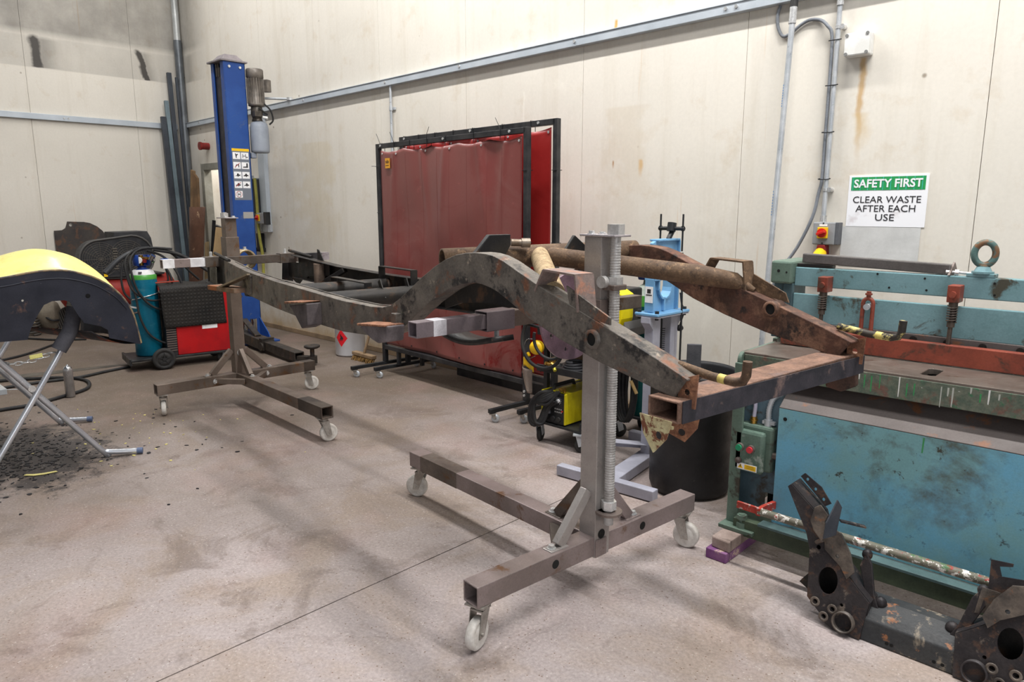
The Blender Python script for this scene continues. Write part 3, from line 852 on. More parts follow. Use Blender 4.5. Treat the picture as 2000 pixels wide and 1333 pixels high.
for s in (-1, 1):
    mb = MB(); mb.rhs((AX, s * 0.24, AZ), (AX, 0.645 if s > 0 else -0.55, AZ), 0.055, 0.055, 0.005)
    a = build('sliding_arm', mb, m_arm if s > 0 else m_mill_dark, t, world=False, bevel=0.003)
    mb = MB(); mb.rhs((AX, s * 0.21, AZ), (AX, s * 0.345, AZ), 0.074, 0.074, 0.005)
    build('clamp_sleeve', mb, m_arm if s > 0 else m_mill, t, world=False, bevel=0.003)
    for y in (0.235, 0.305):
        bolt(t, (AX + 0.037, s * y, AZ), (1, 0, 0), 0.012, 0.030)
    bolt(t, (AX, s * 0.27, AZ - 0.037), (0, 0, -1), 0.010, 0.030)
mb = MB(); mb.rhs((AX, 0.52, AZ), (AX, 0.575, AZ), 0.0558, 0.0558, 0.001)
build('white_paint_band', mb, worn('sprayed_white', lin(206, 204, 208), lin(170, 166, 172), 0.8, 10, rough=0.5), t, world=False)

# ---- stand at the far (narrow) end of the chassis
t = stand_base('farther rotisserie stand at the narrow end with short brown post', (-5.285, 2.452, 0.0), R(-3.2), m_stand_r, m_stand_r, 1.37, 0.0, (R(160), R(60), R(80)))
mb = MB(); mb.rhs((0, 0, 0.158), (0, 0, 1.415), 0.083, 0.083, 0.005, up=(1, 0, 0))
build('post', mb, m_stand_r, t, world=False, bevel=0.004)
mb = MB(); mb.obox((-0.02, 0.0, 1.419), (1, 0, 0), (0, 1, 0), (0, 0, 1), 0.095, 0.045, 0.004)
build('top_plate', mb, m_raw, t, world=False, bevel=0.002)
for p in ((0.02, -0.03), (0.02, 0.03)):
    bolt(t, (p[0], p[1], 1.423), (0, 0, 1), 0.012, 0.012)
mb = MB(); mb.tube([(-0.072, 0.0, 0.32), (-0.072, 0.0, 1.46)], 0.018, 12)
build('lift_screw', mb, m_rod, t, world=False)
mb = MB(); mb.cyl_flat((-0.072, 0, 1.423), (-0.072, 0, 1.455), 0.03, 6)
build('drive_nut', mb, m_rod, t, world=False)
mb = MB(); mb.rhs((0, 0, 1.00), (0, 0, 1.28), 0.100, 0.100, 0.008, up=(1, 0, 0))
build('carriage', mb, m_stand_r, t, world=False, bevel=0.003)
mb = MB(); mb.pipe((-0.06, 0.10, 1.105), (0.045, 0.10, 1.105), 0.078, 0.062, 24)
build('pivot_ring', mb, worn('tan_steel_ring', lin(176, 158, 122), lin(128, 112, 88), 0.8, 8, rough=0.4, metal=0.4), t, world=False)
bolt(t, (0.02, 0.10, 1.183), (0, 0, 1), 0.012, 0.02)
bolt(t, (0.0415, 0, 0.40), (1, 0, 0), 0.016, 0.014)
brace(t, (0, 0.21, 0.25), (0, 0.05, 0.42), m_stand_r)
brace(t, (0, -0.21, 0.25), (0, -0.05, 0.42), m_stand_r)
brace(t, (0.21, 0, 0.25), (0.05, 0, 0.42), m_stand_r)
for s in (-1, 1):
    mb = MB(); mb.beam((0.03, s * 0.19, BZ), (0.20, s * 0.035, BZ), 0.04, 0.04)
    build('corner_brace', mb, m_stand_r, t, world=False, bevel=0.003)
    bolt(t, (0.041, s * 0.20, BZ), (1, 0, 0), 0.014, 0.013)
mb = MB(); mb.rhs((1.05, 0, BZ), (1.372, 0, BZ), 0.0808, 0.0788, 0.001)
build('dark_band', mb, worn('dark_burnt_steel', lin(60, 52, 48), lin(84, 74, 66), 0.8, 5, rough=0.45, metal=0.35), t, world=False)
mb = MB(); mb.rhs((0, 0.52, BZ), (0, 0.618, BZ), 0.0808, 0.0788, 0.001)
build('dark_band', mb, bpy.data.materials['dark_burnt_steel'], t, world=False)
RX, RZ = 0.082, 1.108
mb = MB(); mb.rhs((RX, -0.20, RZ), (RX, 0.50, RZ), 0.062, 0.062, 0.005)
build('cross_arm', mb, m_mill_dark, t, world=False, bevel=0.003)
m_spray = worn('sprayed_white_matt', lin(228, 228, 232), lin(196, 194, 198), 0.7, 8, rough=0.55, grain=0.05)
mb = MB(); mb.rhs((RX, -0.525, RZ), (RX, -0.12, RZ), 0.055, 0.060, 0.005)
build('sliding_arm', mb, m_stand, t, world=False, bevel=0.003)
for a, b in ((-0.522, -0.445), (-0.337, -0.225)):
    mb = MB(); mb.rhs((RX, a, RZ), (RX, b, RZ), 0.0558, 0.0608, 0.001)
    build('white_paint_band', mb, m_spray, t, world=False)
mb = MB(); mb.rhs((RX, 0.46, RZ), (RX, 0.755, RZ), 0.055, 0.060, 0.005)
build('sliding_arm', mb, m_black_paint, t, world=False, bevel=0.003)
mb = MB(); mb.rhs((RX, 0.69, RZ), (RX, 0.756, RZ), 0.0558, 0.0608, 0.001)
build('grey_paint_band', mb, m_raw, t, world=False)
for s, y in ((-1, -0.17), (1, 0.40)):
    mb = MB(); mb.rhs((RX, y - 0.065, RZ), (RX, y + 0.065, RZ), 0.074, 0.074, 0.005)
    build('clamp_sleeve', mb, m_mill_dark, t, world=False, bevel=0.003)
    bolt(t, (RX, y - 0.01, RZ + 0.037), (0, 0, 1), 0.011, 0.035)
    bolt(t, (RX + 0.037, y + 0.075 * (1 if s < 0 else 1.6), RZ + 0.012), (1, 0, 0), 0.016, 0.03)

# ------------------------------------------------------------------ the chassis
CH = V((-5.18, 2.62, 0.0)); CA = R(-8.2)
m_rail = worn('weathered_rail_grey', lin(116, 109, 101), lin(88, 83, 78), 0.9, 9, rust=lin(124, 84, 64), rust_at=0.665, rust_soft=0.06, rust_scale=9, rough=0.5, metal=0.1, grain=0.22, bump=0.3,
             extra=[(lin(50, 48, 48), 10, 0.635, 0.06), (lin(152, 140, 126), 22, 0.70, 0.04)])
m_rail_rust = worn('rusty_red_rail', lin(98, 66, 54), lin(72, 54, 46), 0.9, 7, rust=lin(124, 92, 74), rust_at=0.62, rust_soft=0.08, rust_scale=9, rough=0.7, metal=0.05, grain=0.2, bump=0.35,
                  extra=[(lin(44, 38, 36), 10, 0.64, 0.06)])
m_rust = worn('orange_rust', lin(138, 96, 74), lin(106, 74, 58), 0.9, 8, rust=lin(170, 122, 92), rust_at=0.6, rust_soft=0.1, rust_scale=26, rough=0.85, grain=0.25, bump=0.5, bump_scale=110)
m_tube_rust = worn('rusty_tube', lin(108, 86, 66), lin(84, 66, 52), 0.9, 14, rust=lin(140, 112, 84), rust_at=0.66, rust_soft=0.08, rust_scale=34, rough=0.75, grain=0.25, bump=0.4, extra=[(lin(62, 50, 42), 16, 0.66, 0.07)])
m_tube_pale = worn('pale_rust_tube', lin(176, 154, 120), lin(146, 124, 94), 0.9, 40, rust=lin(104, 80, 58), rust_at=0.66, rust_scale=38, rough=0.8, grain=0.22, bump=0.4)
m_black_oily = worn('black_oily_steel', lin(33, 32, 33), lin(47, 44, 41), 0.8, 7, rust=lin(82, 62, 48), rust_at=0.67, rough=0.45, metal=0.2, grain=0.12, bump=0.2)
m_pink = worn('etched_pink_steel', lin(142, 124, 117), lin(116, 102, 98), 0.9, 9, rust=lin(166, 120, 100), rust_at=0.62, rough=0.6, metal=0.1, grain=0.18, bump=0.25)
t = thing('vehicle_chassis', 'rusty bare vehicle chassis frame with two high arched side rails', 'chassis', CH, CA)
CT = [(0.03, 1.135), (0.30, 1.118), (0.757, 1.089), (1.36, 1.076), (1.945, 1.075), (2.40, 1.072), (2.70, 1.076), (2.80, 1.083), (2.875, 1.100), (2.95, 1.135), (3.035, 1.182), (3.13, 1.236), (3.228, 1.285), (3.30, 1.314), (3.366, 1.333), (3.43, 1.343), (3.492, 1.347), (3.545, 1.346), (3.594, 1.340), (3.65, 1.325), (3.717, 1.300), (3.843, 1.255), (3.992, 1.209), (4.147, 1.161), (4.295, 1.114), (4.40, 1.077)]
CB = [(0.03, 0.957), (0.30, 0.950), (0.757, 0.935), (1.36, 0.918), (1.945, 0.915), (2.40, 0.925), (2.72, 0.948), (2.83, 0.964), (2.915, 0.990), (3.00, 1.035), (3.09, 1.09), (3.17, 1.138), (3.245, 1.175), (3.30, 1.201), (3.36, 1.222), (3.42, 1.237), (3.47, 1.243), (3.52, 1.242), (3.57, 1.234), (3.61, 1.224), (3.66, 1.205), (3.775, 1.155), (3.92, 1.110), (4.09, 1.068), (4.25, 1.040), (4.36, 1.02)]
def vrail(u): return 0.300 + 0.061 * max(0, min(u, 2.3)) if u < 2.3 else 0.440
def strip(mb, A, B):
    """thin plate between two rows of points A and B (lists of [outer, inner] point pairs)"""
    n = len(A)
    vs_ = []
    for i in range(n): vs_ += [A[i][0], A[i][1], B[i][1], B[i][0]]
    fs = []
    for i in range(n - 1):
        for k in range(4):
            k2 = (k + 1) % 4
            fs.append((i * 4 + k, i * 4 + k2, i * 4 + 4 + k2, i * 4 + 4 + k))
    fs += [(0, 1, 2, 3), ((n - 1) * 4 + 3, (n - 1) * 4 + 2, (n - 1) * 4 + 1, (n - 1) * 4)]
    mb.add(vs_, fs)
def rail(side, mat, k0=0, k1=99):
    W, TH = 0.066, 0.006
    CT_, CB_ = CT[k0:k1], CB[k0:k1]
    mb = MB()
    def P(q, d): return V((q[0], side * (vrail(q[0]) - d), q[1]))
    n = len(CT_)
    strip(mb, [(P(CT_[i], 0), P(CT_[i], TH)) for i in range(n)], [(P(CB_[i], 0), P(CB_[i], TH)) for i in range(n)])
    dn = V((0, 0, -TH))
    strip(mb, [(P(CT_[i], 0), P(CT_[i], 0) + dn) for i in range(n)], [(P(CT_[i], W), P(CT_[i], W) + dn) for i in range(n)])
    strip(mb, [(P(CB_[i], 0), P(CB_[i], 0) - dn) for i in range(n)], [(P(CB_[i], W), P(CB_[i], W) - dn) for i in range(n)])
    j = max(0, 7 - k0)
    if n > j + 1: strip(mb, [(P(CT_[i], W - TH), P(CT_[i], W)) for i in range(j, n)], [(P(CB_[i], W - TH), P(CB_[i], W)) for i in range(j, n)])
    return build('side_rail', mb, mat, t, world=False, bevel=0.003)
rail(-1, m_rail)
rail(1, m_black_oily, 0, 9)
rail(1, m_rail_rust, 8)
def cp(u, v, z): return V((u, v, z))
# weld seam along the straight part of the near rail's top flange
mb = MB(); mb.tube([cp(u, -(vrail(u) - 0.05), z + 0.002) for u, z in CT[1:8]], 0.004, 6)
build('weld_seam', mb, m_rail, t, world=False)
# black dumb irons at the narrow end: deep plates under the rails
for s in (-1, 1):
    mb = MB()
    mb.plate([(-0.19, 1.068), (0.03, 1.068), (0.03, 1.134), (0.25, 1.120), (0.60, 1.095), (0.60, 1.01), (0.20, 0.975), (0.16, 0.945), (0.08, 0.94), (0.02, 0.905), (-0.05, 0.908), (-0.19, 0.955)], (0, s * 0.305 - (0.006 if s > 0 else 0), 0), (1, 0, 0), (0, 0, 1), 0.006 if s < 0 else -0.006)
    build('dumb_iron_plate', mb, m_black_oily, t, world=False)
    mb = MB(); mb.plate([(-0.03, 0.905), (0.06, 0.925), (0.05, 1.06), (-0.03, 1.066)], (-0.19 + 0.0, s * 0.30, 0), (0, -s, 0), (0, 0, 1), 0.006)
    mb.tube([cp(-0.12, s * 0.285, 1.160), cp(0.28, s * 0.305, 1.128)], 0.012, 8)
    build('end_flange', mb, m_black_oily, t, world=False)
# louvred end plate on the near side
mb = MB()
ex_ = V((0.34, 0.20, 0)).normalized()
hol = [[(0.045 + k * 0.035, -0.075), (0.060 + k * 0.035, -0.075), (0.060 + k * 0.035, -0.015), (0.045 + k * 0.035, -0.015)] for k in range(4)]
mb.plate([(0, -0.11), (0.21, -0.10), (0.20, 0.03), (0, 0.045)], cp(-0.13, -0.325, 1.06), (0.96, -0.05, -0.12), (0, 0.05, 1), 0.004, holes=hol)
build('louvred_plate', mb, worn('grimy_green_grey', lin(96, 92, 80), lin(64, 60, 52), 0.8, 8, rough=0.6), t, world=False)
mb = MB(); mb.plate([(0, -0.115), (0.25, -0.105), (0.24, -0.098), (0, -0.108)], cp(-0.13, -0.33, 1.06), (0.96, -0.05, -0.12), (0, 0.05, 1), 0.03)
build('louvre_lip', mb, m_black_oily, t, world=False)
# near gusset and shelf bracket above the far stand
mb = MB()
mb.plate([(0.0, 0.0), (0.34, -0.005), (0.37, 0.115), (0.26, 0.115), (0.10, 0.03)], cp(0.53, -0.352, 0.955), (1, 0, 0), (0, 0.0, 1), 0.012)
build('gusset', mb, m_rail, t, world=False, bevel=0.002)
mb = MB(); mb.beam(cp(0.42, -0.455, 0.965), cp(0.78, -0.39, 0.968), 0.10, 0.032)
build('shelf_bracket', mb, worn('dusty_rust_bracket', lin(128, 104, 86), lin(92, 80, 70), 0.8, 9, rust=lin(140, 88, 58), rust_at=0.6, rough=0.8, bump=0.4), t, world=False, bevel=0.004)
mb = MB(); mb.beam(cp(0.62, -0.455, 0.985), cp(0.86, -0.345, 1.078), 0.075, 0.010)
build('sloping_strap', mb, worn('dusty_tan_strap', lin(146, 130, 108), lin(112, 100, 84), 0.8, 7, rough=0.7), t, world=False)
# body outriggers sticking out of the near rail, torn and rusty
mb = MB()
mb.plate([(0, 0), (0.24, 0.035), (0.24, -0.075), (0.16, -0.10), (0.05, -0.02)], cp(1.90, -0.425, 1.0), (1, 0, 0), (0, 0, 1), 0.08)
build('outrigger', mb, worn('torn_outrigger', lin(92, 84, 84), lin(70, 64, 66), 0.9, 9, rough=0.7, bump=0.5), t, world=False, bevel=0.006)
mb = MB(); mb.plate([(0, 0), (0.24, 0.03), (0.245, 0.035), (0.0, 0.012)], cp(1.88, -0.425, 1.008), (1, 0, 0), (0, 0, 1), 0.095)
build('outrigger_top', mb, m_rust, t, world=False, bevel=0.003)
mb = MB()
mb.plate([(0, 0), (0.10, -0.035), (0.16, -0.045), (0.23, -0.03), (0.245, 0.035), (0.02, 0.012)], cp(2.775, -0.455, 1.005), (1, 0, 0), (0, 0, 1), 0.08)
build('outrigger', mb, worn('torn_outrigger_pale', lin(122, 114, 116), lin(88, 82, 84), 0.9, 11, rough=0.7, bump=0.5), t, world=False, bevel=0.006)
mb = MB(); mb.plate([(0, 0), (0.24, 0.025), (0.24, 0.033), (0.0, 0.01)], cp(2.77, -0.455, 1.012), (1, 0, 0), (0, 0, 1), 0.09)
build('outrigger_top', mb, m_rust, t, world=False, bevel=0.003)
mb = MB(); mb.beam(cp(2.93, -0.455, 1.05), cp(2.97, -0.455, 1.05), 0.03, 0.055)
build('outrigger_lug', mb, m_rail, t, world=False, bevel=0.003)
# mid cross tubes with box straps
for (u0, z) in ((1.42, 1.005), (1.86, 1.000)):
    mb = MB(); mb.tube([cp(u0, -(vrail(u0) - 0.05), z), cp(u0, vrail(u0) - 0.05, z)], 0.050, 20)
    build('mid_cross_tube', mb, m_black_oily, t, world=False)
def strap(u0, u1, v, z0, z1, w=0.045, th=0.006):
    mb = MB()
    mb.beam(cp(u0, v, z1), cp(u1, v, z1), w, th)
    mb.beam(cp(u0, v, z0), cp(u0, v, z1), w, th, up=(1, 0, 0))
    mb.beam(cp(u1, v, z0), cp(u1, v, z1), w, th, up=(1, 0, 0))
    build('box_strap', mb, m_black_oily, t, world=False)
strap(1.34, 1.80, 0.0, 1.0, 1.075)
strap(1.40, 1.80, 0.30, 1.0, 1.13)
for (u0, v0, du) in ((1.84, 0.05, 0.06), (1.84, 0.22, 0.05)):
    mb = MB(); mb.beam(cp(u0, v0, 1.09), cp(u0 + du, v0, 0.99), 0.03, 0.006, up=(0, 1, 0))
    build('tie_strap', mb, m_black_oily, t, world=False)
# front engine bearer: post and round crossmember near the narrow end of the far rail
mb = MB(); mb.cyl(cp(0.47, 0.28, 0.90), cp(0.47, 0.28, 1.09), 0.042, 18)
build('upright_tube', mb, worn('dusty_brown_tube', lin(126, 108, 94), lin(92, 78, 68), 0.8, 8, rough=0.75), t, world=False)
mb = MB(); mb.tube(smooth_path([cp(0.50, 0.29, 0.92), cp(0.55, 0.10, 0.915), cp(0.58, -0.12, 0.91), cp(0.60, -0.30, 0.94)], 6), 0.034, 14)
build('engine_crossmember', mb, m_black_oily, t, world=False)
mb = MB(); mb.beam(cp(0.62, 0.15, 0.92), cp(0.86, 0.30, 1.07), 0.05, 0.03)
build('diagonal_brace', mb, m_black_oily, t, world=False, bevel=0.003)
mb = MB(); mb.plate([(0, 0), (0.11, 0), (0.08, 0.03), (0.03, 0.075), (0, 0.08)], cp(0.36, 0.32, 1.11), (1, 0, 0), (0, 0, 1), 0.006, holes=[circle(0.03, 0.05, 0.008, 8)])
build('mount_lug', mb, m_black_oily, t, world=False)
# inner webs below the near arch
mb = MB(); mb.plate([(3.12, 1.17), (3.22, 1.215), (3.38, 1.262), (3.52, 1.262), (3.72, 1.19), (3.60, 1.155), (3.407, 1.157), (3.24, 1.140), (3.12, 1.105)], cp(0, -0.325, 0), (1, 0, 0), (0, 0, 1), 0.006)
build('arch_web', mb, m_black_oily, t, world=False)
mb = MB()
mb.grid(lambda a, b: cp(3.05 + 0.42 * a, -0.36 + 0.10 * b, 1.032 - 0.036 * math.sin(math.pi * a) + 0.0 * b), 12, 2)
build('spring_mount', mb, m_black_oily, t, world=False, solid=0.02)
# cross tube over the axle, two brace tubes, dark bracket and its bolt
mb = MB(); mb.pipe(cp(3.19, -0.385, 1.302), cp(3.415, 0.435, 1.318), 0.044, 0.037, 26)
build('axle_cross_tube', mb, m_tube_rust, t, world=False)
mb = MB(); mb.tube([cp(3.305, 0.0, 1.31), cp(3.83, -0.385, 1.235)], 0.037, 18)
build('brace_tube', mb, m_tube_pale, t, world=False)
mb = MB(); mb.tube([cp(3.31, 0.03, 1.308), cp(3.85, 0.328, 1.252), cp(3.95, 0.385, 1.235), cp(4.02, 0.405, 1.205)], [0.037, 0.037, 0.031, 0.010], 18)
build('brace_tube', mb, m_tube_rust, t, world=False)
mb = MB(); mb.plate([(-0.10, -0.01), (0.03, -0.02), (0.055, 0.02), (0.055, 0.062), (-0.035, 0.062)], cp(3.28, -0.205, 1.335), (0.15, 0.99, 0), (0, 0, 1), 0.03)
build('damper_bracket', mb, m_black_oily, t, world=False, bevel=0.003)
mb = MB(); mb.plate([(-0.06, -0.02), (0.05, -0.02), (0.05, 0.02), (0.0, 0.06)], cp(3.36, 0.125, 1.33), (0.15, 0.99, 0), (0, 0, 1), 0.02)
build('damper_bracket', mb, m_black_oily, t, world=False, bevel=0.003)
mb = MB(); mb.cyl(cp(3.30, -0.14, 1.365), cp(3.33, -0.085, 1.363), 0.014, 12); mb.cyl(cp(3.32, -0.105, 1.3635), cp(3.336, -0.075, 1.363), 0.018, 12)
build('damper_bolt', mb, worn('grimy_bolt', lin(150, 140, 128), lin(112, 96, 80), 0.8, 14, rough=0.4, metal=0.5), t, world=False)
# bump-stop hoops with gussets on both rails
def hoop(side, mat, wide):
    v = side * 0.405
    mb = MB()
    prof = [(3.805, 1.245), (3.845, 1.312), (3.985, 1.306), (4.00, 1.200)]
    th = 0.006
    for (a, b) in zip(prof, prof[1:]):
        mb.beam(cp(a[0], v, a[1]), cp(b[0], v, b[1]), wide, th, up=(0.3, 0, 1))
    build('bump_stop_hoop', mb, mat, t, world=False)
    mb = MB()
    if side < 0:
        mb.plate([(3.945, 1.272), (4.125, 1.198), (4.125, 1.178), (3.965, 1.20)], cp(0, -0.43, 0), (1, 0, 0), (0, 0, 1), 0.007)
    else:
        mb.plate([(4.00, 1.262), (4.13, 1.205), (4.145, 1.172), (4.00, 1.198)], cp(0, 0.43, 0), (1, 0, 0), (0, 0, 1), 0.007)
    build('gusset', mb, m_rail if side < 0 else m_tube_rust, t, world=False)
hoop(-1, m_pink, 0.075)
hoop(1, m_tube_rust, 0.06)
# bosses through the rails
for s, u0, z in ((-1, 4.066, 1.131), (1, 4.115, 1.152)):
    mb = MB()
    y = -0.452 if s < 0 else 0.358
    mb.pipe(cp(u0, y, z), cp(u0, y + (0.1 if s < 0 else 0.06), z), 0.028, 0.019, 22)
    b_ = build('shackle_boss', mb, m_rail if s < 0 else m_rail_rust, t, world=False)
    mb = MB(); mb.cyl(cp(u0, y + 0.006, z), cp(u0, y + 0.009, z), 0.0192, 18)
    build('boss_bore', mb, m_hole, b_, world=False)
# rear crossmember: rusty box beam, open and torn at the near end
mb = MB(); mb.rhs(cp(4.355, -0.475, 0.995), cp(4.34, 0.475, 1.0), 0.098, 0.058, 0.006)
build('end_crossmember', mb, worn('scaly_rust_beam', lin(134, 104, 88), lin(106, 82, 70), 0.9, 22, rust=lin(104, 88, 84), rust_at=0.66, rust_soft=0.1, rough=0.85, grain=0.25, bump=0.6, bump_scale=90), t, world=False, bevel=0.004)
mb = MB(); mb.box(4.4043, 4.4065, -0.46, 0.46, 0.966, 1.024)
build('painted_face', mb, worn('blue_black_paint', lin(48, 47, 53), lin(66, 62, 68), 0.8, 12, rust=lin(124, 104, 98), rust_at=0.68, rough=0.6, bump=0.3), t, world=False)
mb = MB(); mb.obox(cp(4.345, -0.475, 0.955), (1, 0, 0), (0, 1, 0), (0, 0, 1), 0.045, 0.004, 0.004)
mb.plate([(-0.045, -0.05), (-0.01, -0.095), (0.03, -0.05), (0.045, 0.0), (-0.06, 0.0)], cp(4.345, -0.478, 0.972), (1, 0, 0), (0, 0, 1), 0.005, holes=[circle(0.005, -0.045, 0.011, 12)])
build('flaking_lug', mb, worn('flaking_cream_paint', lin(200, 192, 150), lin(176, 160, 122), 0.9, 14, rust=lin(118, 74, 54), rust_at=0.60, rust_soft=0.03, rust_scale=22, rough=0.7, bump=0.5), t, world=False)
mb = MB(); mb.plate([(-0.04, -0.05), (0.01, -0.07), (0.04, -0.03), (0.045, 0.0), (-0.045, 0.0)], cp(4.36, -0.40, 0.968), (0.9, 0.35, 0), (0, 0, 1), 0.006, holes=[circle(0.0, -0.045, 0.010, 12)])
build('rusty_lug', mb, m_rust, t, world=False)
mb = MB(); mb.plate([(-0.05, -0.055), (0.0, -0.065), (0.045, -0.04), (0.04, 0.01), (-0.05, 0.0)], cp(4.36, 0.43, 0.968), (0.95, 0.25, 0), (0, 0, 1), 0.03)
build('rusty_lug', mb, m_rail_rust, t, world=False, bevel=0.004)
# upright plates joining rail ends and crossmember
for s in (-1, 1):
    mb = MB(); mb.plate([(0, 1.0), (0.05, 1.0), (0.055, 1.09), (0.0, 1.07)], cp(4.365, s * 0.425, 0), (0.9, 0.1, 0), (0, 0, 1), 0.006, holes=[circle(0.025, 1.04, 0.009, 10)])
    build('end_plate', mb, m_rust, t, world=False)
# hooked hanger rods
for s, zz in ((-1, 1.083), (1, 1.103)):
    y = -0.385 if s < 0 else 0.42
    mb = MB()
    mb.tube([cp(4.33, y, zz + 0.012), cp(4.43, y, zz), cp(4.50, y, zz - 0.002), cp(4.522, y, zz + 0.004), cp(4.53, y, zz + 0.02), cp(4.532, y, zz + 0.055)], 0.0115, 12)
    a_ = build('hanger_rod', mb, m_tube_rust if s < 0 else worn('flaked_black_rod', lin(60, 54, 48), lin(44, 42, 42), 0.8, 16, rust=lin(206, 190, 120), rust_at=0.6, rust_soft=0.03, rough=0.6), t, world=False)
    mb = MB(); mb.cyl(cp(4.455, y, zz), cp(4.475, y, zz - 0.001), 0.0122, 12)
    build('yellow_band', mb, worn('chipped_yellow', lin(214, 196, 112), lin(180, 160, 90), 0.8, 20, rough=0.6), a_, world=False)
# ------------------------------------------------------------------ the guillotine
m_teal = worn('teal_machine_paint', lin(118, 152, 158), lin(104, 138, 142), 0.8, 5, rust=lin(74, 72, 62), rust_at=0.66, rust_soft=0.06, rust_scale=10, rough=0.42, grain=0.08, bump=0.12)
m_teal_g = worn('green_machine_paint', lin(98, 118, 106), lin(82, 98, 86), 0.9, 6, rust=lin(62, 58, 50), rust_at=0.64, rust_scale=12, rough=0.5, grain=0.1, bump=0.15)
m_blue_panel = worn('blue_panel_paint', lin(120, 168, 178), lin(114, 158, 162), 0.8, 2.2, rust=lin(86, 96, 90), rust_at=0.625, rust_soft=0.10, rust_scale=3.2, rough=0.42, grain=0.07, bump=0.1,
                     extra=[(lin(66, 68, 60), 24, 0.68, 0.03), (lin(106, 166, 192), 1.6, 0.60, 0.1)])
m_bed = worn('worn_bed_steel', lin(128, 118, 110), lin(104, 94, 86), 0.9, 4, rust=lin(92, 72, 60), rust_at=0.66, rough=0.36, metal=0.5, grain=0.1, bump=0.06)
m_redlead = worn('red_lead_paint', lin(140, 70, 54), lin(118, 60, 48), 0.9, 7, rust=lin(82, 58, 48), rust_at=0.64, rough=0.5, grain=0.1, bump=0.12)
m_dusty_top = worn('dusty_dark_slope', lin(82, 74, 71), lin(98, 90, 87), 0.8, 2.5, rust=lin(122, 84, 62), rust_at=0.68, rough=0.55, grain=0.08, bump=0.08)
m_apron = worn('paint_splashed_apron', lin(108, 112, 98), lin(80, 94, 82), 0.9, 30, rust=lin(112, 84, 74), rust_at=0.64, rust_scale=9, rough=0.5, grain=0.16, bump=0.2, extra=[(lin(66, 108, 80), 20, 0.66, 0.04), (lin(190, 192, 186), 40, 0.72, 0.02)])
GX0, GX1 = -1.40, 1.35
t = thing('guillotine', 'large blue and green sheet metal guillotine with red clamp beam', 'guillotine', (-0.3, 2.9, 0.0))
# side frame with rounded shoulder, front flange, foot and jack bolt
def side(x0, x1, name='side_frame'):
    mb = MB()
    pr = [(2.86, 0.112), (3.50, 0.112), (3.50, 0.90), (3.22, 0.90), (3.22, 0.882)] + [(2.905 - 0.035 * math.sin(R(a)), 0.847 + 0.035 * math.cos(R(a))) for a in range(0, 91, 15)]
    mb.plate(pr, (x0, 0, 0), (0, 1, 0), (0, 0, 1), x1 - x0)
    return build(name, mb, m_teal_g, t, bevel=0.004)
side(GX0, GX0 + 0.018)
side(GX1 - 0.018, GX1)
mb = MB(); mb.box(GX0, GX0 + 0.052, 2.852, 2.866, 0.112, 0.84)
build('front_flange', mb, m_teal_g, t, bevel=0.004)
mb = MB(); mb.box(GX0 - 0.01, GX0 + 0.15, 2.80, 3.02, 0.095, 0.113)
build('foot_plate', mb, m_teal_g, t, bevel=0.003)
mb = MB(); mb.cyl((GX0 + 0.085, 2.83, 0.113), (GX0 + 0.085, 2.83, 0.175), 0.012, 12); mb.cyl_flat((GX0 + 0.085, 2.83, 0.113), (GX0 + 0.085, 2.83, 0.137), 0.022, 6); mb.cyl_flat((GX0 + 0.085, 2.83, 0.152), (GX0 + 0.085, 2.83, 0.172), 0.022, 6)
build('jack_bolt', mb, m_teal_g, t)
# bed with a hand slot, and its paint-splashed apron
mb = MB(); mb.plate([(GX0, 2.90), (GX1, 2.90), (GX1, 3.235), (GX0, 3.235)], (0, 0, 0.858), (1, 0, 0), (0, 1, 0), 0.024, holes=[[(-0.712, 2.965), (-0.70, 2.957), (-0.672, 2.957), (-0.662, 2.965), (-0.662, 3.085), (-0.672, 3.095), (-0.70, 3.095), (-0.712, 3.085)]])
build('bed', mb, m_bed, t, bevel=0.003)
mb = MB(); mb.box(-0.73, -0.645, 2.945, 3.105, 0.795, 0.80); mb.box(-0.73, -0.645, 3.096, 3.106, 0.80, 0.857); mb.box(-0.73, -0.645, 2.944, 2.954, 0.80, 0.857); mb.box(-0.73, -0.714, 2.954, 3.096, 0.80, 0.857); mb.box(-0.66, -0.645, 2.954, 3.096, 0.80, 0.857); build('slot_shade_box', mb, m_hole, t)  # near-black box added under the hand slot, its shade put into the colour
mb = MB(); mb.box(GX0 + 0.02, GX1 - 0.02, 2.898, 2.914, 0.786, 0.872)
build('apron', mb, m_apron, t, bevel=0.002)
rp = random.Random(3)
pm = {k: plain('drip_' + k, c, 0.5) for k, c in dict(white=lin(222, 222, 218), green=lin(58, 140, 84), yellow=lin(206, 168, 52), pale=lin(176, 178, 170)).items()}
for k, (x, col, L) in enumerate([(-0.905, 'white', 0.03), (-0.885, 'green', 0.05), (-0.86, 'green', 0.06), (-0.83, 'green', 0.055), (-0.965, 'green', 0.03), (-0.762, 'white', 0.075), (-0.735, 'green', 0.05), (-0.71, 'green', 0.045), (-0.622, 'pale', 0.075), (-0.60, 'pale', 0.03), (-0.585, 'pale', 0.07), (-0.475, 'white', 0.05), (-0.53, 'pale', 0.02), (-0.36, 'white', 0.022), (-0.33, 'yellow', 0.034), (-0.263, 'green', 0.052), (-0.445, 'pale', 0.02), (-0.50, 'green', 0.03)]):
    top = 0.872 - (rp.uniform(0, 0.02) if col in ('green', 'pale') else 0.0)
    w = rp.uniform(0.003, 0.0055)
    mb = MB(); mb.plate([(x - w / 2, top - L), (x + w * 0.2, top - L - 0.003), (x + w / 2, top - L * 0.7), (x + w * 0.6, top), (x - w * 0.6, top)], (0, 2.8975, 0), (1, 0, 0), (0, 0, 1), -0.0008)
    build('paint_drip', mb, pm[col], t)
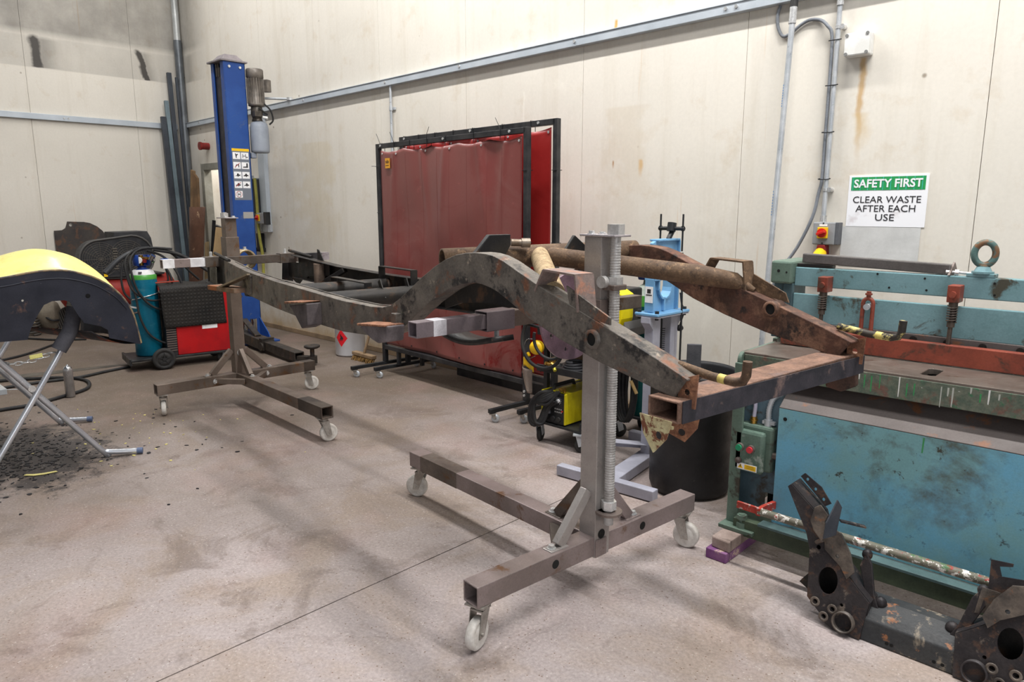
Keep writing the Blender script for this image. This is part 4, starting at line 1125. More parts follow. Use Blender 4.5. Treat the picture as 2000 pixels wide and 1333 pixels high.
# recessed panel on the left, big blue front with sloping shoulder
mb = MB(); mb.plate([(GX0 + 0.018, 0.16), (-1.195, 0.16), (-1.195, 0.72), (GX0 + 0.018, 0.72)], (0, 2.935, 0), (1, 0, 0), (0, 0, 1), 0.006, holes=[[(-1.262, 0.165), (-1.197, 0.165), (-1.197, 0.262), (-1.262, 0.262)]])
build('left_panel', mb, worn('slate_blue_paint', lin(96, 118, 130), lin(78, 98, 108), 0.8, 5, rust=lin(70, 66, 60), rust_at=0.64, rough=0.45, grain=0.08), t)
mb = MB(); mb.box(-1.275, -1.19, 2.99, 3.0, 0.16, 0.27); build('opening_shade_sheet', mb, m_hole, t)  # near-black sheet painting the shade behind the linkage hole
mb = MB(); mb.obox((( GX0 + 0.018 - 1.195) / 2, 3.0, 0.755), (1, 0, 0), (0, 0.9, 0.44), (0, -0.44, 0.9), 0.093, 0.075, 0.003)
build('left_shoulder', mb, m_dusty_top, t)
mb = MB(); mb.box(-1.195, GX1 - 0.02, 2.858, 2.864, 0.165, 0.675)
build('front_panel', mb, m_blue_panel, t, bevel=0.002)
mb = MB(); mb.obox((0.067, 2.94, 0.7335), (1, 0, 0), (0, 0.815, 0.58), (0, -0.58, 0.815), 1.262, 0.1, 0.003)
build('sloping_shoulder', mb, m_dusty_top, t, bevel=0.002)
for x in (-1.07, -0.745, -0.42, -0.1):
    mb = MB(); mb.ball((x, 2.992, 0.776), 0.009, 0.009, 0.007, 10, 6); build('panel_screw', mb, m_galv, t)
mb = MB(); mb.cyl((-1.166, 2.857, 0.632), (-1.166, 2.8555, 0.632), 0.008, 12); build('screw_hole', mb, m_hole, t)
mb = MB(); mb.plate([(-0.655, 0.61), (-0.650, 0.61), (-0.648, 0.668), (-0.654, 0.668)], (0, 2.8575, 0), (1, 0, 0), (0, 0, 1), -0.0008); build('paint_drip', mb, pm['green'], t)
# base beam and its lip
mb = MB(); mb.box(GX0 + 0.05, GX1 - 0.02, 2.82, 2.86, 0.078, 0.152)
build('base_beam', mb, worn('dirty_green_beam', lin(76, 88, 68), lin(60, 72, 58), 0.8, 7, rough=0.55), t, bevel=0.003)
mb = MB(); mb.box(GX0 + 0.17, GX1 - 0.02, 2.80, 2.858, 0.153, 0.165)
build('beam_lip', mb, worn('slate_teal_lip', lin(86, 108, 108), lin(72, 92, 92), 0.8, 7, rough=0.5), t, bevel=0.002)
# treadle bar with red end and arm
tm = worn('paint_splattered_bar', lin(120, 112, 102), lin(96, 98, 82), 0.9, 18, rust=lin(216, 212, 204), rust_at=0.60, rust_soft=0.02, rust_scale=34, rough=0.5, extra=[(lin(150, 52, 44), 26, 0.66, 0.02), (lin(72, 106, 70), 9, 0.69, 0.04)])
mb = MB(); mb.tube([(-1.19, 2.715, 0.262), (1.3, 2.715, 0.250)], 0.0165, 14)
bar_ = build('treadle_bar', mb, tm, t)
mr = worn('chipped_red_paint', lin(188, 62, 48), lin(150, 58, 48), 0.8, 16, rust=lin(176, 168, 160), rust_at=0.64, rust_soft=0.03, rust_scale=30, rough=0.5)
mb = MB(); mb.beam((-1.285, 2.715, 0.266), (-1.17, 2.715, 0.263), 0.012, 0.028)
build('treadle_end', mb, mr, bar_)
for x in (-1.195, 0.4):
    mb = MB(); mb.plate([(2.70, 0.248), (2.74, 0.245), (2.99, 0.215), (2.99, 0.245), (2.75, 0.278), (2.70, 0.280)], (x, 0, 0), (0, 1, 0), (0, 0, 1), 0.016)
    if x < 0: build('treadle_arm', mb, mr, bar_)
# upper works: uprights, beams, red clamp beam
for x0 in (GX0 - 0.03, GX1 - 0.07):
    mb = MB(); mb.box(x0, x0 + 0.10, 3.215, 3.50, 1.155, 1.258)
    build('beam_cap', mb, m_teal_g, t, bevel=0.010)
    mb = MB(); mb.box(x0 + 0.005, x0 + 0.055, 3.25, 3.5, 0.90, 1.157); mb.box(x0 + 0.055, x0 + 0.10, 3.235, 3.30, 0.90, 1.157)
    up_ = build('upright', mb, worn('dark_teal_upright', lin(74, 98, 104), lin(60, 78, 84), 0.8, 6, rough=0.5), t, bevel=0.004)
    for z in (0.925, 0.95, 0.905):
        mb = MB(); mb.cyl((x0 + 0.085, 3.236, z), (x0 + 0.085, 3.222, z), 0.010, 10); build('guide_bolt', mb, m_teal_g, up_)
mb = MB(); mb.box(GX0 + 0.07, GX1 - 0.06, 3.25, 3.30, 1.147, 1.232)
build('top_beam', mb, m_teal, t, bevel=0.004)
for x, z in ((-1.392, 1.213), (-1.355, 1.208), (-0.98, 1.222), (-0.93, 1.168), (-0.80, 1.215), (-0.79, 1.168), (-0.56, 1.212), (-0.556, 1.167)):
    y = 3.2145 if x < -1.3 else 3.2495
    mb = MB(); mb.cyl((x, y, z), (x, y - 0.0006, z), 0.007 if x < -1.37 else 0.0045, 10); build('bolt_hole', mb, m_hole, t)
mb = MB(); mb.box(GX0 + 0.07, GX1 - 0.06, 3.245, 3.262, 0.985, 1.114)
build('knife_beam', mb, m_teal, t, bevel=0.004)
mb = MB(); mb.box(GX0 + 0.07, GX1 - 0.06, 3.240, 3.29, 0.90, 0.986)
kb = build('knife_bar', mb, m_dusty_top, t, bevel=0.003)
for k in range(16):
    x = -1.06 + k * 0.122
    mb = MB(); mb.cyl((x, 3.241, 0.965), (x, 3.232, 0.965), 0.0135, 14); build('knife_bolt', mb, m_black_oily, kb)
mb = MB(); mb.box(GX0 + 0.055, GX1 - 0.05, 3.175, 3.215, 0.886, 0.966)
build('clamp_beam', mb, m_redlead, t, bevel=0.003)
# spring hold-downs and the forked yoke
for x in (-1.178, -0.678, -0.178, 0.322, 0.822):
    mb = MB(); mb.box(x - 0.024, x + 0.020, 3.185, 3.25, 1.133, 1.20)
    b_ = build('hold_down_block', mb, m_redlead, t, bevel=0.003)
    mb = MB(); mb.cyl((x - 0.003, 3.186, 1.165), (x - 0.003, 3.172, 1.165), 0.013, 14); build('clamp_screw', mb, m_redlead, b_)
    mb = MB(); mb.tube([(x - 0.004, 3.20, 0.963), (x - 0.002, 3.205, 1.135)], 0.0085, 10); mb.cyl((x - 0.003, 3.202, 1.035), (x - 0.003, 3.203, 1.055), 0.014, 14)
    mb.cyl((x - 0.002, 3.205, 1.115), (x - 0.002, 3.205, 1.134), 0.016, 14)
    build('plunger', mb, worn('rusty_plunger', lin(88, 76, 66), lin(66, 58, 52), 0.8, 14, rough=0.55, metal=0.3), b_)
    mb = MB()
    mb.tube([(x - 0.003 + 0.0165 * math.cos(a), 3.203 + 0.0165 * math.sin(a), 1.055 + 0.064 * a / (2 * math.pi * 6.5)) for a in [2 * math.pi * 6.5 * i / 91 for i in range(92)]], 0.0032, 6)
    build('spring', mb, bpy.data.materials['rusty_plunger'], b_)
for x in (-0.995, 0.6):
    mb = MB()
    pts = [(x - 0.020, 3.212, 0.965), (x - 0.020, 3.212, 1.09)] + [(x + 0.020 * math.cos(R(a)), 3.212, 1.10 + 0.020 * math.sin(R(a))) for a in range(180, -1, -30)] + [(x + 0.020, 3.212, 1.09), (x + 0.020, 3.212, 0.965)]
    mb.tube(pts, 0.0085, 10)
    y_ = build('yoke', mb, m_redlead, t)
    mb = MB(); mb.cyl((x, 3.212, 1.115), (x, 3.212, 1.150), 0.009, 10); mb.cyl((x, 3.212, 1.135), (x, 3.212, 1.142), 0.014, 10); build('yoke_stud', mb, m_redlead, y_)
    mb = MB(); mb.cyl((x, 3.235, 1.085), (x, 3.195, 1.085), 0.0135, 16); build('yoke_pin', mb, m_galv, y_)
# lifting eye
mb = MB(); mb.box(-0.658, -0.560, 3.25, 3.30, 1.232, 1.246); mb.cyl_flat((-0.608, 3.275, 1.246), (-0.608, 3.275, 1.254), 0.038, 24)
mb.cyl((-0.608, 3.275, 1.254), (-0.608, 3.275, 1.272), 0.031, 20, 0.022)
e_ = build('eye_base', mb, m_teal, t, bevel=0.002)
mb = MB(); mb.tube([(-0.608 + 0.034 * math.cos(a), 3.275 + 0.008 * math.cos(a), 1.322 + 0.044 * math.sin(a)) for a in [2 * math.pi * i / 36 for i in range(36)]], 0.0125, 12, closed=True)
mb.cyl((-0.608, 3.275, 1.268), (-0.608, 3.275, 1.284), 0.020, 16, 0.014)
build('lifting_eye', mb, worn('chipped_green_eye', lin(88, 116, 112), lin(72, 92, 88), 0.8, 16, rust=lin(120, 88, 62), rust_at=0.60, rust_scale=24, rough=0.5), e_)
# control box: two buttons, knob, warning label, conduits
mb = MB(); mb.box(-1.378, -1.225, 2.885, 2.935, 0.365, 0.570)
cb = build('control_box', mb, m_teal_g, t, bevel=0.012)
mb = MB(); mb.box(-1.385, -1.25, 2.852, 2.889, 0.360, 0.548)
build('box_cover', mb, worn('scratched_green_cover', lin(100, 122, 110), lin(84, 104, 92), 0.8, 9, rust=lin(150, 160, 150), rust_at=0.68, rough=0.45), cb, bevel=0.014)
for x, col in ((-1.352, lin(34, 140, 98)), (-1.302, lin(206, 56, 66))):
    mb = MB(); mb.cyl((x, 2.853, 0.470), (x, 2.838, 0.470), 0.0185, 18); build('button_collar', mb, m_mill, cb)
    mb = MB(); mb.cyl((x, 2.838, 0.470), (x, 2.830, 0.470), 0.0135, 18); build('button', mb, plain('button_%d' % int(1000 * abs(x)), col, 0.35), cb, bevel=0.002)
mb = MB(); mb.ball((-1.355, 2.846, 0.409), 0.0145, 0.016, 0.0145, 14, 8); build('reset_knob', mb, worn('grimy_knob', lin(72, 60, 56), rough=0.5), cb)
mb = MB(); mb.box(-1.362, -1.272, 2.8505, 2.852, 0.370, 0.398); lb_ = build('warning_label', mb, m_paper, cb)
mb = MB(); mb.box(-1.327, -1.276, 2.8496, 2.8505, 0.3735, 0.3945); build('label_panel', mb, m_yellow_plastic, lb_)
mb = MB(); mb.plate([(-1.358, 0.3745), (-1.334, 0.3745), (-1.346, 0.3945)], (0, 2.8504, 0), (1, 0, 0), (0, 0, 1), -0.0008); build('label_triangle', mb, m_yellow_plastic, lb_)
mb = MB(); mb.plate([(-1.3475, 0.391), (-1.3445, 0.391), (-1.346, 0.384), (-1.343, 0.384), (-1.3475, 0.376), (-1.3465, 0.3815), (-1.349, 0.3815)], (0, 2.8494, 0), (1, 0, 0), (0, 0, 1), -0.0004); build('flash_mark', mb, m_ink, lb_)
for z, w in ((0.3885, 0.034), (0.381, 0.04)):
    mb = MB(); mb.box(-1.3015 - w / 2, -1.3015 + w / 2, 2.8492, 2.8496, z - 0.0012, z + 0.0012); build('label_line', mb, worn('label_grey', lin(150, 120, 40)), lb_)
mb = MB(); mb.cyl((-1.226, 2.905, 0.445), (-1.20, 2.905, 0.445), 0.016, 14); mb.cyl((-1.20, 2.905, 0.445), (-1.19, 2.905, 0.445), 0.020, 6); build('side_gland', mb, m_mill_dark, cb)
mb = MB(); mb.cyl((-1.325, 2.91, 0.570), (-1.325, 2.91, 0.600), 0.014, 12); mb.cyl((-1.325, 2.91, 0.583), (-1.325, 2.91, 0.588), 0.018, 12); build('brass_gland', mb, m_brass, cb)
mb = MB(); mb.tube(smooth_path([(-1.325, 2.91, 0.60), (-1.322, 2.91, 0.66), (-1.335, 2.915, 0.725), (-1.36, 2.925, 0.765), (-1.385, 2.93, 0.775)], 6), 0.0085, 10); build('grey_conduit', mb, worn('lilac_grey_cable', lin(186, 182, 200), rough=0.5), cb)
mb = MB(); mb.cyl((-1.262, 2.915, 0.570), (-1.262, 2.915, 0.598), 0.017, 12); mb.box(-1.285, -1.23, 2.905, 2.925, 0.578, 0.592); build('clamp_gland', mb, m_galv, cb)
pth = smooth_path([(-1.262, 2.915, 0.598), (-1.262, 2.915, 0.64), (-1.252, 2.92, 0.685), (-1.232, 2.93, 0.708), (-1.20, 2.95, 0.712)], 8)
mb = MB(); mb.tube(pth, [0.0105 if i % 2 else 0.0125 for i in range(len(pth))], 10); build('flexible_conduit', mb, m_galv, cb)

# packing blocks under its foot
mb = MB(); mb.box(-1.398, -1.302, 2.675, 3.02, 0.0, 0.045)
tag(build('wood_block', mb, worn('purple_painted_wood', lin(112, 66, 116), lin(132, 92, 128), 0.8, 9, rust=lin(188, 166, 146), rust_at=0.64, rust_soft=0.04, rough=0.7), bevel=0.004), 'purple painted wood block on the floor under the guillotine foot', 'block', 'packing blocks')
mb = MB(); mb.plate([(-1.385, 2.70), (-1.298, 2.690), (-1.300, 3.0), (-1.39, 3.0)], (0, 0, 0.0455), (1, 0, 0), (0, 1, 0), 0.049)
tag(build('wood_block', mb, worn('grey_dusty_wood', lin(156, 140, 132), lin(128, 112, 104), 0.8, 8, rough=0.8, bump=0.3), bevel=0.006), 'worn grey wood block lying on the purple block under the guillotine foot', 'block', 'packing blocks')

# steel bar with bolted end plate lying on the top beam
t = thing('jig_bar', 'grey steel bar with bolted end plate lying on top of the guillotine', 'bar', (-1.0, 3.275, 1.233))
mb = MB(); mb.beam((-1.305, 3.276, 1.2735), (-0.715, 3.276, 1.2545), 0.042, 0.042); build('bar', mb, worn('grey_bar_steel', lin(108, 104, 102), lin(92, 88, 86), 0.7, 8, rough=0.42, metal=0.3), t, bevel=0.005)
mb = MB(); mb.plate([(-0.030, 0.0), (0.030, 0.0), (0.0, 0.052)], (-0.712, 3.276, 1.234), (0.3, 0.95, 0), (0, 0, 1), 0.008); build('end_plate', mb, m_mill, t)
mb = MB(); mb.cyl((-0.735, 3.262, 1.247), (-0.645, 3.272, 1.243), 0.006, 10); mb.cyl_flat((-0.730, 3.262, 1.247), (-0.718, 3.263, 1.2465), 0.011, 6); mb.cyl_flat((-0.70, 3.266, 1.246), (-0.686, 3.267, 1.2453), 0.013, 6); build('bolt', mb, m_zinc, t)
mb = MB(); mb.box(-1.325, -1.17, 3.255, 3.298, 1.2325, 1.248); build('packing_strip', mb, m_black_oily, t, bevel=0.002)

# ------------------------------------------------------------------ car subframe in the foreground
m_sub = worn('black_subframe', lin(44, 41, 43), lin(60, 55, 55), 0.9, 8, rust=lin(84, 64, 54), rust_at=0.645, rust_soft=0.06, rust_scale=15, rough=0.5, metal=0.25, grain=0.18, bump=0.3, extra=[(lin(116, 104, 94), 12, 0.675, 0.05)])
m_sub_pale = worn('bare_scorched_steel', lin(112, 101, 91), lin(66, 60, 56), 0.9, 12, rust=lin(136, 94, 66), rust_at=0.69, rust_scale=16, rough=0.5, metal=0.3, grain=0.18, bump=0.3)
t = thing('subframe', 'black rust-spotted car subframe with two tall holed towers on the floor', 'subframe', (-0.556, 2.53, 0.0))
CXM = -0.556
EZ = V((0, 0.2425, 0.970)); EXX = V((1, 0, 0)); EN = EXX.cross(EZ)     # EN points towards the camera (-y)
def tower(s):
    X = lambda x: CXM + s * (x - CXM)
    pl_ = lambda pts: [((X(a) - CXM), b / 0.97) for a, b in pts]
    o = V((CXM, 2.5, 0.002))
    outline = [(-0.795, 0.0), (-0.848, 0.042), (-0.896, 0.08), (-0.903, 0.143), (-0.915, 0.243), (-0.936, 0.297), (-0.960, 0.334), (-0.985, 0.37), (-1.033, 0.445), (-1.022, 0.455), (-0.905, 0.372), (-0.885, 0.33), (-0.862, 0.26), (-0.795, 0.215), (-0.735, 0.166), (-0.688, 0.13), (-0.700, 0.0)]
    if s < 0: outline = [(a, b) for a, b in outline if b < 0.30] 
    ov = [(-0.834 + 0.034 * math.cos(R(a)), 0.158 + 0.048 * math.sin(R(a))) for a in range(0, 360, 18)]
    small = [(-0.862, 0.075, 0.009), (-0.80, 0.07, 0.009), (-0.825, 0.035, 0.009), (-0.885, 0.262, 0.008), (-0.775, 0.092, 0.006)]
    holes = [pl_(ov)] + [pl_(circle(a, b, r, 12)) for a, b, r in small]
    mb = MB(); mb.plate(pl_(outline), o, EXX, EZ, -0.010 if EXX.cross(EZ).y > 0 else 0.010, holes=holes)
    f = build('tower_face', mb, m_sub, t, bevel=0.002)
    mb = MB(); mb.plate(pl_([(a * 0.985 - 0.0125, b) for a, b in outline]), o + V((0, 0.078, 0)), EXX, EZ, 0.006)
    build('tower_back', mb, m_black_oily, t)
    # side walls between face and back
    mb = MB(); q = pl_(outline)
    for (a, b) in zip(q, q[1:]):
        p0 = o + EXX * a[0] + EZ * a[1]; p1 = o + EXX * b[0] + EZ * b[1]
        if (p1 - p0).length < 0.004: continue
        mb.add([p0, p1, p1 + V((0, 0.078, 0)), p0 + V((0, 0.078, 0))], [(0, 1, 2, 3)])
    build('tower_wall', mb, m_sub, t, solid=0.004)
    for a, b, r in small[:3]:
        c = o + EXX * (X(a) - CXM) + EZ * (b / 0.97) - V((0, 0.0105, 0)).project(EZ.cross(EXX)) 
        n = V((0, -0.970, 0.2425))
        mb = MB(); mb.lathe([(r * 1.0, 0.0), (r * 2.0, 0.0), (r * 1.9, 0.0016), (r * 1.0, 0.0016), (r, 0)], c + n * 0.0105, n, 16); build('rust_ring', mb, m_sub_pale, f)
    # tube socket
    n = V((0, -0.970, 0.2425))
    c = o + EXX * (X(-0.757) - CXM) + EZ * 0.042
    mb = MB(); mb.pipe(c - n * 0.08, c + n * 0.035, 0.037, 0.032, 28); build('tube_socket', mb, m_sub_pale if s > 0 else m_sub, t)
    mb = MB(); mb.cyl(c - n * 0.05, c - n * 0.045, 0.0322, 20); build('socket_dark', mb, m_hole, t)
    # scorched bent plate hugging the inner side
    pp = [(-0.862, 0.262), (-0.872, 0.31), (-0.850, 0.342), (-0.815, 0.332), (-0.775, 0.275), (-0.752, 0.215), (-0.772, 0.185), (-0.80, 0.22)]
    mb = MB(); mb.plate(pl_(pp), o + n * 0.014, EXX, EZ, -0.012 if s > 0 else 0.012, holes=[pl_(circle(-0.815, 0.252, 0.007, 10))])
    build('bent_plate', mb, m_sub_pale, t, bevel=0.004)
    mb = MB(); mb.plate(pl_([(-0.75, 0.225), (-0.735, 0.28), (-0.71, 0.24), (-0.685, 0.14), (-0.665, 0.10), (-0.70, 0.06), (-0.72, 0.15)]), o + V((0, 0.045, 0)), EXX, EZ, 0.012)
    build('inner_web', mb, m_sub, t, bevel=0.003)
    mb = MB(); mb.ball(o + EXX * (X(-0.668) - CXM) + EZ * 0.12 + V((0, 0.055, 0)), 0.022, 0.02, 0.024, 14, 8); mb.ball(o + EXX * (X(-0.735) - CXM) + EZ * 0.275 + V((0, 0.05, 0)), 0.018, 0.018, 0.02, 12, 8)
    build('bush_ear', mb, m_sub, t)
    # fin at the outside
    mb = MB(); mb.plate(pl_([(-0.900, 0.075), (-0.948, 0.098), (-0.935, 0.118), (-0.90, 0.165)]), o + V((0, 0.05, 0)), EXX, EZ, 0.01)
    build('fin', mb, m_black_oily, t)
    return o, n, pl_, X
o, n, pl_, X = tower(1)
# upper arms of the left tower: parallel strap, curved tab, upright blade
mb = MB(); mb.plate(pl_([(-0.998, 0.485), (-1.012, 0.47), (-0.905, 0.385), (-0.885, 0.40), (-0.93, 0.450)]), o + V((0, 0.055, 0.004)), EXX, EZ, 0.006, holes=[pl_(circle(a, b, 0.006, 10)) for a, b in ((-0.985, 0.465), (-0.95, 0.437), (-0.915, 0.408))])
build('rear_strap', mb, m_sub, t)
mb = MB(); mb.plate(pl_([(-0.895, 0.415), (-0.915, 0.40), (-0.922, 0.35), (-0.905, 0.32), (-0.872, 0.29), (-0.86, 0.31), (-0.87, 0.36), (-0.862, 0.385)]), o + n * 0.03, EXX, EZ, 0.006)
build('curved_tab', mb, m_sub_pale, t, bevel=0.002)
mb = MB(); mb.plate([(0.0, 0.0), (0.055, -0.005), (0.06, 0.10), (0.035, 0.135), (0.0, 0.06)], o + EXX * (-0.862 - CXM) + EZ * 0.315 + n * 0.055, (0.45, 0.85, 0.2), (0.05, 0.1, 1), 0.006)
build('blade', mb, worn('blue_black_blade', lin(58, 62, 70), lin(72, 74, 80), 0.8, 9, rough=0.5), t)
mb = MB(); mb.beam(o + EXX * (-0.83 - CXM) + EZ * 0.385 + n * 0.0, o + EXX * (-0.76 - CXM) + EZ * 0.365 + V((0, 0.06, 0)), 0.02, 0.006)
build('tail_strap', mb, m_sub, t)
mb = MB(); mb.cyl(o + EXX * (-0.895 - CXM) + EZ * 0.285 + n * 0.01, o + EXX * (-0.868 - CXM) + EZ * 0.305 + n * 0.03, 0.008, 10)
build('stud', mb, m_sub_pale, t)
o, n, pl_, X = tower(-1)
mb = MB(); mb.plate([(-0.085, 0.0), (0.16, -0.01), (0.16, 0.13), (0.02, 0.10), (0.01, 0.065), (-0.055, 0.055), (-0.065, 0.085), (-0.03, 0.095), (-0.03, 0.105), (-0.09, 0.10)], (-0.28, 2.62, 0.275), (1, 0, 0), (0, 0.2, 0.98), 0.006)
build('torn_flange', mb, m_sub, t)
mb = MB(); mb.plate([(0, 0), (0.075, 0.0), (0.07, 0.065), (0.01, 0.085)], (-0.39, 2.585, 0.20), (0.9, 0.3, 0.2), (0, 0.2, 0.98), 0.006)
build('flange_patch', mb, m_sub_pale, t)
# cross beam between the towers
mb = MB()
pr = [(2.502, 0.002), (2.512, 0.078), (2.535, 0.098), (2.60, 0.122), (2.66, 0.118), (2.67, 0.002)]
vs_ = [V((x, y, z)) for x in (-0.735, -0.377) for y, z in pr]
m_ = len(pr)
mb.add(vs_, [(i, (i + 1) % m_, (i + 1) % m_ + m_, i + m_) for i in range(m_)] + [list(range(m_)), list(range(2 * m_ - 1, m_ - 1, -1))])
build('cross_beam', mb, worn('flaking_black_beam', lin(50, 52, 54), lin(66, 66, 66), 0.9, 7, rust=lin(132, 122, 108), rust_at=0.615, rust_soft=0.04, rust_scale=8, rough=0.5, grain=0.14, bump=0.3, extra=[(lin(142, 96, 66), 15, 0.68, 0.03)]), t, bevel=0.004)
for x in (-0.615, -0.60, -0.47, -0.445):
    mb = MB(); mb.cyl((x, 2.5035, 0.022), (x, 2.5028, 0.022), 0.006, 10); build('beam_hole', mb, m_hole, t)
# ------------------------------------------------------------------ welding screens
def vinyl(name, dusty, clean):
    s = NT(name)
    m = s.ramp(s.noise(1.5, 6, 0.68, dist=0.9), 0.53, 0.59)
    low = s.sep()[2]
    m = s.math('MULTIPLY', m, s.ramp(low, 1.35, 0.35, 0.25, 1.0))
    c = s.mix(m, dusty, clean)
    c = s.mix(s.ramp(s.noise(16, 6, 0.7), 0.62, 0.72, 0, 0.4), c, tuple(min(1, a * 1.7) for a in dusty))
    s.bump(s.noise(7, 4, 0.6), 0.25, 0.01)
    s.b.inputs['Coat Weight'].default_value = 0.25
    s.b.inputs['Coat Roughness'].default_value = 0.25
    return s.out(c, s.math('SUBTRACT', 0.40, s.math('MULTIPLY', m, 0.15)), 0.0)
def caster_w(t, p, h, ang):
    sx, sy = math.cos(ang), math.sin(ang)
    c = V((p.x + sx * 0.02, p.y + sy * 0.02, 0.030))
    ax = V((-sy, sx, 0))
    mb = MB()
    for s in (-1, 1):
        mb.beam(c + ax * s * 0.014, V((p.x, p.y, h - 0.008)) + ax * s * 0.014, 0.022, 0.002, up=ax)
    mb.obox((p.x, p.y, h - 0.006), (sx, sy, 0), ax, (0, 0, 1), 0.024, 0.022, 0.003)
    f = build('castor', mb, m_fork, t)
    mb = MB(); mb.lathe([(0.006, -0.010), (0.024, -0.010), (0.030, -0.006), (0.030, 0.006), (0.024, 0.010), (0.006, 0.010)], c, ax, 18)
    build('wheel', mb, m_galv, f)
def screen(A, B, z_top, label, dusty, clean, name, seed):
    A, B = V((*A, 0)), V((*B, 0))
    d = (B - A); L = d.length; d = d.normalized()
    n = V((d.y, -d.x, 0))                       # towards the camera
    t = thing('welding_screen', label, 'welding screen', (A + B) / 2, 0, 'welding screens against the back wall')
    fr = m_black_paint
    P = lambda a, z, o=0.0: A + d * a + n * o + V((0, 0, z))
    for a in (0.0, L):
        mb = MB(); mb.beam(P(a, 0.10), P(a, z_top + 0.02), 0.04, 0.04, up=d); build('post', mb, fr, t, bevel=0.003)
    mb = MB(); mb.beam(P(0, z_top), P(L, z_top), 0.04, 0.04); build('top_rail', mb, fr, t, bevel=0.003)
    mb = MB(); mb.beam(P(0, 0.238), P(L, 0.238), 0.04, 0.04); build('bottom_rail', mb, fr, t, bevel=0.003)
    # feet with castors
    for a in (0.0, L):
        sh = 0.30 if a == 0 else 0.0
        mb = MB(); mb.beam(P(a, 0.085, 0.36), P(a, 0.085, -0.36 if seed == 1 else -0.30), 0.035, 0.03); build('foot_bar', mb, m_black_plastic, t, bevel=0.003)
        for o in (0.33, -0.33 if seed == 1 else -0.27):
            p = P(a, 0, o)
            caster_w(t, p, 0.07, 0.4 + o)
        mb = MB(); mb.beam(P(a + (0.22 if a == 0 else -0.0), 0.10, 0.0) + V((0, 0, 0)), P(a + (0.22 if a == 0 else 0.0), 0.22, 0.0), 0.03, 0.03, up=d)
        if a == 0: build('stub_leg', mb, fr, t)
    # hanging vinyl sheet
    rr = random.Random(seed)
    ph = [rr.uniform(0, 6.3) for _ in range(8)]
    z0, z1 = 0.27, z_top - 0.035
    def sag(u, v):
        a = 0.045 + (L - 0.09) * u
        edge = min(1, 5 * min(u, 1 - u) + 0.15)
        w = 0.013 * math.sin(11 * u + ph[0] + 0.8 * math.sin(3 * v)) * (0.4 + 0.6 * v) + 0.007 * math.sin(27 * u + ph[1] + 2.2 * v) * v + 0.006 * math.sin(9 * v + 4 * u + ph[2]) + 0.009 * math.sin(17 * v - 9 * u + ph[3]) * (1 - v) + 0.004 * math.sin(31 * v + 23 * u + ph[4]) * (1 - v) ** 2
        # creases running down from the eyelets
        for k, ue in enumerate((0.12, 0.33, 0.52, 0.74, 0.9)):
            w += 0.016 * math.exp(-((u - ue - 0.12 * (1 - v) * (1 if k % 2 else -1)) / 0.018) ** 2) * max(0, (v - 0.45)) * 1.6
        top = z1 - 0.018 * abs(math.sin(math.pi * 5 * u)) if v > 0.999 else None
        z = z0 + (z1 - z0) * v - 0.022 * abs(math.sin(math.pi * 5 * u)) * v ** 8
        return P(a, z, 0.008 + w * edge)
    mb = MB(); mb.grid(sag, 96, 60)
    sh_ = build('vinyl_sheet', mb, vinyl(name, dusty, clean), t, solid=0.002)
    # welded hem lines
    for k in range(1, 9):
        u = k / 9 + 0.012 * math.sin(k * 2.1)
        mb = MB(); mb.tube([sag(u, v / 40) + n * 0.0016 for v in range(1, 40)], 0.0012, 4); build('seam', mb, sh_.data.materials[0], sh_)
    for u in (0.02, 0.14, 0.36, 0.55, 0.76, 0.985):
        p = sag(u, 0.985) + n * 0.003
        mb = MB(); mb.cyl(p, p + n * 0.004, 0.009, 12); build('eyelet', mb, m_zinc, sh_)
    for u in (0.03, 0.22, 0.42, 0.6, 0.78, 0.95):
        p = sag(u, 0.02) + n * 0.003
        mb = MB(); mb.cyl(p, p + n * 0.003, 0.007, 10); build('eyelet', mb, m_black_plastic, sh_)
    # cable ties round the frame, with loose tails
    for k, a in enumerate((0.06, 0.27, 0.50, 0.74, 0.98, 1.32, 1.62)):
        if a > L - 0.05: continue
        mb = MB()
        c = P(a, z_top)
        mb.tube([c + n * 0.023 + V((0, 0, -0.05)), c + n * 0.023 + V((0, 0, 0.023)), c - n * 0.023 + V((0, 0, 0.023)), c - n * 0.023 + V((0, 0, -0.05))], 0.0025, 5)
        if k in (0, 1, 3, 6) and seed == 1:
            s_ = -1 if k in (0, 1, 6) else 1
            mb.tube([c + n * 0.024 + V((0, 0, 0.02)), c + n * 0.03 + d * (s_ * 0.015) + V((0, 0, 0.06)), c + n * 0.03 + d * (s_ * 0.045) + V((0, 0, 0.105))], 0.002, 5)
        build('cable_tie', mb, m_black_plastic, t)
    for a, zs in ((0.0, (0.72, 1.45, 1.85)), (L, (0.8, 1.25, 1.75))):
        for z in zs:
            mb = MB(); c = P(a, z)
            mb.tube([c + n * 0.023 + d * 0.03, c + n * 0.023 - d * 0.023, c - n * 0.023 - d * 0.023, c - n * 0.023 + d * 0.03], 0.0025, 5)
            if (a == 0 and z != 1.45) and seed == 1: mb.tube([c + n * 0.024, c + n * 0.03 - d * 0.075 + V((0, 0, 0.005))], 0.0022, 5)
            build('cable_tie', mb, m_black_plastic, t)
    for a in (0.06, 0.95, L - 0.16):
        mb = MB(); p = P(a, z_top + 0.002, 0.02); mb.cyl(p, p + n * 0.006, 0.010, 10); build('frame_bolt', mb, m_zinc, t)
    for z in (0.14, 0.17):
        mb = MB(); p = P(L, z, 0.02); mb.cyl(p, p + n * 0.006, 0.010, 10); build('frame_bolt', mb, m_zinc, t)
    return t, P, d, n, sag
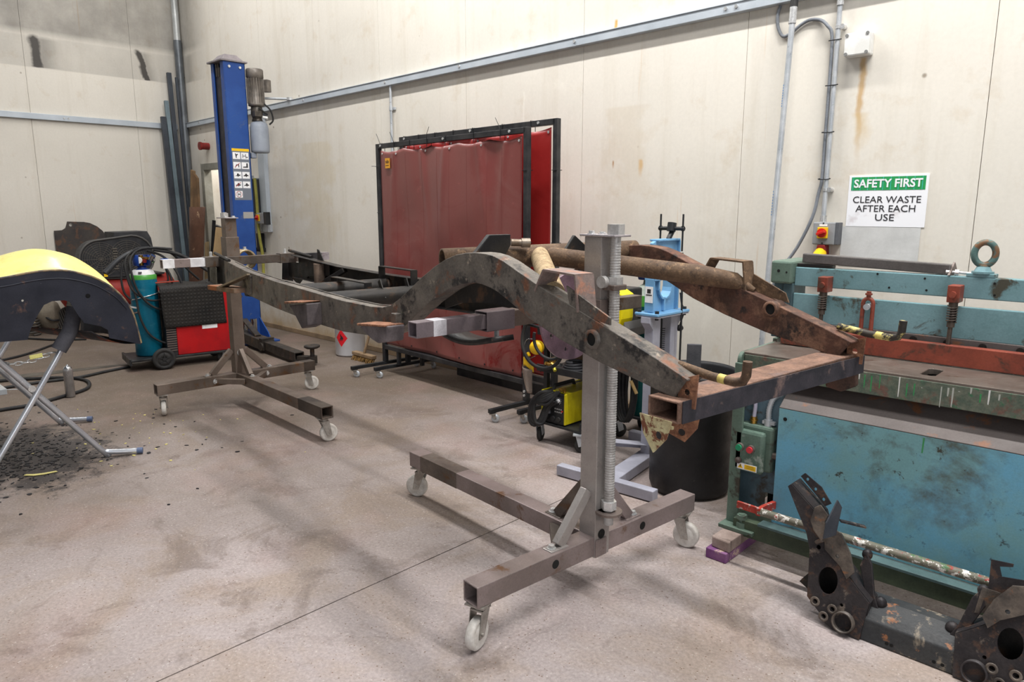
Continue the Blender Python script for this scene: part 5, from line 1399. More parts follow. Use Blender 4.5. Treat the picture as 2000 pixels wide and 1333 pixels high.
t2, *_ = screen((-5.15, 3.99), (-3.30, 3.885), 2.075, 'bright red vinyl welding screen standing behind, showing at the right edge', lin(150, 36, 34), lin(128, 22, 22), 'bright_red_vinyl', 2)
t1, P1, d1, n1, sag1 = screen((-5.33, 3.87), (-3.46, 3.76), 2.02, 'dusty dark red vinyl welding screen in front with yellow corner label', lin(124, 68, 64), lin(112, 26, 26), 'dusty_red_vinyl', 1)
mb = MB(); c = sag1(0.075, 0.94); 
mb.obox(c + n1 * 0.014, d1, n1, (0, 0, 1), 0.034, 0.002, 0.042); lab = build('corner_label', mb, plain('amber_label', lin(222, 158, 38), 0.4), t1)
mb = MB()
mb.plate([(-0.022, -0.012), (0.022, -0.012), (0.027, 0.010), (0.012, 0.004), (0.004, 0.016), (-0.004, 0.016), (-0.012, 0.004), (-0.027, 0.010)], c + n1 * 0.0166 + V((0, 0, 0.012)), d1, (0, 0, 1), 0.0006); mb.obox(c + n1 * 0.017 - V((0, 0, 0.018)), d1, n1, (0, 0, 1), 0.024, 0.0004, 0.003)
build('label_emblem', mb, worn('label_brown', lin(120, 84, 40)), lab)

# dark flat bars lying under the screens, against the wall
for k, (x0, x1, y, z, lab_) in enumerate(((-4.75, -3.4, 4.29, 0.05, 'dark steel channel lying on the floor behind the screens'),)):
    mb = MB(); mb.beam((x0, y, z), (x1, y - 0.06, z), 0.12, 0.10); tag(build('steel_channel', mb, m_black_paint, bevel=0.006), lab_, 'steel channel')

# ------------------------------------------------------------------ drum and broom
t = thing('plastic_drum', 'white cylindrical drum with red flammable diamond label by the wall', 'drum', (-6.235, 4.09, 0))
dc = V((-6.235, 4.09, 0)); dr = 0.150
mb = MB(); mb.lathe([(0.0, 0.004), (dr - 0.012, 0.004), (dr - 0.004, 0.010), (dr, 0.02), (dr, 0.345), (dr + 0.008, 0.35), (dr + 0.008, 0.385), (dr - 0.01, 0.392), (0, 0.392)], dc, (0, 0, 1), 40)
build('body', mb, worn('white_drum', lin(228, 228, 232), lin(214, 214, 218), 0.6, 3, rough=0.4, grain=0.02, bump=0.0), t)
va = math.atan2(-4.09, 6.235) - 0.62
def on_drum(a, z, o=0.0008): return dc + V((math.cos(a), math.sin(a), 0)) * (dr + o) + V((0, 0, z))
mb = MB(); mb.grid(lambda u, v: on_drum(va + ((u - 0.5) - (v - 0.5)) * 0.068 / dr, 0.195 + ((u - 0.5) + (v - 0.5)) * 0.068 * 1.15 * 1.15), 8, 8)
dl = build('hazard_diamond', mb, plain('hazard_red', lin(214, 30, 42), 0.4), t)
mb = MB(); mb.grid(lambda u, v: on_drum(va + (u - 0.5) * 0.042 * (1 - 0.85 * v) / dr + 0.05 * math.sin(5 * v), 0.180 + v * 0.055, 0.0014), 4, 8); build('flame_mark', mb, m_ink, dl)
mb = MB(); mb.grid(lambda u, v: on_drum(va + (u - 0.5) * 0.04 / dr, 0.170 + v * 0.005, 0.0014), 4, 2); build('flame_base', mb, m_ink, dl)

t = thing('broom', 'yard broom with wooden head and brown bristles beside the white drum', 'broom', (-5.86, 3.97, 0))
mb = MB(); mb.beam((-6.02, 3.99, 0.066), (-5.68, 3.99, 0.060), 0.06, 0.035); build('broom_head', mb, worn('pale_wood', lin(150, 126, 98), lin(124, 102, 78), 0.8, 10, rough=0.7), t, bevel=0.006)
mb = MB(); rb = random.Random(5)
for i in range(34):
    for j in range(4):
        p = V((-6.01 + i * 0.0097, 3.968 + j * 0.014, 0.045)); q = p + V((rb.uniform(-0.014, 0.014), -0.022 + rb.uniform(-0.012, 0.012), -0.044))
        mb.cyl(p, q, 0.0032, 4, caps=False)
o = build('bristles', mb, worn('brown_bristle', lin(146, 112, 62), lin(104, 78, 44), 0.9, 30, rough=0.8), t); o['kind'] = 'stuff'
mb = MB(); mb.tube([(-5.85, 3.99, 0.075), (-5.66, 4.315, 1.25)], 0.0135, 10); build('handle', mb, bpy.data.materials['pale_wood'], t)

# ------------------------------------------------------------------ welding trolley behind the near stand
m_cart = worn('black_cart_steel', lin(36, 37, 39), lin(52, 52, 53), 0.7, 8, rough=0.42, metal=0.25, grain=0.1)
m_lime = worn('yellow_machine_paint', lin(204, 190, 24), lin(184, 168, 22), 0.6, 6, rust=lin(70, 66, 40), rust_at=0.74, rough=0.4, grain=0.05)
m_lime2 = worn('bright_yellow_paint', lin(238, 218, 22), lin(226, 204, 20), 0.6, 6, rough=0.35, grain=0.03)
t = thing('welding_trolley', 'black steel welding trolley on castors with two shelves', 'trolley', (-2.80, 3.52, 0))
x0, x1, y0, y1 = -3.0, -2.62, 3.34, 3.82
mb = MB(); mb.box(x0, x1, y0, y1, 0.125, 0.14); mb.box(x1 - 0.012, x1, y0, y1, 0.14, 0.19); build('lower_tray', mb, m_cart, t, bevel=0.003)
mb = MB(); mb.box(x0, x1, y0 + 0.02, y1, 0.465, 0.475); build('middle_shelf', mb, m_cart, t)
mb = MB(); mb.box(x0, x1, y0 + 0.015, y0 + 0.03, 0.465, 0.51); build('shelf_lip', mb, m_cart, t, bevel=0.003)
mb = MB(); mb.box(x0, x1 + 0.21, y0 + 0.02, y1 - 0.12, 0.735, 0.75); mb.box(x0, x1 + 0.21, y0 + 0.02, y0 + 0.03, 0.70, 0.75); build('top_shelf', mb, m_cart, t, bevel=0.003)
for x in (x0 + 0.015, x1 - 0.015):
    for y in (y0 + 0.10, y1 - 0.02):
        mb = MB(); mb.beam((x, y, 0.14), (x, y, 0.735), 0.03, 0.03, up=(1, 0, 0)); build('upright', mb, m_cart, t)
for x, y, a in ((x0 + 0.035, y0 + 0.01, 1.9), (x1 - 0.02, y0 + 0.01, 0.6), (x1 - 0.03, y1 - 0.05, 1.2), (x0 + 0.03, y1 - 0.05, 1.2)):
    sx, sy = math.cos(a), math.sin(a); c = V((x + sx * 0.02, y + sy * 0.02, 0.047)); ax = V((-sy, sx, 0))
    mb = MB()
    for s in (-1, 1): mb.beam(c + ax * s * 0.019, V((x, y, 0.12)) + ax * s * 0.019, 0.04, 0.003, up=ax)
    mb.obox((x, y, 0.118), (sx, sy, 0), ax, (0, 0, 1), 0.035, 0.03, 0.004); f = build('castor', mb, m_galv, t)
    mb = MB(); mb.lathe([(0.008, -0.013), (0.036, -0.014), (0.047, -0.009), (0.047, 0.009), (0.036, 0.014), (0.008, 0.013)], c, ax, 22); build('wheel', mb, m_black_rubber, f)
mb = MB(); mb.tube([(x0 - 0.03, y0 - 0.02, 0.775), (x0 - 0.03, y0 - 0.055, 0.775), (x1 - 0.05, y0 - 0.055, 0.745)], 0.010, 10); mb.tube([(x0 - 0.03, y0 - 0.055, 0.785), (x0 + 0.12, y0 - 0.02, 0.79)], 0.010, 8); build('push_handle', mb, m_cart, t)

# lower machine: black front with controls, yellow sides
t = thing('plasma_cutter', 'small black and yellow inverter welder on the bottom tray of the trolley', 'welder', (-2.83, 3.52, 0.14))
ax0, ax1, ay0 = -2.945, -2.755, 3.352
mb = MB(); mb.box(ax0, ax1, ay0, 3.74, 0.141, 0.345); build('case', mb, m_black_plastic, t, bevel=0.008)
for x in (ax0 - 0.005, ax1 - 0.007):
    mb = MB(); mb.box(x, x + 0.012, ay0 - 0.004, 3.745, 0.150, 0.350); build('side_cover', mb, m_lime, t, bevel=0.003)
mb = MB(); mb.box(ax0 + 0.05, ax1 + 0.006, ay0 + 0.02, 3.70, 0.345, 0.352); build('top_cover', mb, m_lime, t, bevel=0.003)
mb = MB(); mb.cyl((ax1 - 0.055, ay0, 0.300), (ax1 - 0.055, ay0 - 0.010, 0.300), 0.013, 16); mb.obox((ax1 - 0.055, ay0 - 0.013, 0.300), (0.5, 0, 0.86), (0, 1, 0), (-0.86, 0, 0.5), 0.010, 0.005, 0.003); build('dial', mb, m_paper, t)
for k, a in enumerate(range(-60, 241, 30)):
    p = V((ax1 - 0.055 + 0.020 * math.cos(R(a)), ay0 - 0.0004, 0.300 + 0.020 * math.sin(R(a))))
    mb = MB(); mb.obox(p, (math.cos(R(a)), 0, math.sin(R(a))), (0, 1, 0), (-math.sin(R(a)), 0, math.cos(R(a))), 0.003, 0.0004, 0.0007); build('dial_mark', mb, m_paper, t)
for z in (0.245, 0.225):
    for k in range(4):
        mb = MB(); mb.box(ax1 - 0.085 + k * 0.016, ax1 - 0.075 + k * 0.016, ay0 - 0.0008, ay0, z - 0.004, z + 0.004); build('panel_mark', mb, worn('grey_print', lin(160, 160, 158)), t)
mb = MB(); mb.cyl((ax1 - 0.022, ay0, 0.235), (ax1 - 0.022, ay0 - 0.005, 0.235), 0.005, 10); build('red_lamp', mb, m_red_plastic, t)
for x in (ax0 + 0.04, ax0 + 0.095, ax1 - 0.05):
    mb = MB(); mb.cyl((x, ay0, 0.178), (x, ay0 - 0.012, 0.178), 0.016, 14); build('output_socket', mb, m_black_rubber, t)
mb = MB(); mb.tube([(ax0 + 0.06, ay0 + 0.04, 0.35), (ax0 + 0.06, ay0 + 0.05, 0.378), (ax0 + 0.06, ay0 + 0.24, 0.378), (ax0 + 0.06, ay0 + 0.25, 0.35)], 0.012, 10); build('carry_handle', mb, m_black_rubber, t)
mb = MB(); mb.cyl((ax1 - 0.03, ay0 + 0.02, 0.372), (ax1 - 0.03, ay0 - 0.01, 0.378), 0.014, 12); mb.cyl((ax1 - 0.03, ay0 + 0.03, 0.352), (ax1 - 0.03, ay0 + 0.03, 0.385), 0.010, 12); build('brass_coupling', mb, m_brass, t)
t = thing('torch_leads', 'bundle of black torch leads hanging in front of the lower welder', 'cables', (-2.97, 3.28, 0.10))
rc = random.Random(9)
for k in range(6):
    o = k * 0.012
    pts = [(ax0 + 0.10 + o, ay0 - 0.02, 0.36), (ax0 + 0.03 + o, ay0 - 0.05, 0.345 - o), (ax0 - 0.035 + o * 0.6, ay0 - 0.065, 0.27), (ax0 - 0.055 + o, ay0 - 0.06 - o * 0.3, 0.17), (ax0 - 0.02 + o, ay0 - 0.07, 0.125 + o * 0.4), (ax0 + 0.03 + o * 0.5, ay0 - 0.055, 0.165), (ax0 + 0.05 + o * 0.7, ay0 - 0.035, 0.25), (ax0 + 0.085 + o, ay0 - 0.03, 0.30)]
    mb = MB(); mb.tube(smooth_path([V(p) + V((rc.uniform(-.006, .006), rc.uniform(-.006, .006), rc.uniform(-.006, .006))) for p in pts], 5), 0.0125 - 0.001 * (k % 3), 8)
    build('lead', mb, m_black_rubber, t)
mb = MB(); mb.tube([(ax0 + 0.055, ay0 - 0.035, 0.345), (ax0 + 0.075, ay0 - 0.03, 0.27), (ax0 + 0.085, ay0 - 0.03, 0.215)], [0.016, 0.018, 0.012], 10); build('torch_grip', mb, worn('dark_grey_grip', lin(66, 66, 70), rough=0.5), t)

# things kept on the middle shelf
t = thing('brass_regulator', 'brass gas regulator lying on the middle shelf of the trolley', 'regulator', (-2.86, 3.37, 0.476))
mb = MB(); mb.cyl((-2.925, 3.375, 0.515), (-2.85, 3.355, 0.520), 0.013, 12); mb.cyl_flat((-2.935, 3.377, 0.514), (-2.918, 3.373, 0.515), 0.019, 6); mb.ball((-2.87, 3.36, 0.519), 0.022, 0.022, 0.022, 14, 8); build('body', mb, m_brass, t)
mb = MB(); mb.cyl((-2.86, 3.357, 0.52), (-2.83, 3.34, 0.492), 0.011, 12); build('outlet', mb, worn('yellow_brass', lin(200, 190, 70), rough=0.35, metal=0.5), t)
mb = MB(); mb.cyl((-2.85, 3.36, 0.522), (-2.80, 3.37, 0.53), 0.006, 8); mb.cyl((-2.805, 3.37, 0.53), (-2.80, 3.355, 0.535), 0.009, 8); build('key', mb, m_chrome, t)
mb = MB(); mb.cyl((-2.875, 3.385, 0.545), (-2.872, 3.362, 0.547), 0.024, 18); build('gauge', mb, m_brass, t)
t = thing('coiled_lead', 'grey coiled lead lying on the middle shelf behind the regulator', 'cable', (-2.75, 3.45, 0.476))
mb = MB(); mb.tube([(-2.77 + (0.085 - 0.0006 * i) * math.cos(i * 0.35), 3.46 + 0.06 * math.sin(i * 0.35), 0.484 + i * 0.0009) for i in range(70)], 0.008, 7); build('coil', mb, worn('grey_lead', lin(92, 92, 96), rough=0.5), t)
mb = MB(); mb.box(-2.90, -2.66, 3.56, 3.78, 0.476, 0.700); tag(build('cardboard_box', mb, worn('cardboard', lin(150, 124, 96), lin(134, 110, 84), 0.7, 6, rough=0.85), bevel=0.004), 'brown cardboard box at the back of the trolley shelf', 'box')
mb = MB(); mb.lathe([(0, 0), (0.048, 0), (0.052, 0.01), (0.054, 0.085), (0.050, 0.085), (0.048, 0.012), (0, 0.012)], (-2.825, 3.44, 0.58), (0.15, -0.35, 0.92), 24)
t = thing('black_cup', 'black round grinder guard hanging above the coiled lead', 'guard', (-2.825, 3.44, 0.56)); build('bowl', mb, m_black_plastic, t)
mb = MB(); mb.tube([(-2.81, 3.46, 0.655), (-2.80, 3.50, 0.735)], 0.006, 6); build('hanging_cord', mb, m_black_rubber, t)

# yellow face shield with ear cups hanging from the trolley handle
t = thing('face_shield', 'yellow ear defenders with clear face shield hanging on the trolley', 'face shield', (-2.97, 3.26, 0.45))
ec = V((-2.935, 3.285, 0.635)); fn = V((0.52, -0.82, 0.12)).normalized()
mb = MB(); mb.lathe([(0, 0.034), (0.020, 0.033), (0.036, 0.026), (0.045, 0.012), (0.046, -0.012), (0.040, -0.016), (0, -0.016)], ec, fn, 28); c1 = build('ear_cup', mb, m_yellow_plastic, t)
mb = MB(); mb.cyl(ec + fn * 0.030 + V((-0.022, 0, -0.004)), ec + fn * 0.036 + V((-0.022, 0, -0.004)), 0.004, 8); build('cup_mark', mb, m_red_plastic, c1)
mb = MB(); mb.lathe([(0.040, -0.016), (0.046, -0.022), (0.042, -0.040), (0.020, -0.040)], ec, fn, 24); build('ear_cushion', mb, m_black_rubber, t)
mb = MB(); mb.tube(smooth_path([ec + V((-0.01, 0.0, 0.05)), ec + V((-0.07, -0.01, 0.045)), ec + V((-0.095, -0.015, 0.0)), ec + V((-0.09, -0.012, -0.06)), ec + V((-0.05, -0.01, -0.075)), ec + V((-0.01, 0, -0.055))], 6), 0.0028, 6); build('wire_band', mb, m_chrome, t)
mb = MB(); mb.grid(lambda u, v: V((-3.035 + 0.085 * u, 3.245 + 0.03 * math.cos(3 * (u - 0.5)) * -1 + 0.03, 0.555 - 0.055 * u * 0.5 - 0.055 * v + 0.03 * math.sin(3.14 * u))), 12, 5); build('brow_guard', mb, m_yellow_plastic, t, solid=0.006)
mb = MB(); mb.obox((-2.99, 3.26, 0.582), (0.8, 0, 0.6), (0, 1, 0), (-0.6, 0, 0.8), 0.018, 0.01, 0.014); build('hinge', mb, m_yellow_plastic, t, bevel=0.004)
gl = NT('clear_visor'); gl.b.inputs['Transmission Weight'].default_value = 0.75; gl.b.inputs['IOR'].default_value = 1.1
mb = MB(); mb.grid(lambda u, v: V((-3.03 + 0.085 * u + 0.055 * v * v * (1 - u), 3.255 - 0.03 * math.sin(3.14 * u), 0.515 - 0.02 * u - 0.155 * v)), 12, 10); build('visor', mb, gl.out(lin(196, 180, 168), 0.22), t, solid=0.002)

# hose loops on the handle
mb = MB()
hc = V((-2.865, 3.255, 0.69))
pts = [hc + V((0.165 * math.cos(R(a)), -0.01 * math.sin(R(2 * a)), 0.172 * math.sin(R(a)))) for a in range(118, 420, 12)]
mb.tube(smooth_path(pts, 2), 0.0115, 9)
t = thing('torch_hose', 'large black hose loop hanging in front of the trolley', 'hose', (-2.90, 3.27, 0.5)); build('outer_loop', mb, m_black_rubber, t)
pts = [hc + V((0.125 * math.cos(R(a)) + 0.08, -0.025, 0.118 * math.sin(R(a)) + 0.02)) for a in range(165, 400, 12)]
mb = MB(); mb.tube(smooth_path(pts, 2), 0.010, 9); build('inner_loop', mb, m_black_rubber, t)

# upper machine
t = thing('wire_welder', 'black welder with bright yellow chamfered side panel on the trolley top', 'welder', (-2.76, 3.55, 0.75))
mb = MB(); mb.box(-2.91, -2.435, 3.40, 3.69, 0.751, 1.02); build('case', mb, m_cart, t, bevel=0.01)
mb = MB(); mb.plate([(-2.74, 0.765), (-2.43, 0.765), (-2.40, 0.80), (-2.380, 0.86), (-2.380, 1.0), (-2.43, 1.025), (-2.74, 1.025)], (0, 3.395, 0), (1, 0, 0), (0, 0, 1), -0.12); build('yellow_panel', mb, m_lime2, t, bevel=0.004)
mb = MB(); mb.plate([(-2.43, 0.751), (-2.37, 0.751), (-2.355, 0.80), (-2.37, 0.845), (-2.385, 0.80), (-2.43, 0.762)], (0, 3.41, 0), (1, 0, 0), (0, 0, 1), -0.25); build('corner_foot', mb, worn('grey_corner', lin(104, 102, 100), rough=0.5), t, bevel=0.004)
mb = MB(); mb.tube([(-2.90, 3.5, 1.02), (-2.90, 3.5, 1.06), (-2.64, 3.5, 1.06), (-2.64, 3.5, 1.02)], 0.012, 8); build('carry_handle', mb, m_cart, t)
# gas bottle behind it
t = thing('gas_cylinder', 'dark teal gas cylinder with green shoulder standing behind the trolley', 'gas cylinder', (-2.62, 4.02, 0.0))
gc = V((-2.62, 4.02, 0.0))
mb = MB(); mb.lathe([(0, 0.115), (0.082, 0.115), (0.088, 0.125), (0.088, 0.86)], gc, (0, 0, 1), 32); build('body', mb, worn('dark_teal_cylinder', lin(20, 92, 92), lin(16, 76, 78), 0.6, 4, rough=0.35, grain=0.04, bump=0.03), t)
mb = MB(); mb.lathe([(0.0882, 0.86), (0.0882, 0.905), (0.084, 0.93)], gc, (0, 0, 1), 32); build('green_shoulder', mb, plain('shoulder_green', lin(78, 150, 62), 0.4), t)
mb = MB(); mb.lathe([(0.084, 0.93), (0.070, 0.965), (0.045, 0.99), (0.028, 1.0), (0.022, 1.03), (0, 1.03)], gc, (0, 0, 1), 32); build('label_collar', mb, worn('printed_collar', lin(190, 196, 186), lin(150, 160, 148), 0.8, 16, rough=0.5), t)
mb = MB(); mb.lathe([(0.050, 1.03), (0.056, 1.05), (0.056, 1.14), (0.045, 1.16), (0, 1.16)], gc + V((-0.01, 0, 0)), (0, 0, 1), 24); build('valve_guard', mb, worn('navy_guard', lin(34, 52, 96), rough=0.45), t)
mb = MB(); mb.cyl(gc + V((0.035, -0.05, 1.05)), gc + V((0.06, -0.085, 1.05)), 0.018, 12); build('valve_outlet', mb, m_brass, t)
mb = MB(); mb.box(gc.x - 0.12, gc.x + 0.12, gc.y - 0.11, gc.y + 0.11, 0.10, 0.114); mb.box(gc.x - 0.11, gc.x + 0.115, gc.y - 0.105, gc.y - 0.09, 0.70, 0.735); mb.beam((gc.x - 0.10, gc.y - 0.1, 0.10), (gc.x - 0.10, gc.y - 0.1, 0.735), 0.02, 0.02, up=(1, 0, 0)); build('carrier', mb, m_cart, t)
for s in (-1, 1):
    mb = MB(); mb.lathe([(0.01, -0.022), (0.07, -0.024), (0.098, -0.016), (0.100, 0), (0.098, 0.016), (0.07, 0.024), (0.01, 0.022)], gc + V((0.05 + s * 0.10, 0.06, 0.1)), (0.85, 0.5, 0), 26); build('wheel', mb, m_black_rubber, t)
t = thing('hose_coil', 'thick bundle of black hoses hanging beside the teal gas cylinder', 'hose', (-2.53, 3.66, 0.2))
for k in range(9):
    w = 0.075 - 0.005 * k
    pts = [V((-2.525 + 0.012 * (k % 3) + w * math.cos(R(a)), 3.645 + 0.006 * k, 0.43 + (0.27 - 0.012 * k) * math.sin(R(a)) - 0.01 * k)) for a in range(0, 360, 20)]
    mb = MB(); mb.tube(pts, 0.0115, 8, closed=True); build('hose_turn', mb, m_black_rubber, t)
mb = MB(); mb.cyl((-2.46, 3.63, 0.44), (-2.415, 3.63, 0.365), 0.011, 10); build('brass_tail', mb, worn('tan_tail', lin(196, 164, 110), rough=0.4), t)

# ------------------------------------------------------------------ blue C-frame hammer on its grey stand
m_ltblue = worn('light_blue_casting', lin(118, 166, 204), lin(108, 156, 196), 0.6, 6, rough=0.4, grain=0.04, bump=0.08)
m_ltgrey = worn('light_grey_stand', lin(172, 172, 184), lin(156, 156, 168), 0.6, 5, rough=0.42, grain=0.04, bump=0.05)
PO = V((-2.235, 3.59, 0.0)); PX = V((0.03, 0.99955, 0)); PN = V((0.99955, -0.03, 0))      # PN: side facing the camera
P = lambda a, z, o=0.0: PO + PX * a + PN * o + V((0, 0, z))
t = thing('planishing_hammer', 'light blue C-frame hammer on a grey pedal stand near the wall', 'planishing hammer', PO)
prof = [(-0.128, 0.905), (0.125, 0.905), (0.125, 1.315), (-0.09, 1.315), (-0.125, 1.300), (-0.125, 1.245), (0.025, 1.245), (0.05, 1.22), (0.05, 1.05), (0.036, 1.005), (-0.005, 0.978), (-0.042, 0.985), (-0.066, 1.015), (-0.072, 1.10), (-0.128, 1.10)]
mb = MB(); mb.plate(prof, P(0, 0, -0.012), PX, (0, 0, 1), 0.024); build('web', mb, m_ltblue, t, bevel=0.003)
def flange(a, b, w=0.062, th=0.012, name='flange'):
    mb = MB(); mb.beam(P(*a), P(*b), w, th, up=V((0, 0, 1)) if abs(a[0] - b[0]) > abs(a[1] - b[1]) else PX); return build(name, mb, m_ltblue, t, bevel=0.003)
flange((-0.125, 0.91), (-0.125, 1.10)); flange((-0.074, 1.03), (-0.074, 1.10)); flange((0.052, 1.04), (0.052, 1.225)); flange((0.122, 0.91), (0.122, 1.31))
flange((-0.10, 1.315), (0.122, 1.315)); flange((-0.125, 1.247), (0.045, 1.247)); flange((-0.015, 0.91), (-0.015, 0.99), 0.062, 0.014, 'rib')
mb = MB(); pts = [(0.052, 1.045), (0.045, 1.016), (0.028, 0.994), (-0.004, 0.979), (-0.040, 0.985), (-0.064, 1.008), (-0.074, 1.04)]
for a, b in zip(pts, pts[1:]): mb.beam(P(*a), P(*b), 0.062, 0.010, up=(0, 0, 1) if abs(a[0] - b[0]) > abs(a[1] - b[1]) else PX)
build('throat_flange', mb, m_ltblue, t)
mb = MB(); mb.obox(P(-0.094, 1.10), PX, PN, (0, 0, 1), 0.036, 0.036, 0.012); build('anvil_head', mb, m_ltblue, t, bevel=0.004)
mb = MB(); mb.obox(P(-0.094, 1.128), PX, PN, (0, 0, 1), 0.034, 0.03, 0.016); mb.cyl(P(-0.06, 1.12), P(-0.02, 1.12), 0.008, 10); build('anvil_clamp', mb, m_black_plastic, t, bevel=0.003)
mb = MB(); mb.cyl(P(-0.085, 1.14), P(-0.085, 1.185), 0.018, 14); build('anvil_die', mb, m_chrome, t)
mb = MB(); mb.obox(P(0.01, 0.898), PX, PN, (0, 0, 1), 0.165, 0.080, 0.008); build('base_flange', mb, m_ltblue, t, bevel=0.004)
mb = MB(); mb.obox(P(0.01, 0.885), PX, PN, (0, 0, 1), 0.160, 0.075, 0.004); build('stand_top', mb, m_ltgrey, t)
for a, o in ((-0.135, 0.06), (-0.135, -0.06), (0.155, 0.055), (0.155, -0.055)):
    mb = MB(); mb.cyl_flat(P(a, 0.906, o), P(a, 0.921, o), 0.012, 6); mb.cyl(P(a, 0.87, o), P(a, 0.882, o), 0.011, 8); build('base_bolt', mb, m_black_plastic, t)
mb = MB(); mb.obox(P(-0.118, 1.012, 0.0), PX, PN, (0, 0, 1), 0.0, 0.0, 0.0)
mb = MB(); mb.obox(P(-0.1325, 1.01, 0.0), PX, PN, (0, 0, 1), 0.0008, 0.026, 0.046); hl = build('rating_plate', mb, m_paper, t)
mb = MB(); mb.obox(P(-0.1337, 1.03, 0.0), PX, PN, (0, 0, 1), 0.0005, 0.012, 0.012); mb.obox(P(-0.1337, 1.008, 0.0), PX, PN, (0, 0, 1), 0.0005, 0.020, 0.003); build('plate_print', mb, m_ink, hl)
# T-handle with two rods
mb = MB(); mb.cyl(P(0.04, 1.315), P(0.085, 1.37), 0.015, 12); mb.cyl(P(0.065, 1.362), P(0.075, 1.41), 0.026, 14); build('ram_cap', mb, m_black_plastic, t)
mb = MB(); mb.cyl(P(0.07, 1.378, 0.085) , P(0.07, 1.378, -0.085), 0.011, 12); build('cross_rod', mb, m_black_plastic, t)
for o in (0.075, -0.075):
    mb = MB(); mb.tube([P(0.07, 1.25 if o > 0 else 1.20, o), P(0.07, 1.46, o)], 0.0055, 8); mb.cyl(P(0.07, 1.365, o), P(0.07, 1.392, o), 0.010, 6); build('stop_rod', mb, m_black_plastic, t)
mb = MB(); mb.tube(smooth_path([P(0.16, 1.0, 0.02), P(0.165, 0.93, 0.03), P(0.17, 0.90, 0.05), P(0.165, 0.86, 0.04), P(0.15, 0.80, 0.03)], 5), 0.005, 8); mb.ball(P(0.15, 0.79, 0.03), 0.024, 0.024, 0.02, 12, 8); build('control_knob', mb, m_black_plastic, t)
mb = MB(); mb.tube([P(0.10, 1.24, 0.06), P(0.095, 0.90, 0.075), P(0.09, 0.45, 0.08), P(0.085, 0.15, 0.06)], 0.006, 8); build('air_line', mb, m_black_rubber, t)
# stand: two box columns with shoulders, spring between, T base, pedal
for a in (-0.085, 0.095):
    mb = MB(); mb.beam(P(a, 0.06), P(a, 0.882), 0.06, 0.075, up=PX); build('column', mb, m_ltgrey, t, bevel=0.004)
    s_ = -1 if a < 0 else 1
    mb = MB(); mb.plate([(a + s_ * 0.03, 0.80), (a + s_ * 0.075, 0.85), (a + s_ * 0.075, 0.882), (a + s_ * 0.03, 0.882)], P(0, 0, -0.03), PX, (0, 0, 1), 0.06); build('shoulder', mb, m_ltgrey, t)
mb = MB(); mb.tube([P(0.005, 0.86, 0.0), P(-0.015, 0.30, 0.02)], 0.006, 8); build('pull_rod', mb, m_black_plastic, t)
mb = MB(); mb.tube([P(0.015, 0.0, 0.0) + V((0.016 * math.cos(i * 0.6), 0.016 * math.sin(i * 0.6), 0.80 - i * 0.0012)) for i in range(220)], 0.003, 5); build('return_spring', mb, m_black_plastic, t)
mb = MB(); mb.beam((-2.49, 2.985, 0.035), (-1.88, 3.03, 0.035), 0.055, 0.058); build('front_foot', mb, m_ltgrey, t, bevel=0.004)
mb = MB(); mb.beam((-2.165, 3.03, 0.035), (-2.29, 3.80, 0.035), 0.10, 0.058); build('spine', mb, m_ltgrey, t, bevel=0.004)
mb = MB(); mb.beam((-2.56, 3.79, 0.035), (-2.0, 3.83, 0.035), 0.055, 0.058); build('rear_foot', mb, m_ltgrey, t, bevel=0.004)
for q in ((-2.23, 3.50), (-2.16, 3.52)):
    mb = MB(); mb.cyl_flat((q[0], q[1], 0.064), (q[0], q[1], 0.078), 0.012, 6); build('floor_bolt', mb, m_black_plastic, t)
mb = MB()
mb.beam((-2.385, 3.22, 0.175), (-2.23, 3.55, 0.10), 0.085, 0.006); mb.beam((-2.47, 3.17, 0.178), (-2.36, 3.225, 0.178), 0.10, 0.006); mb.beam((-2.42, 3.21, 0.155), (-2.25, 3.56, 0.085), 0.006, 0.035)
build('pedal', mb, m_ltgrey, t, bevel=0.002)

# ------------------------------------------------------------------ black scrap bin
t = thing('scrap_bin', 'large round black plastic bin beside the green guillotine', 'bin', (-1.86, 3.33, 0))
bc = V((-1.86, 3.33, 0))
mb = MB(); mb.lathe([(0, 0.003), (0.185, 0.003), (0.205, 0.012), (0.214, 0.04), (0.224, 0.56), (0.232, 0.57), (0.232, 0.64), (0.236, 0.655), (0.226, 0.66), (0.219, 0.64), (0.214, 0.57), (0.200, 0.03), (0, 0.02)], bc, (0, 0, 1), 48); build('body', mb, worn('scuffed_black_plastic', lin(26, 26, 28), lin(36, 36, 38), 0.7, 7, rust=lin(66, 64, 64), rust_at=0.72, rust_soft=0.03, rust_scale=18, rough=0.5, bump=0.1), t)
rs = random.Random(11)
mb = MB(); mb.obox(bc + V((-0.04, 0.06, 0.62)), (0.85, 0.52, 0), (-0.52, 0.85, 0.0), (0, 0, 1), 0.038, 0.008, 0.16); tag(build('steel_offcut', mb, worn('dark_flat_steel', lin(92, 92, 96), lin(76, 76, 80), 0.7, 9, rough=0.5, metal=0.3), bevel=0.004), 'dark flat steel offcut standing upright out of the bin', 'offcut')
mats_ = [m_rust, m_black_oily, m_mill_dark, m_tube_rust]
mb = MB()
for k in range(46):
    a, r = rs.uniform(0, 6.28), rs.uniform(0, 0.17)
    c = bc + V((r * math.cos(a), r * math.sin(a), 0.46 + rs.uniform(0, 0.12)))
    x = V((rs.uniform(-1, 1), rs.uniform(-1, 1), rs.uniform(-.6, .6))).normalized(); fx, fy, fz = frame(x)
    mb.obox(c, fx, fy, fz, rs.uniform(.008, .03), rs.uniform(.002, .01), rs.uniform(.02, .06))
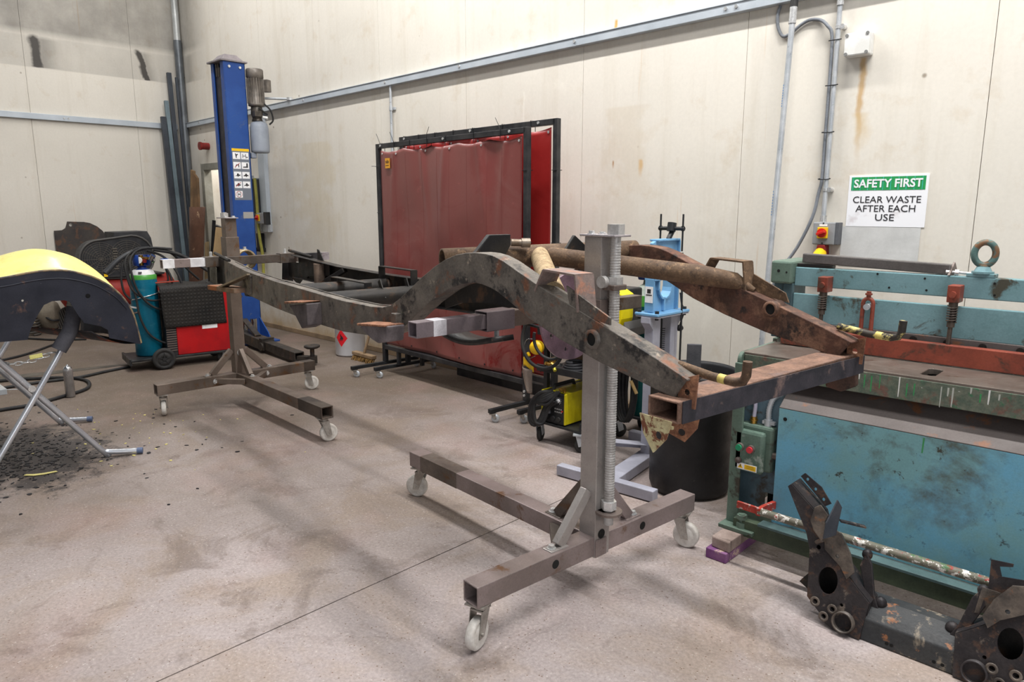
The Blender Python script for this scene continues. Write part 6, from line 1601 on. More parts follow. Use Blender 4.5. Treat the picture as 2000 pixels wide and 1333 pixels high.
o = build('scrap_heap', mb, worn('mixed_scrap', lin(84, 72, 64), lin(52, 48, 46), 0.9, 9, rust=lin(128, 88, 62), rust_at=0.58, rough=0.7), None); tag(o, 'dark metal scraps heaped inside the black bin', 'scrap', kind='stuff')
# ------------------------------------------------------------------ the vehicle lift post
m_lift = worn('blue_lift_paint', lin(40, 76, 142), lin(32, 66, 130), 0.6, 3, rust=lin(84, 96, 124), rust_at=0.70, rough=0.38, grain=0.06, bump=0.04)
m_lift_grey = worn('dusty_cap_grey', lin(140, 132, 134), lin(116, 110, 112), 0.7, 6, rough=0.55)
t = thing('vehicle_lift', 'tall blue vehicle lift post with motor and safety pictograms in the far corner', 'vehicle lift', (-7.86, 3.76, 0))
LX0, LX1, LY0, LY1, LZ = -8.02, -7.72, 3.645, 3.885, 3.02
mb = MB()
mb.box(LX1 - 0.012, LX1, LY0, LY1, 0.02, LZ)            # face with the pictograms
mb.box(LX0, LX1, LY1 - 0.012, LY1, 0.02, LZ)
mb.box(LX0, LX0 + 0.012, LY0, LY1, 0.02, LZ)
mb.box(LX1 - 0.075, LX1, LY0 - 0.002, LY0 + 0.012, 0.02, LZ); mb.box(LX0, LX0 + 0.06, LY0 - 0.002, LY0 + 0.012, 0.02, LZ)
build('column', mb, m_lift, t, bevel=0.004)
mb = MB(); mb.box(LX0 + 0.06, LX1 - 0.11, LY0 + 0.02, LY0 + 0.05, 0.3, LZ - 0.05); build('cover_strip', mb, worn('black_cover_strip', lin(44, 42, 46), lin(58, 54, 56), 0.6, 4, rough=0.5), t)
mb = MB()
for x in (LX0 + 0.09, LX0 + 0.14): mb.cyl((x, LY0 + 0.02, LZ - 0.14), (x, LY0 + 0.02, LZ - 0.01), 0.010, 8)
build('pulley_rods', mb, m_mill_dark, t)
mb = MB(); mb.box(LX0 - 0.035, LX1 + 0.02, LY0 - 0.03, LY1 + 0.025, LZ, LZ + 0.02); build('top_plate', mb, m_lift_grey, t, bevel=0.005)
mb = MB(); mb.add([V((x, y, z)) for z, k in ((LZ + 0.02, 0.0), (LZ + 0.085, 0.055)) for x, y in ((LX0 + 0.01 + k, LY0 + k), (LX1 - 0.01 - k, LY0 + k), (LX1 - 0.01 - k, LY1 - k), (LX0 + 0.01 + k, LY1 - k))], [(0, 1, 5, 4), (1, 2, 6, 5), (2, 3, 7, 6), (3, 0, 4, 7), (4, 5, 6, 7), (3, 2, 1, 0)]); build('top_cap', mb, m_lift_grey, t, bevel=0.006)
for y in (LY0 + 0.06, LY1 - 0.06):
    mb = MB(); mb.cyl((LX1, y, LZ - 0.05), (LX1 + 0.012, y, LZ - 0.05), 0.014, 10); build('cap_bolt', mb, m_zinc, t)
mb = MB(); mb.box(-8.20, -7.45, 3.56, 3.96, 0.0, 0.02); build('base_plate', mb, m_lift, t, bevel=0.004)
for y in (LY1 - 0.012, LY0 + 0.0):
    mb = MB(); mb.plate([(LX1, 0.02), (LX1 + 0.25, 0.02), (LX1 + 0.19, 0.10), (LX1, 0.26)], (0, y, 0), (1, 0, 0), (0, 0, 1), 0.012); build('base_gusset', mb, m_lift, t)
# pictogram panel
mb = MB(); mb.box(LX1, LX1 + 0.0012, 3.672, 3.868, 1.575, 2.125); lp = build('pictogram_panel', mb, worn('panel_grey', lin(112, 118, 128), rough=0.45, grain=0.03, bump=0), t)
mb = MB(); mb.box(LX1 + 0.0012, LX1 + 0.0018, 3.672, 3.868, 2.098, 2.125); build('yellow_strip', mb, m_yellow_plastic, lp)
rp2 = random.Random(21)
mred = plain('pictogram_red', lin(178, 40, 40), 0.5)
for row in range(5):
    for colm in range(2):
        if row == 4 and colm == 1: continue
        y0 = 3.680 + colm * 0.094; z1 = 2.085 - row * 0.103
        mb = MB(); mb.box(LX1 + 0.0012, LX1 + 0.0020, y0, y0 + 0.084, z1 - 0.072, z1); pc = build('pictogram', mb, m_paper, lp)
        mb = MB()
        yc, zc = y0 + 0.042, z1 - 0.036
        F_ = lambda pts: mb.plate(pts, (LX1 + 0.0021, yc, zc), (0, 1, 0), (0, 0, 1), 0.0006)
        if (row, colm) in ((0, 0),): F_([(-0.008, -0.026), (0.0, -0.026), (0.002, 0.0), (0.018, 0.012), (0.012, 0.02), (-0.002, 0.012), (-0.01, 0.026), (-0.016, 0.02), (-0.012, 0.0)])
        elif (row, colm) == (0, 1):
            for a in (-0.026, 0.006): F_([(a, -0.024), (a + 0.006, -0.024), (a + 0.006, 0.022), (a, 0.022)])
            F_([(-0.02, -0.004), (0.006, -0.004), (0.006, 0.002), (-0.02, 0.002)]); F_([(0.018, -0.022), (0.030, -0.022), (0.030, -0.006), (0.018, -0.006)])
        elif row == 1 and colm == 1: F_([(-0.028, -0.022), (0.028, -0.022), (0.028, 0.026), (0.012, 0.026), (0.010, -0.008), (-0.028, -0.012)])
        elif row == 4: 
            for a in (-0.016, 0.010): F_([(a, -0.024), (a + 0.006, -0.024), (a + 0.006, 0.024), (a, 0.024)])
            F_([(-0.012, -0.005), (0.012, -0.005), (0.012, 0.004), (-0.012, 0.004)])
        elif row == 1: F_([(-0.024, -0.024), (-0.018, -0.024), (-0.004, 0.0), (0.012, 0.0), (0.014, -0.022), (0.022, -0.022), (0.022, 0.02), (0.016, 0.008), (-0.010, 0.010)])
        else:
            k = rp2.uniform(-0.006, 0.006)
            F_([(-0.030, -0.004 + k), (-0.012, 0.0 + k), (-0.006, 0.016), (0.008, 0.018), (0.014, 0.004), (0.030, 0.002 - k), (0.028, -0.008), (0.010, -0.010), (0.004, -0.022), (-0.006, -0.010), (-0.026, -0.012)])
        build('mark', mb, m_ink, pc)
        if (row, colm) in ((1, 0), (3, 0), (4, 0)):
            mb = MB()
            if row == 4: mb.tube([V((LX1 + 0.0026, yc + 0.033 * math.cos(a), zc + 0.031 * math.sin(a))) for a in [2 * math.pi * i / 20 for i in range(20)]], 0.0022, 4, closed=True)
            else: mb.beam((LX1 + 0.003, yc - 0.03, zc - 0.024), (LX1 + 0.003, yc + 0.03, zc + 0.026), 0.001, 0.005, up=(0, 1, 0))
            build('red_mark', mb, mred, pc)
mb = MB(); mb.box(LX1, LX1 + 0.002, 3.755, 3.872, 1.375, 1.445); build('data_plate', mb, worn('pale_data_plate', lin(168, 166, 162), rough=0.4, metal=0.3), t)
# motor, pump block and oil tank on the back
mc = V((-7.72, 3.99, 0))
mm = worn('dusty_motor_grey', lin(128, 120, 112), lin(98, 92, 86), 0.8, 12, rough=0.5, metal=0.3, grain=0.12)
mb = MB(); mb.lathe([(0, 2.975), (0.085, 2.975), (0.092, 2.965), (0.092, 2.885), (0.078, 2.88), (0.078, 2.62), (0.085, 2.615), (0.085, 2.59), (0.05, 2.58), (0, 2.58)], mc, (0, 0, 1), 28); mo = build('motor', mb, mm, t)
for k in range(20):
    a = 2 * math.pi * k / 20
    mb = MB(); mb.obox(mc + V((0.083 * math.cos(a), 0.083 * math.sin(a), 2.745)), (math.cos(a), math.sin(a), 0), (-math.sin(a), math.cos(a), 0), (0, 0, 1), 0.010, 0.002, 0.13); build('fin', mb, mm, mo)
mb = MB(); mb.obox(mc + V((0.03, 0.115, 2.81)), (0.9, 0.4, 0), (-0.4, 0.9, 0), (0, 0, 1), 0.04, 0.035, 0.065); build('terminal_box', mb, mm, mo, bevel=0.006)
mb = MB(); mb.lathe([(0, 2.58), (0.06, 2.58), (0.065, 2.50), (0.05, 2.46), (0.06, 2.43), (0, 2.42)], mc, (0, 0, 1), 20); mb.obox(mc + V((0.06, -0.03, 2.50)), (1, 0, 0), (0, 1, 0), (0, 0, 1), 0.03, 0.04, 0.03); build('pump_block', mb, worn('oily_pump', lin(96, 88, 80), lin(62, 58, 54), 0.9, 16, rough=0.4, metal=0.4), t, bevel=0.003)
mb = MB(); mb.tube(smooth_path([mc + V((0.05, 0.06, 2.62)), mc + V((0.08, 0.12, 2.55)), mc + V((0.07, 0.15, 2.45)), mc + V((0.04, 0.12, 2.40))], 5), 0.009, 8); mb.tube([mc + V((0.09, -0.02, 2.56)), mc + V((0.085, 0.08, 2.50))], 0.010, 8); build('motor_lead', mb, m_black_rubber, t)
mb = MB(); mb.cyl(mc + V((0.07, 0.03, 2.47)), mc + V((0.105, 0.07, 2.46)), 0.016, 10); build('white_fitting', mb, m_white, t)
mb = MB(); mb.lathe([(0, 2.09), (0.085, 2.09), (0.098, 2.10), (0.100, 2.12), (0.100, 2.36), (0.085, 2.41), (0.05, 2.43), (0, 2.43)], mc + V((0, 0.015, 0)), (0, 0, 1), 28); build('oil_tank', mb, worn('translucent_grey_tank', lin(146, 152, 162), lin(122, 128, 138), 0.8, 3, rough=0.45, grain=0.03), t)
mb = MB(); mb.box(-7.78, -7.70, 3.89, 3.95, 2.03, 2.09); build('limit_switch', mb, worn('grey_switch', lin(128, 134, 146), rough=0.5), t, bevel=0.008)
# carriage arm, pad and chrome spacers low down
mk = worn('black_greasy_arm', lin(48, 44, 42), lin(66, 60, 54), 0.8, 8, rust=lin(96, 76, 58), rust_at=0.66, rough=0.5, metal=0.2)
mb = MB(); mb.beam((-7.60, 3.60, 0.095), (-6.90, 3.535, 0.085), 0.13, 0.11); a_ = build('swing_arm', mb, mk, t, bevel=0.006)
mb = MB(); mb.rhs((-6.95, 3.54, 0.085), (-6.18, 3.475, 0.078), 0.10, 0.085, 0.012); build('arm_extension', mb, mk, a_, bevel=0.004)
mb = MB(); mb.box(-6.965, -6.90, 3.465, 3.60, 0.142, 0.158); mb.cyl((-6.93, 3.47, 0.075), (-6.93, 3.455, 0.075), 0.045, 16); build('arm_stop', mb, mk, a_)
mb = MB(); mb.beam((-7.55, 3.60, 0.28), (-7.15, 3.55, 0.15), 0.06, 0.02); build('arm_web', mb, mk, a_)
mb = MB(); mb.beam((-6.20, 3.48, 0.06), (-6.05, 3.545, 0.06), 0.07, 0.05); mb.cyl((-6.06, 3.545, 0.02), (-6.06, 3.545, 0.09), 0.045, 18); pb = build('pad_carrier', mb, mk, a_)
mb = MB(); mb.cyl((-6.06, 3.545, 0.09), (-6.06, 3.545, 0.165), 0.021, 14); mb.lathe([(0, 0.165), (0.055, 0.165), (0.075, 0.178), (0.075, 0.192), (0.068, 0.196), (0, 0.196)], (-6.06, 3.545, 0), (0, 0, 1), 24); build('lift_pad', mb, mk, pb)
for x, y in ((-7.585, 3.62), (-7.555, 3.71)):
    mb = MB(); mb.cyl((x, y, 0.04), (x, y, 0.275), 0.036, 20); mb.cyl((x, y, 0.03), (x, y, 0.045), 0.052, 20); build('height_adapter', mb, m_chrome, t)

# ------------------------------------------------------------------ lengths of stock leaning in the corner
def stock(name, p0, p1, w, h, mat, label, hollow=True, group='steel lengths leaning in the corner'):
    mb = MB()
    (mb.rhs if hollow else mb.beam)(p0, p1, w, h, *((0.005,) if hollow else ()), up=(1, 0, 0))
    return tag(build(name, mb, mat, bevel=0.003), label, 'steel length', group)
m_dkblue = worn('dark_blue_grey_steel', lin(66, 72, 80), lin(54, 58, 66), 0.7, 2, rough=0.45, metal=0.3)
m_ltblue_st = worn('light_blue_grey_steel', lin(122, 138, 146), lin(104, 120, 128), 0.7, 2, rough=0.4, metal=0.4)
stock('box_section', (-10.25, 4.02, 0.0), (-10.385, 4.012, 2.70), 0.062, 0.05, m_dkblue, 'dark shortest box section leaning nearest the left wall')
stock('box_section', (-10.21, 4.085, 0.0), (-10.405, 4.078, 2.915), 0.05, 0.05, m_ltblue_st, 'pale blue grey box section leaning second from the left')
stock('box_section', (-10.27, 4.145, 0.0), (-10.44, 4.158, 3.29), 0.055, 0.045, m_dkblue, 'dark tallest box section leaning third from the left')
stock('steel_bar', (-10.22, 4.20, 0.0), (-10.37, 4.225, 3.23), 0.03, 0.03, m_dkblue, 'thin dark bar leaning against the corner pipe')
m_wood = worn('old_plank', lin(142, 114, 82), lin(116, 92, 66), 0.9, 5, rough=0.8, grain=0.15, bump=0.2)
def lean(name, x0, x1, y, z1, top, mat, label, cat, slant=0.12, group=None, th=0.03):
    mb = MB(); mb.plate([(x0, 0.0), (x1, 0.0)] + top, (0, y, 0), (1, 0, 0), (0, slant, z1), th)
    return tag(build(name, mb, mat, bevel=0.004), label, cat, group)
lean('wood_plank', -10.07, -9.94, 4.05, 2.0, [(-9.92, 1.98), (-10.02, 2.00)], m_wood, 'weathered plank leaning left of the pair by the doorway', 'plank', 0.15, 'planks leaning by the doorway')
lean('wood_plank', -9.93, -9.77, 4.03, 2.0, [(-9.73, 1.6), (-9.765, 1.88), (-9.865, 1.94), (-9.91, 1.92)], worn('old_plank_brown', lin(124, 94, 66), lin(100, 78, 56), 0.9, 5, rough=0.8), 'weathered plank leaning right of the pair by the doorway', 'plank', 0.15, 'planks leaning by the doorway')
mb = MB(); mb.grid(lambda u, v: V((-9.64 + 0.45 * u * (0.72 + 0.28 * v) + 0.03 * v, 3.86 + 0.10 * v - 0.08 * math.sin(math.pi * u), 1.50 * v)), 14, 6)
tag(build('rusty_sheet', mb, worn('brown_rust_sheet', lin(98, 68, 52), lin(78, 54, 42), 0.8, 4, rust=lin(150, 122, 96), rust_at=0.70, rust_soft=0.03, rough=0.75, grain=0.14, bump=0.25), solid=0.006), 'curved brown rusty sheet standing in front of the planks', 'sheet')
mb = MB(); mb.pipe((-9.19, 3.93, 0.0), (-9.05, 4.10, 1.235), 0.068, 0.062, 24); tag(build('cardboard_tube', mb, worn('tan_cardboard', lin(176, 146, 104), lin(158, 130, 92), 0.6, 3, rough=0.7)), 'tan cardboard tube leaning beside the blue lift post', 'tube')
mb = MB(); mb.tube([(-9.40, 4.0, 0.0), (-9.295, 4.12, 1.33)], 0.022, 12); tag(build('black_bar', mb, m_black_plastic), 'thin black round bar leaning left of the cardboard tube', 'bar')
lean('wood_batten', -9.62, -9.54, 4.06, 1.0, [(-9.59, 1.05), (-9.66, 1.03)], worn('pale_batten', lin(176, 154, 116), lin(150, 130, 98), 0.8, 5, rough=0.8), 'short pale wood batten leaning in front of the doorway', 'batten', 0.10)
mb = MB(); mb.beam((-9.58, 4.25, 1.21), (-9.26, 4.25, 1.17), 0.05, 0.12); mb.beam((-9.44, 4.25, 0.0), (-9.44, 4.25, 1.2), 0.05, 0.14, up=(0, 1, 0)); tag(build('dark_bracket', mb, m_black_paint, bevel=0.004), 'dark steel bracket standing in the doorway behind the black bar', 'bracket')

# ------------------------------------------------------------------ compressor and plate at the left wall
mb = MB()
pl_ = [(2.60, 0.60), (3.22, 0.60), (3.22, 1.05), (3.20, 1.12), (3.16, 1.19), (3.10, 1.25), (3.02, 1.295), (2.95, 1.31), (2.76, 1.318), (2.745, 1.27), (2.73, 1.235), (2.69, 1.21), (2.60, 1.205)]
mb.plate(pl_, (-10.46, 0, 0), (0, 1, 0), (-0.04, 0, 1), 0.008, holes=[circle(2.795, 1.275, 0.020, 14)])
tag(build('steel_plate', mb, worn('brown_black_plate', lin(70, 64, 60), lin(54, 50, 50), 0.8, 4, rust=lin(92, 68, 54), rust_at=0.62, rough=0.6)), 'dark rusty steel plate with cut corner standing against the left wall', 'plate')
t = thing('air_compressor', 'red tank air compressor with black belt guard at the left wall', 'compressor', (-9.45, 3.05, 0))
mb = MB()
ring = [(2.60 + 0.0, 0)] 
def oval(r):
    pts = []
    for a in range(90, 271, 12): pts.append((2.80 + r * math.cos(R(a)), 0.885 + r * math.sin(R(a))))
    for a in range(-90, 91, 15): pts.append((3.16 + (r + 0.02) * math.cos(R(a)), 0.90 + (r + 0.03) * math.sin(R(a))))
    return pts
mb.plate(oval(0.225), (-9.50, 0, 0), (0, 1, 0), (0, 0, 1), 0.02)
g_ = build('belt_guard', mb, worn('black_guard', lin(42, 43, 46), lin(56, 56, 58), 0.6, 6, rough=0.5), t)
o_ = oval(0.228); mb = MB(); mb.tube([V((-9.475, a, b)) for a, b in o_], 0.012, 8, closed=True)
build('guard_rim', mb, worn('dusty_rim', lin(84, 82, 80), rough=0.6), g_)
mb = MB(); q = oval(0.226)
for a, b in zip(q, q[1:] + q[:1]): mb.add([V((-9.50, *a)), V((-9.50, *b)), V((-9.66, *b)), V((-9.66, *a))], [(0, 1, 2, 3)])
build('guard_side', mb, bpy.data.materials['black_guard'], g_, solid=0.004)
mw = worn('guard_wire', lin(104, 98, 90), rough=0.5)
for cy, cz in ((2.80, 0.885), (3.10, 0.90)):
    for r in [0.025 * k for k in range(1, 9)]:
        mb = MB(); mb.tube([V((-9.472, cy + r * math.cos(a), cz + r * math.sin(a))) for a in [2 * math.pi * i / 36 for i in range(36)]], 0.0018, 4, closed=True); build('grille_ring', mb, mw, g_)
    for a in range(0, 180, 30):
        mb = MB(); d_ = V((0, math.cos(R(a)), math.sin(R(a)))) * 0.2; mb.tube([V((-9.470, cy, cz)) - d_, V((-9.470, cy, cz)) + d_], 0.0018, 4); build('grille_spoke', mb, mw, g_)
mb = MB()
for k in range(9): mb.box(-9.474, -9.466, 2.935, 2.985, 0.76 + 0.03 * k, 0.772 + 0.03 * k)
build('louvre', mb, mw, g_)
mb = MB(); mb.add([V((x, y, z)) for x in (-9.50, -9.85) for y, z in ((2.975, 1.10), (2.98, 1.20), (3.36, 1.205), (3.40, 1.12), (3.42, 0.95), (3.36, 1.08))], [(0, 1, 2, 3, 4, 5), (11, 10, 9, 8, 7, 6), (0, 6, 7, 1), (1, 7, 8, 2), (2, 8, 9, 3), (3, 9, 10, 4), (4, 10, 11, 5), (5, 11, 6, 0)]); build('pump_cowl', mb, worn('grey_black_cowl', lin(66, 66, 68), lin(54, 54, 56), 0.5, 5, rough=0.55), t, bevel=0.004)
mb = MB(); mb.lathe([(0, -0.66), (0.08, -0.65), (0.15, -0.61), (0.185, -0.55), (0.19, -0.5), (0.19, 0.5), (0.185, 0.55), (0.15, 0.61), (0.08, 0.65), (0, 0.66)], (-9.62, 3.02, 0.49), (0, 1, 0), 36); build('air_tank', mb, worn('red_tank', lin(150, 44, 36), lin(122, 36, 32), 0.6, 3, rust=lin(96, 52, 44), rust_at=0.70, rough=0.42), t)
for y in (2.62, 3.42):
    mb = MB(); mb.box(-9.78, -9.46, y - 0.03, y + 0.03, 0.0, 0.32); build('tank_foot', mb, m_black_paint, t, bevel=0.004)
mb = MB(); mb.box(-9.80, -9.44, 2.62, 3.5, 0.668, 0.69); build('top_deck', mb, m_black_paint, t)
mb = MB(); mb.box(-9.72, -9.44, 2.70, 3.30, 0.06, 0.10); mb.box(-9.72, -9.44, 2.66, 3.24, 0.20, 0.225); build('lower_rail', mb, worn('pale_dusty_timber', lin(140, 122, 98), lin(110, 96, 78), 0.7, 7, rough=0.8), t)
t = thing('electric_motor', 'dusty grey electric motor with ribbed end lying under the yellow wing', 'motor', (-9.95, 2.33, 0))
mb = MB(); mb.lathe([(0, -0.17), (0.13, -0.17), (0.15, -0.13), (0.15, 0.08), (0.12, 0.14), (0, 0.14)], (-9.98, 2.30, 0.235), (0.35, -0.3, 0.75), 24); build('body', mb, worn('dusty_brown_grey', lin(128, 118, 104), lin(104, 96, 84), 0.8, 8, rough=0.75), t)
mb = MB()
for k in range(8):
    a = R(-60 + 24 * k); mb.obox((-9.93 + 0.035 * k * 0.3, 2.40 + 0.018 * k, 0.15 + 0.012 * k), (0.5, 0.8, 0.2), (-0.8, 0.5, 0.1), (0, -0.2, 1), 0.006, 0.06, 0.10)
build('ribbed_end', mb, worn('grey_ribs', lin(84, 80, 76), rough=0.6), t)
mb = MB(); mb.tube(smooth_path([(-9.9, 2.18, 0.25), (-9.85, 2.24, 0.22), (-9.82, 2.30, 0.17), (-9.84, 2.38, 0.16)], 5), 0.012, 8); build('lead', mb, m_black_rubber, t)
t = thing('coiled_cable', 'loose coil of dark cable on the floor beside the dusty motor', 'cable', (-9.95, 2.10, 0))
mb = MB(); mb.tube([(-9.95 + (0.13 - 0.0004 * i) * math.cos(i * 0.33), 2.10 + 0.10 * math.sin(i * 0.33), 0.013 + 0.0017 * i) for i in range(120)], 0.011, 7); build('coil', mb, worn('dusty_cable', lin(70, 66, 62), rough=0.7), t)

# ------------------------------------------------------------------ red welder on its trolley
WB = V((-6.87, 2.83, 0)); WR = R(-9.5)
t = thing('mig_welder', 'red cabinet welder on black wheels with a rubber mat over it', 'welder', WB, WR)
L = lambda x, y, z: V((x, y, z))
m_red = worn('red_cabinet', lin(176, 22, 26), lin(150, 18, 24), 0.5, 3, rough=0.38, grain=0.04, bump=0.04)
mb = MB(); mb.box(-0.40, 0.0, -0.21, 0.29, 0.115, 0.765); build('cabinet', mb, m_red, t, world=False, bevel=0.006)
mb = MB(); mb.plate([(0.29, 0.115), (0.325, 0.115), (0.325, 0.45), (0.31, 0.62), (0.29, 0.72)], (-0.40, 0, 0), (0, 1, 0), (0, 0, 1), 0.40); build('control_front', mb, m_black_plastic, t, world=False, bevel=0.004)
mb = MB(); mb.cyl((0.0, 0.30, 0.24), (0.012, 0.325, 0.24), 0.016, 12); build('outlet', mb, m_brass, t, world=False)
mb = MB(); mb.box(-0.40, -0.012, -0.30, -0.21, 0.115, 0.70); build('rear_panel', mb, m_black_paint, t, world=False)
for k in range(14):
    mb = MB(); mb.box(-0.35, -0.004, -0.298, -0.212, 0.16 + k * 0.022, 0.169 + k * 0.022); build('vent_slat', mb, m_mill, t, world=False)
mb = MB(); mb.box(-0.42, 0.01, -0.62, 0.30, 0.092, 0.114); mb.box(-0.42, 0.005, -0.63, -0.61, 0.06, 0.125); build('trolley_base', mb, m_cart, t, world=False, bevel=0.004)
for x in (0.035, -0.44):
    mb = MB(); mb.lathe([(0.012, -0.022), (0.055, -0.024), (0.060, -0.018), (0.070, -0.018), (0.075, -0.026), (0.098, -0.020), (0.103, 0.0), (0.098, 0.020), (0.075, 0.026), (0.070, 0.018), (0.060, 0.018), (0.055, 0.024), (0.012, 0.022), (0.012, -0.022)], L(x, -0.345, 0.103), (1, 0, 0), 36); w_ = build('wheel', mb, m_black_rubber, t, world=False)
    mb = MB()
    for k in range(5):
        a = 2 * math.pi * k / 5 + 0.3; mb.beam(L(x + 0.022, -0.345, 0.103), L(x + 0.022, -0.345 + 0.056 * math.cos(a), 0.103 + 0.056 * math.sin(a)), 0.008, 0.012, up=(1, 0, 0))
    mb.cyl(L(x + 0.015, -0.345, 0.103), L(x + 0.032, -0.345, 0.103), 0.016, 12); build('wheel_spokes', mb, m_cart, w_, world=False)
for x in (-0.05, -0.36):
    mb = MB(); mb.box(x - 0.02, x + 0.025, 0.20, 0.25, 0.06, 0.092); mb.plate([(0.19, 0.045), (0.24, 0.045), (0.26, 0.092), (0.20, 0.092)], L(x + 0.022, 0, 0), (0, 1, 0), (0, 0, 1), 0.004); f = build('castor', mb, m_galv, t, world=False)
    mb = MB(); mb.lathe([(0.008, -0.016), (0.04, -0.018), (0.052, -0.012), (0.052, 0.012), (0.04, 0.018), (0.008, 0.016)], L(x, 0.20, 0.052), (1, 0, 0), 24); build('wheel', mb, m_black_rubber, f, world=False)
mb = MB(); mb.box(0.0005, 0.0015, 0.02, 0.16, 0.345, 0.405); build('paper_label', mb, m_paper, t, world=False)
# rubber mat
s = NT('studded_rubber_mat')
v = s.n('ShaderNodeTexVoronoi'); s.link(s.mapped(sc=(0.01, 30, 30)), v.inputs['Vector']); s.b.inputs['Specular IOR Level'].default_value = 0.2; v.inputs['Scale'].default_value = 1.0; v.inputs['Randomness'].default_value = 0.0
h = s.ramp(v.outputs['Distance'], 0.22, 0.36, 1, 0); s.bump(h, 0.7, 0.004)
c = s.mix(s.ramp(s.noise(3, 4, 0.6), 0.35, 0.7), lin(28, 27, 27), lin(46, 43, 40)); c = s.mix(s.math('MULTIPLY', h, 0.25), c, lin(62, 59, 56))
m_mat = s.out(c, 0.6)
def matf(u, v):
    y = -0.33 + 0.56 * u
    if v < 0.48: z = 0.385 + (0.735 - 0.385) * v / 0.48; x = 0.012 + 0.006 * math.sin(5 * u + 3 * v); y += 0.02 * (1 - v / 0.48)
    else:
        k = (v - 0.48) / 0.52; a = min(1, k / 0.18) * math.pi / 2
        x = 0.012 - 0.045 * (1 - math.cos(a)) - max(0, k - 0.18) * 0.36; z = 0.735 + 0.045 * math.sin(a) + 0.012 * math.sin(6 * u) * k + 0.05 * max(0, u - 0.75) * max(0, k - 0.18) * 3
    return L(x, y, z)
mb = MB(); mb.grid(matf, 30, 40)
MATW = MAT[t.name]
mb.v = [MATW @ p for p in mb.v]
tag(build('rubber_mat', mb, m_mat, solid=0.006), 'black studded rubber mat draped over the red welder', 'mat')
mb = MB(); mb.beam((-7.05, 2.50, 0.80), (-7.0, 2.72, 0.806), 0.012, 0.012); tag(build('orange_tool', mb, worn('orange_red_handle', lin(160, 62, 44), rough=0.5), bevel=0.003), 'thin orange handled tool lying on the rubber mat', 'tool')
# gas cylinder on the back of the trolley
t = thing('gas_cylinder', 'bright teal gas cylinder with green and white shoulder chained to the red welder', 'gas cylinder', (-7.13, 2.445, 0.115))
gc = V((-7.13, 2.445, 0.0)); gr = 0.118
m_tealc = worn('teal_cylinder', lin(18, 110, 136), lin(14, 92, 116), 0.6, 3, rust=lin(50, 116, 134), rust_at=0.70, rough=0.32, grain=0.04, bump=0.03)
mb = MB(); mb.lathe([(0, 0.117), (gr - 0.01, 0.117), (gr, 0.13), (gr, 0.838)], gc, (0, 0, 1), 40); build('body', mb, m_tealc, t)
mb = MB(); mb.lathe([(gr + 0.0004, 0.838), (gr + 0.0004, 0.868), (gr - 0.008, 0.882)], gc, (0, 0, 1), 40); build('green_band', mb, plain('lime_band', lin(74, 152, 62), 0.35), t)
mb = MB(); mb.lathe([(gr - 0.01, 0.88), (0.095, 0.91), (0.070, 0.928)], gc, (0, 0, 1), 40); sh = build('printed_shoulder', mb, worn('printed_white', lin(214, 214, 214), lin(196, 196, 198), 0.6, 12, rough=0.45), t)
mb = MB(); mb.obox(gc + V((0.092, -0.052, 0.904)), (0.5, 0.87, 0), (-0.6, 0.35, 0.7), (0.55, -0.32, 0.77), 0.015, 0.011, 0.001); build('shoulder_mark', mb, m_ink, sh)
mb = MB(); mb.lathe([(0.068, 0.928), (0.040, 0.94), (0.040, 0.96), (0.062, 0.965)], gc, (0, 0, 1), 28); mb.lathe([(0.072, 0.965), (0.076, 0.985), (0.076, 1.06), (0.070, 1.06), (0.070, 0.97), (0.072, 0.965)], gc, (0, 0, 1), 28, a0=2.2, a1=2.2 + 5.2); build('valve_guard', mb, worn('royal_blue_guard', lin(30, 62, 134), lin(24, 48, 112), 0.5, 6, rough=0.4), t)
mb = MB(); mb.cyl(gc + V((0, 0, 0.94)), gc + V((0, 0, 1.06)), 0.020, 14); mb.cyl(gc + V((0, 0, 1.03)), gc + V((0.08, 0.05, 1.03)), 0.014, 12); build('valve', mb, m_brass, t)
mb = MB(); mb.cyl(gc + V((0.035, -0.03, 1.015)), gc + V((0.05, -0.042, 1.015)), 0.030, 18); build('regulator_gauge', mb, m_white, t)
mb = MB(); mb.cyl(gc + V((0.045, 0.01, 0.995)), gc + V((0.05, 0.012, 1.02)), 0.02, 14); build('red_cap', mb, m_dark_red, t)
mb = MB(); mb.cyl(gc + V((0.09, 0.055, 1.02)), gc + V((0.12, 0.07, 1.06)), 0.022, 12); mb.cyl(gc + V((0.10, 0.06, 1.0)), gc + V((0.125, 0.075, 1.015)), 0.014, 10); build('flow_meter', mb, m_chrome, t)
mb = MB(); mb.cyl(gc + V((0.06, 0.185, 0.95)), gc + V((0.06, 0.185, 1.02)), 0.035, 16); build('blue_knob', mb, worn('bright_blue_knob', lin(38, 92, 190), rough=0.4), t)
mb = MB(); mb.tube([gc + V(((gr + 0.004) * math.cos(R(a)), (gr + 0.004) * math.sin(R(a)), 0.675 + 0.03 * math.sin(R(a + 30)))) for a in range(-110, 60, 8)], [0.006 if k % 2 else 0.003 for k in range(22)], 6); build('chain', mb, m_zinc, t)
mb = MB(); mb.beam(gc + V((0.03, -0.28, 0.63)), gc + V((0.10, -0.11, 0.585)), 0.02, 0.014); build('earth_clamp', mb, m_zinc, t)
mb = MB(); mb.tube([gc + V((0.07, -0.09, 0.54)), gc + V((0.0, -0.28, 0.50))], 0.008, 8); build('hook', mb, m_mill, t)
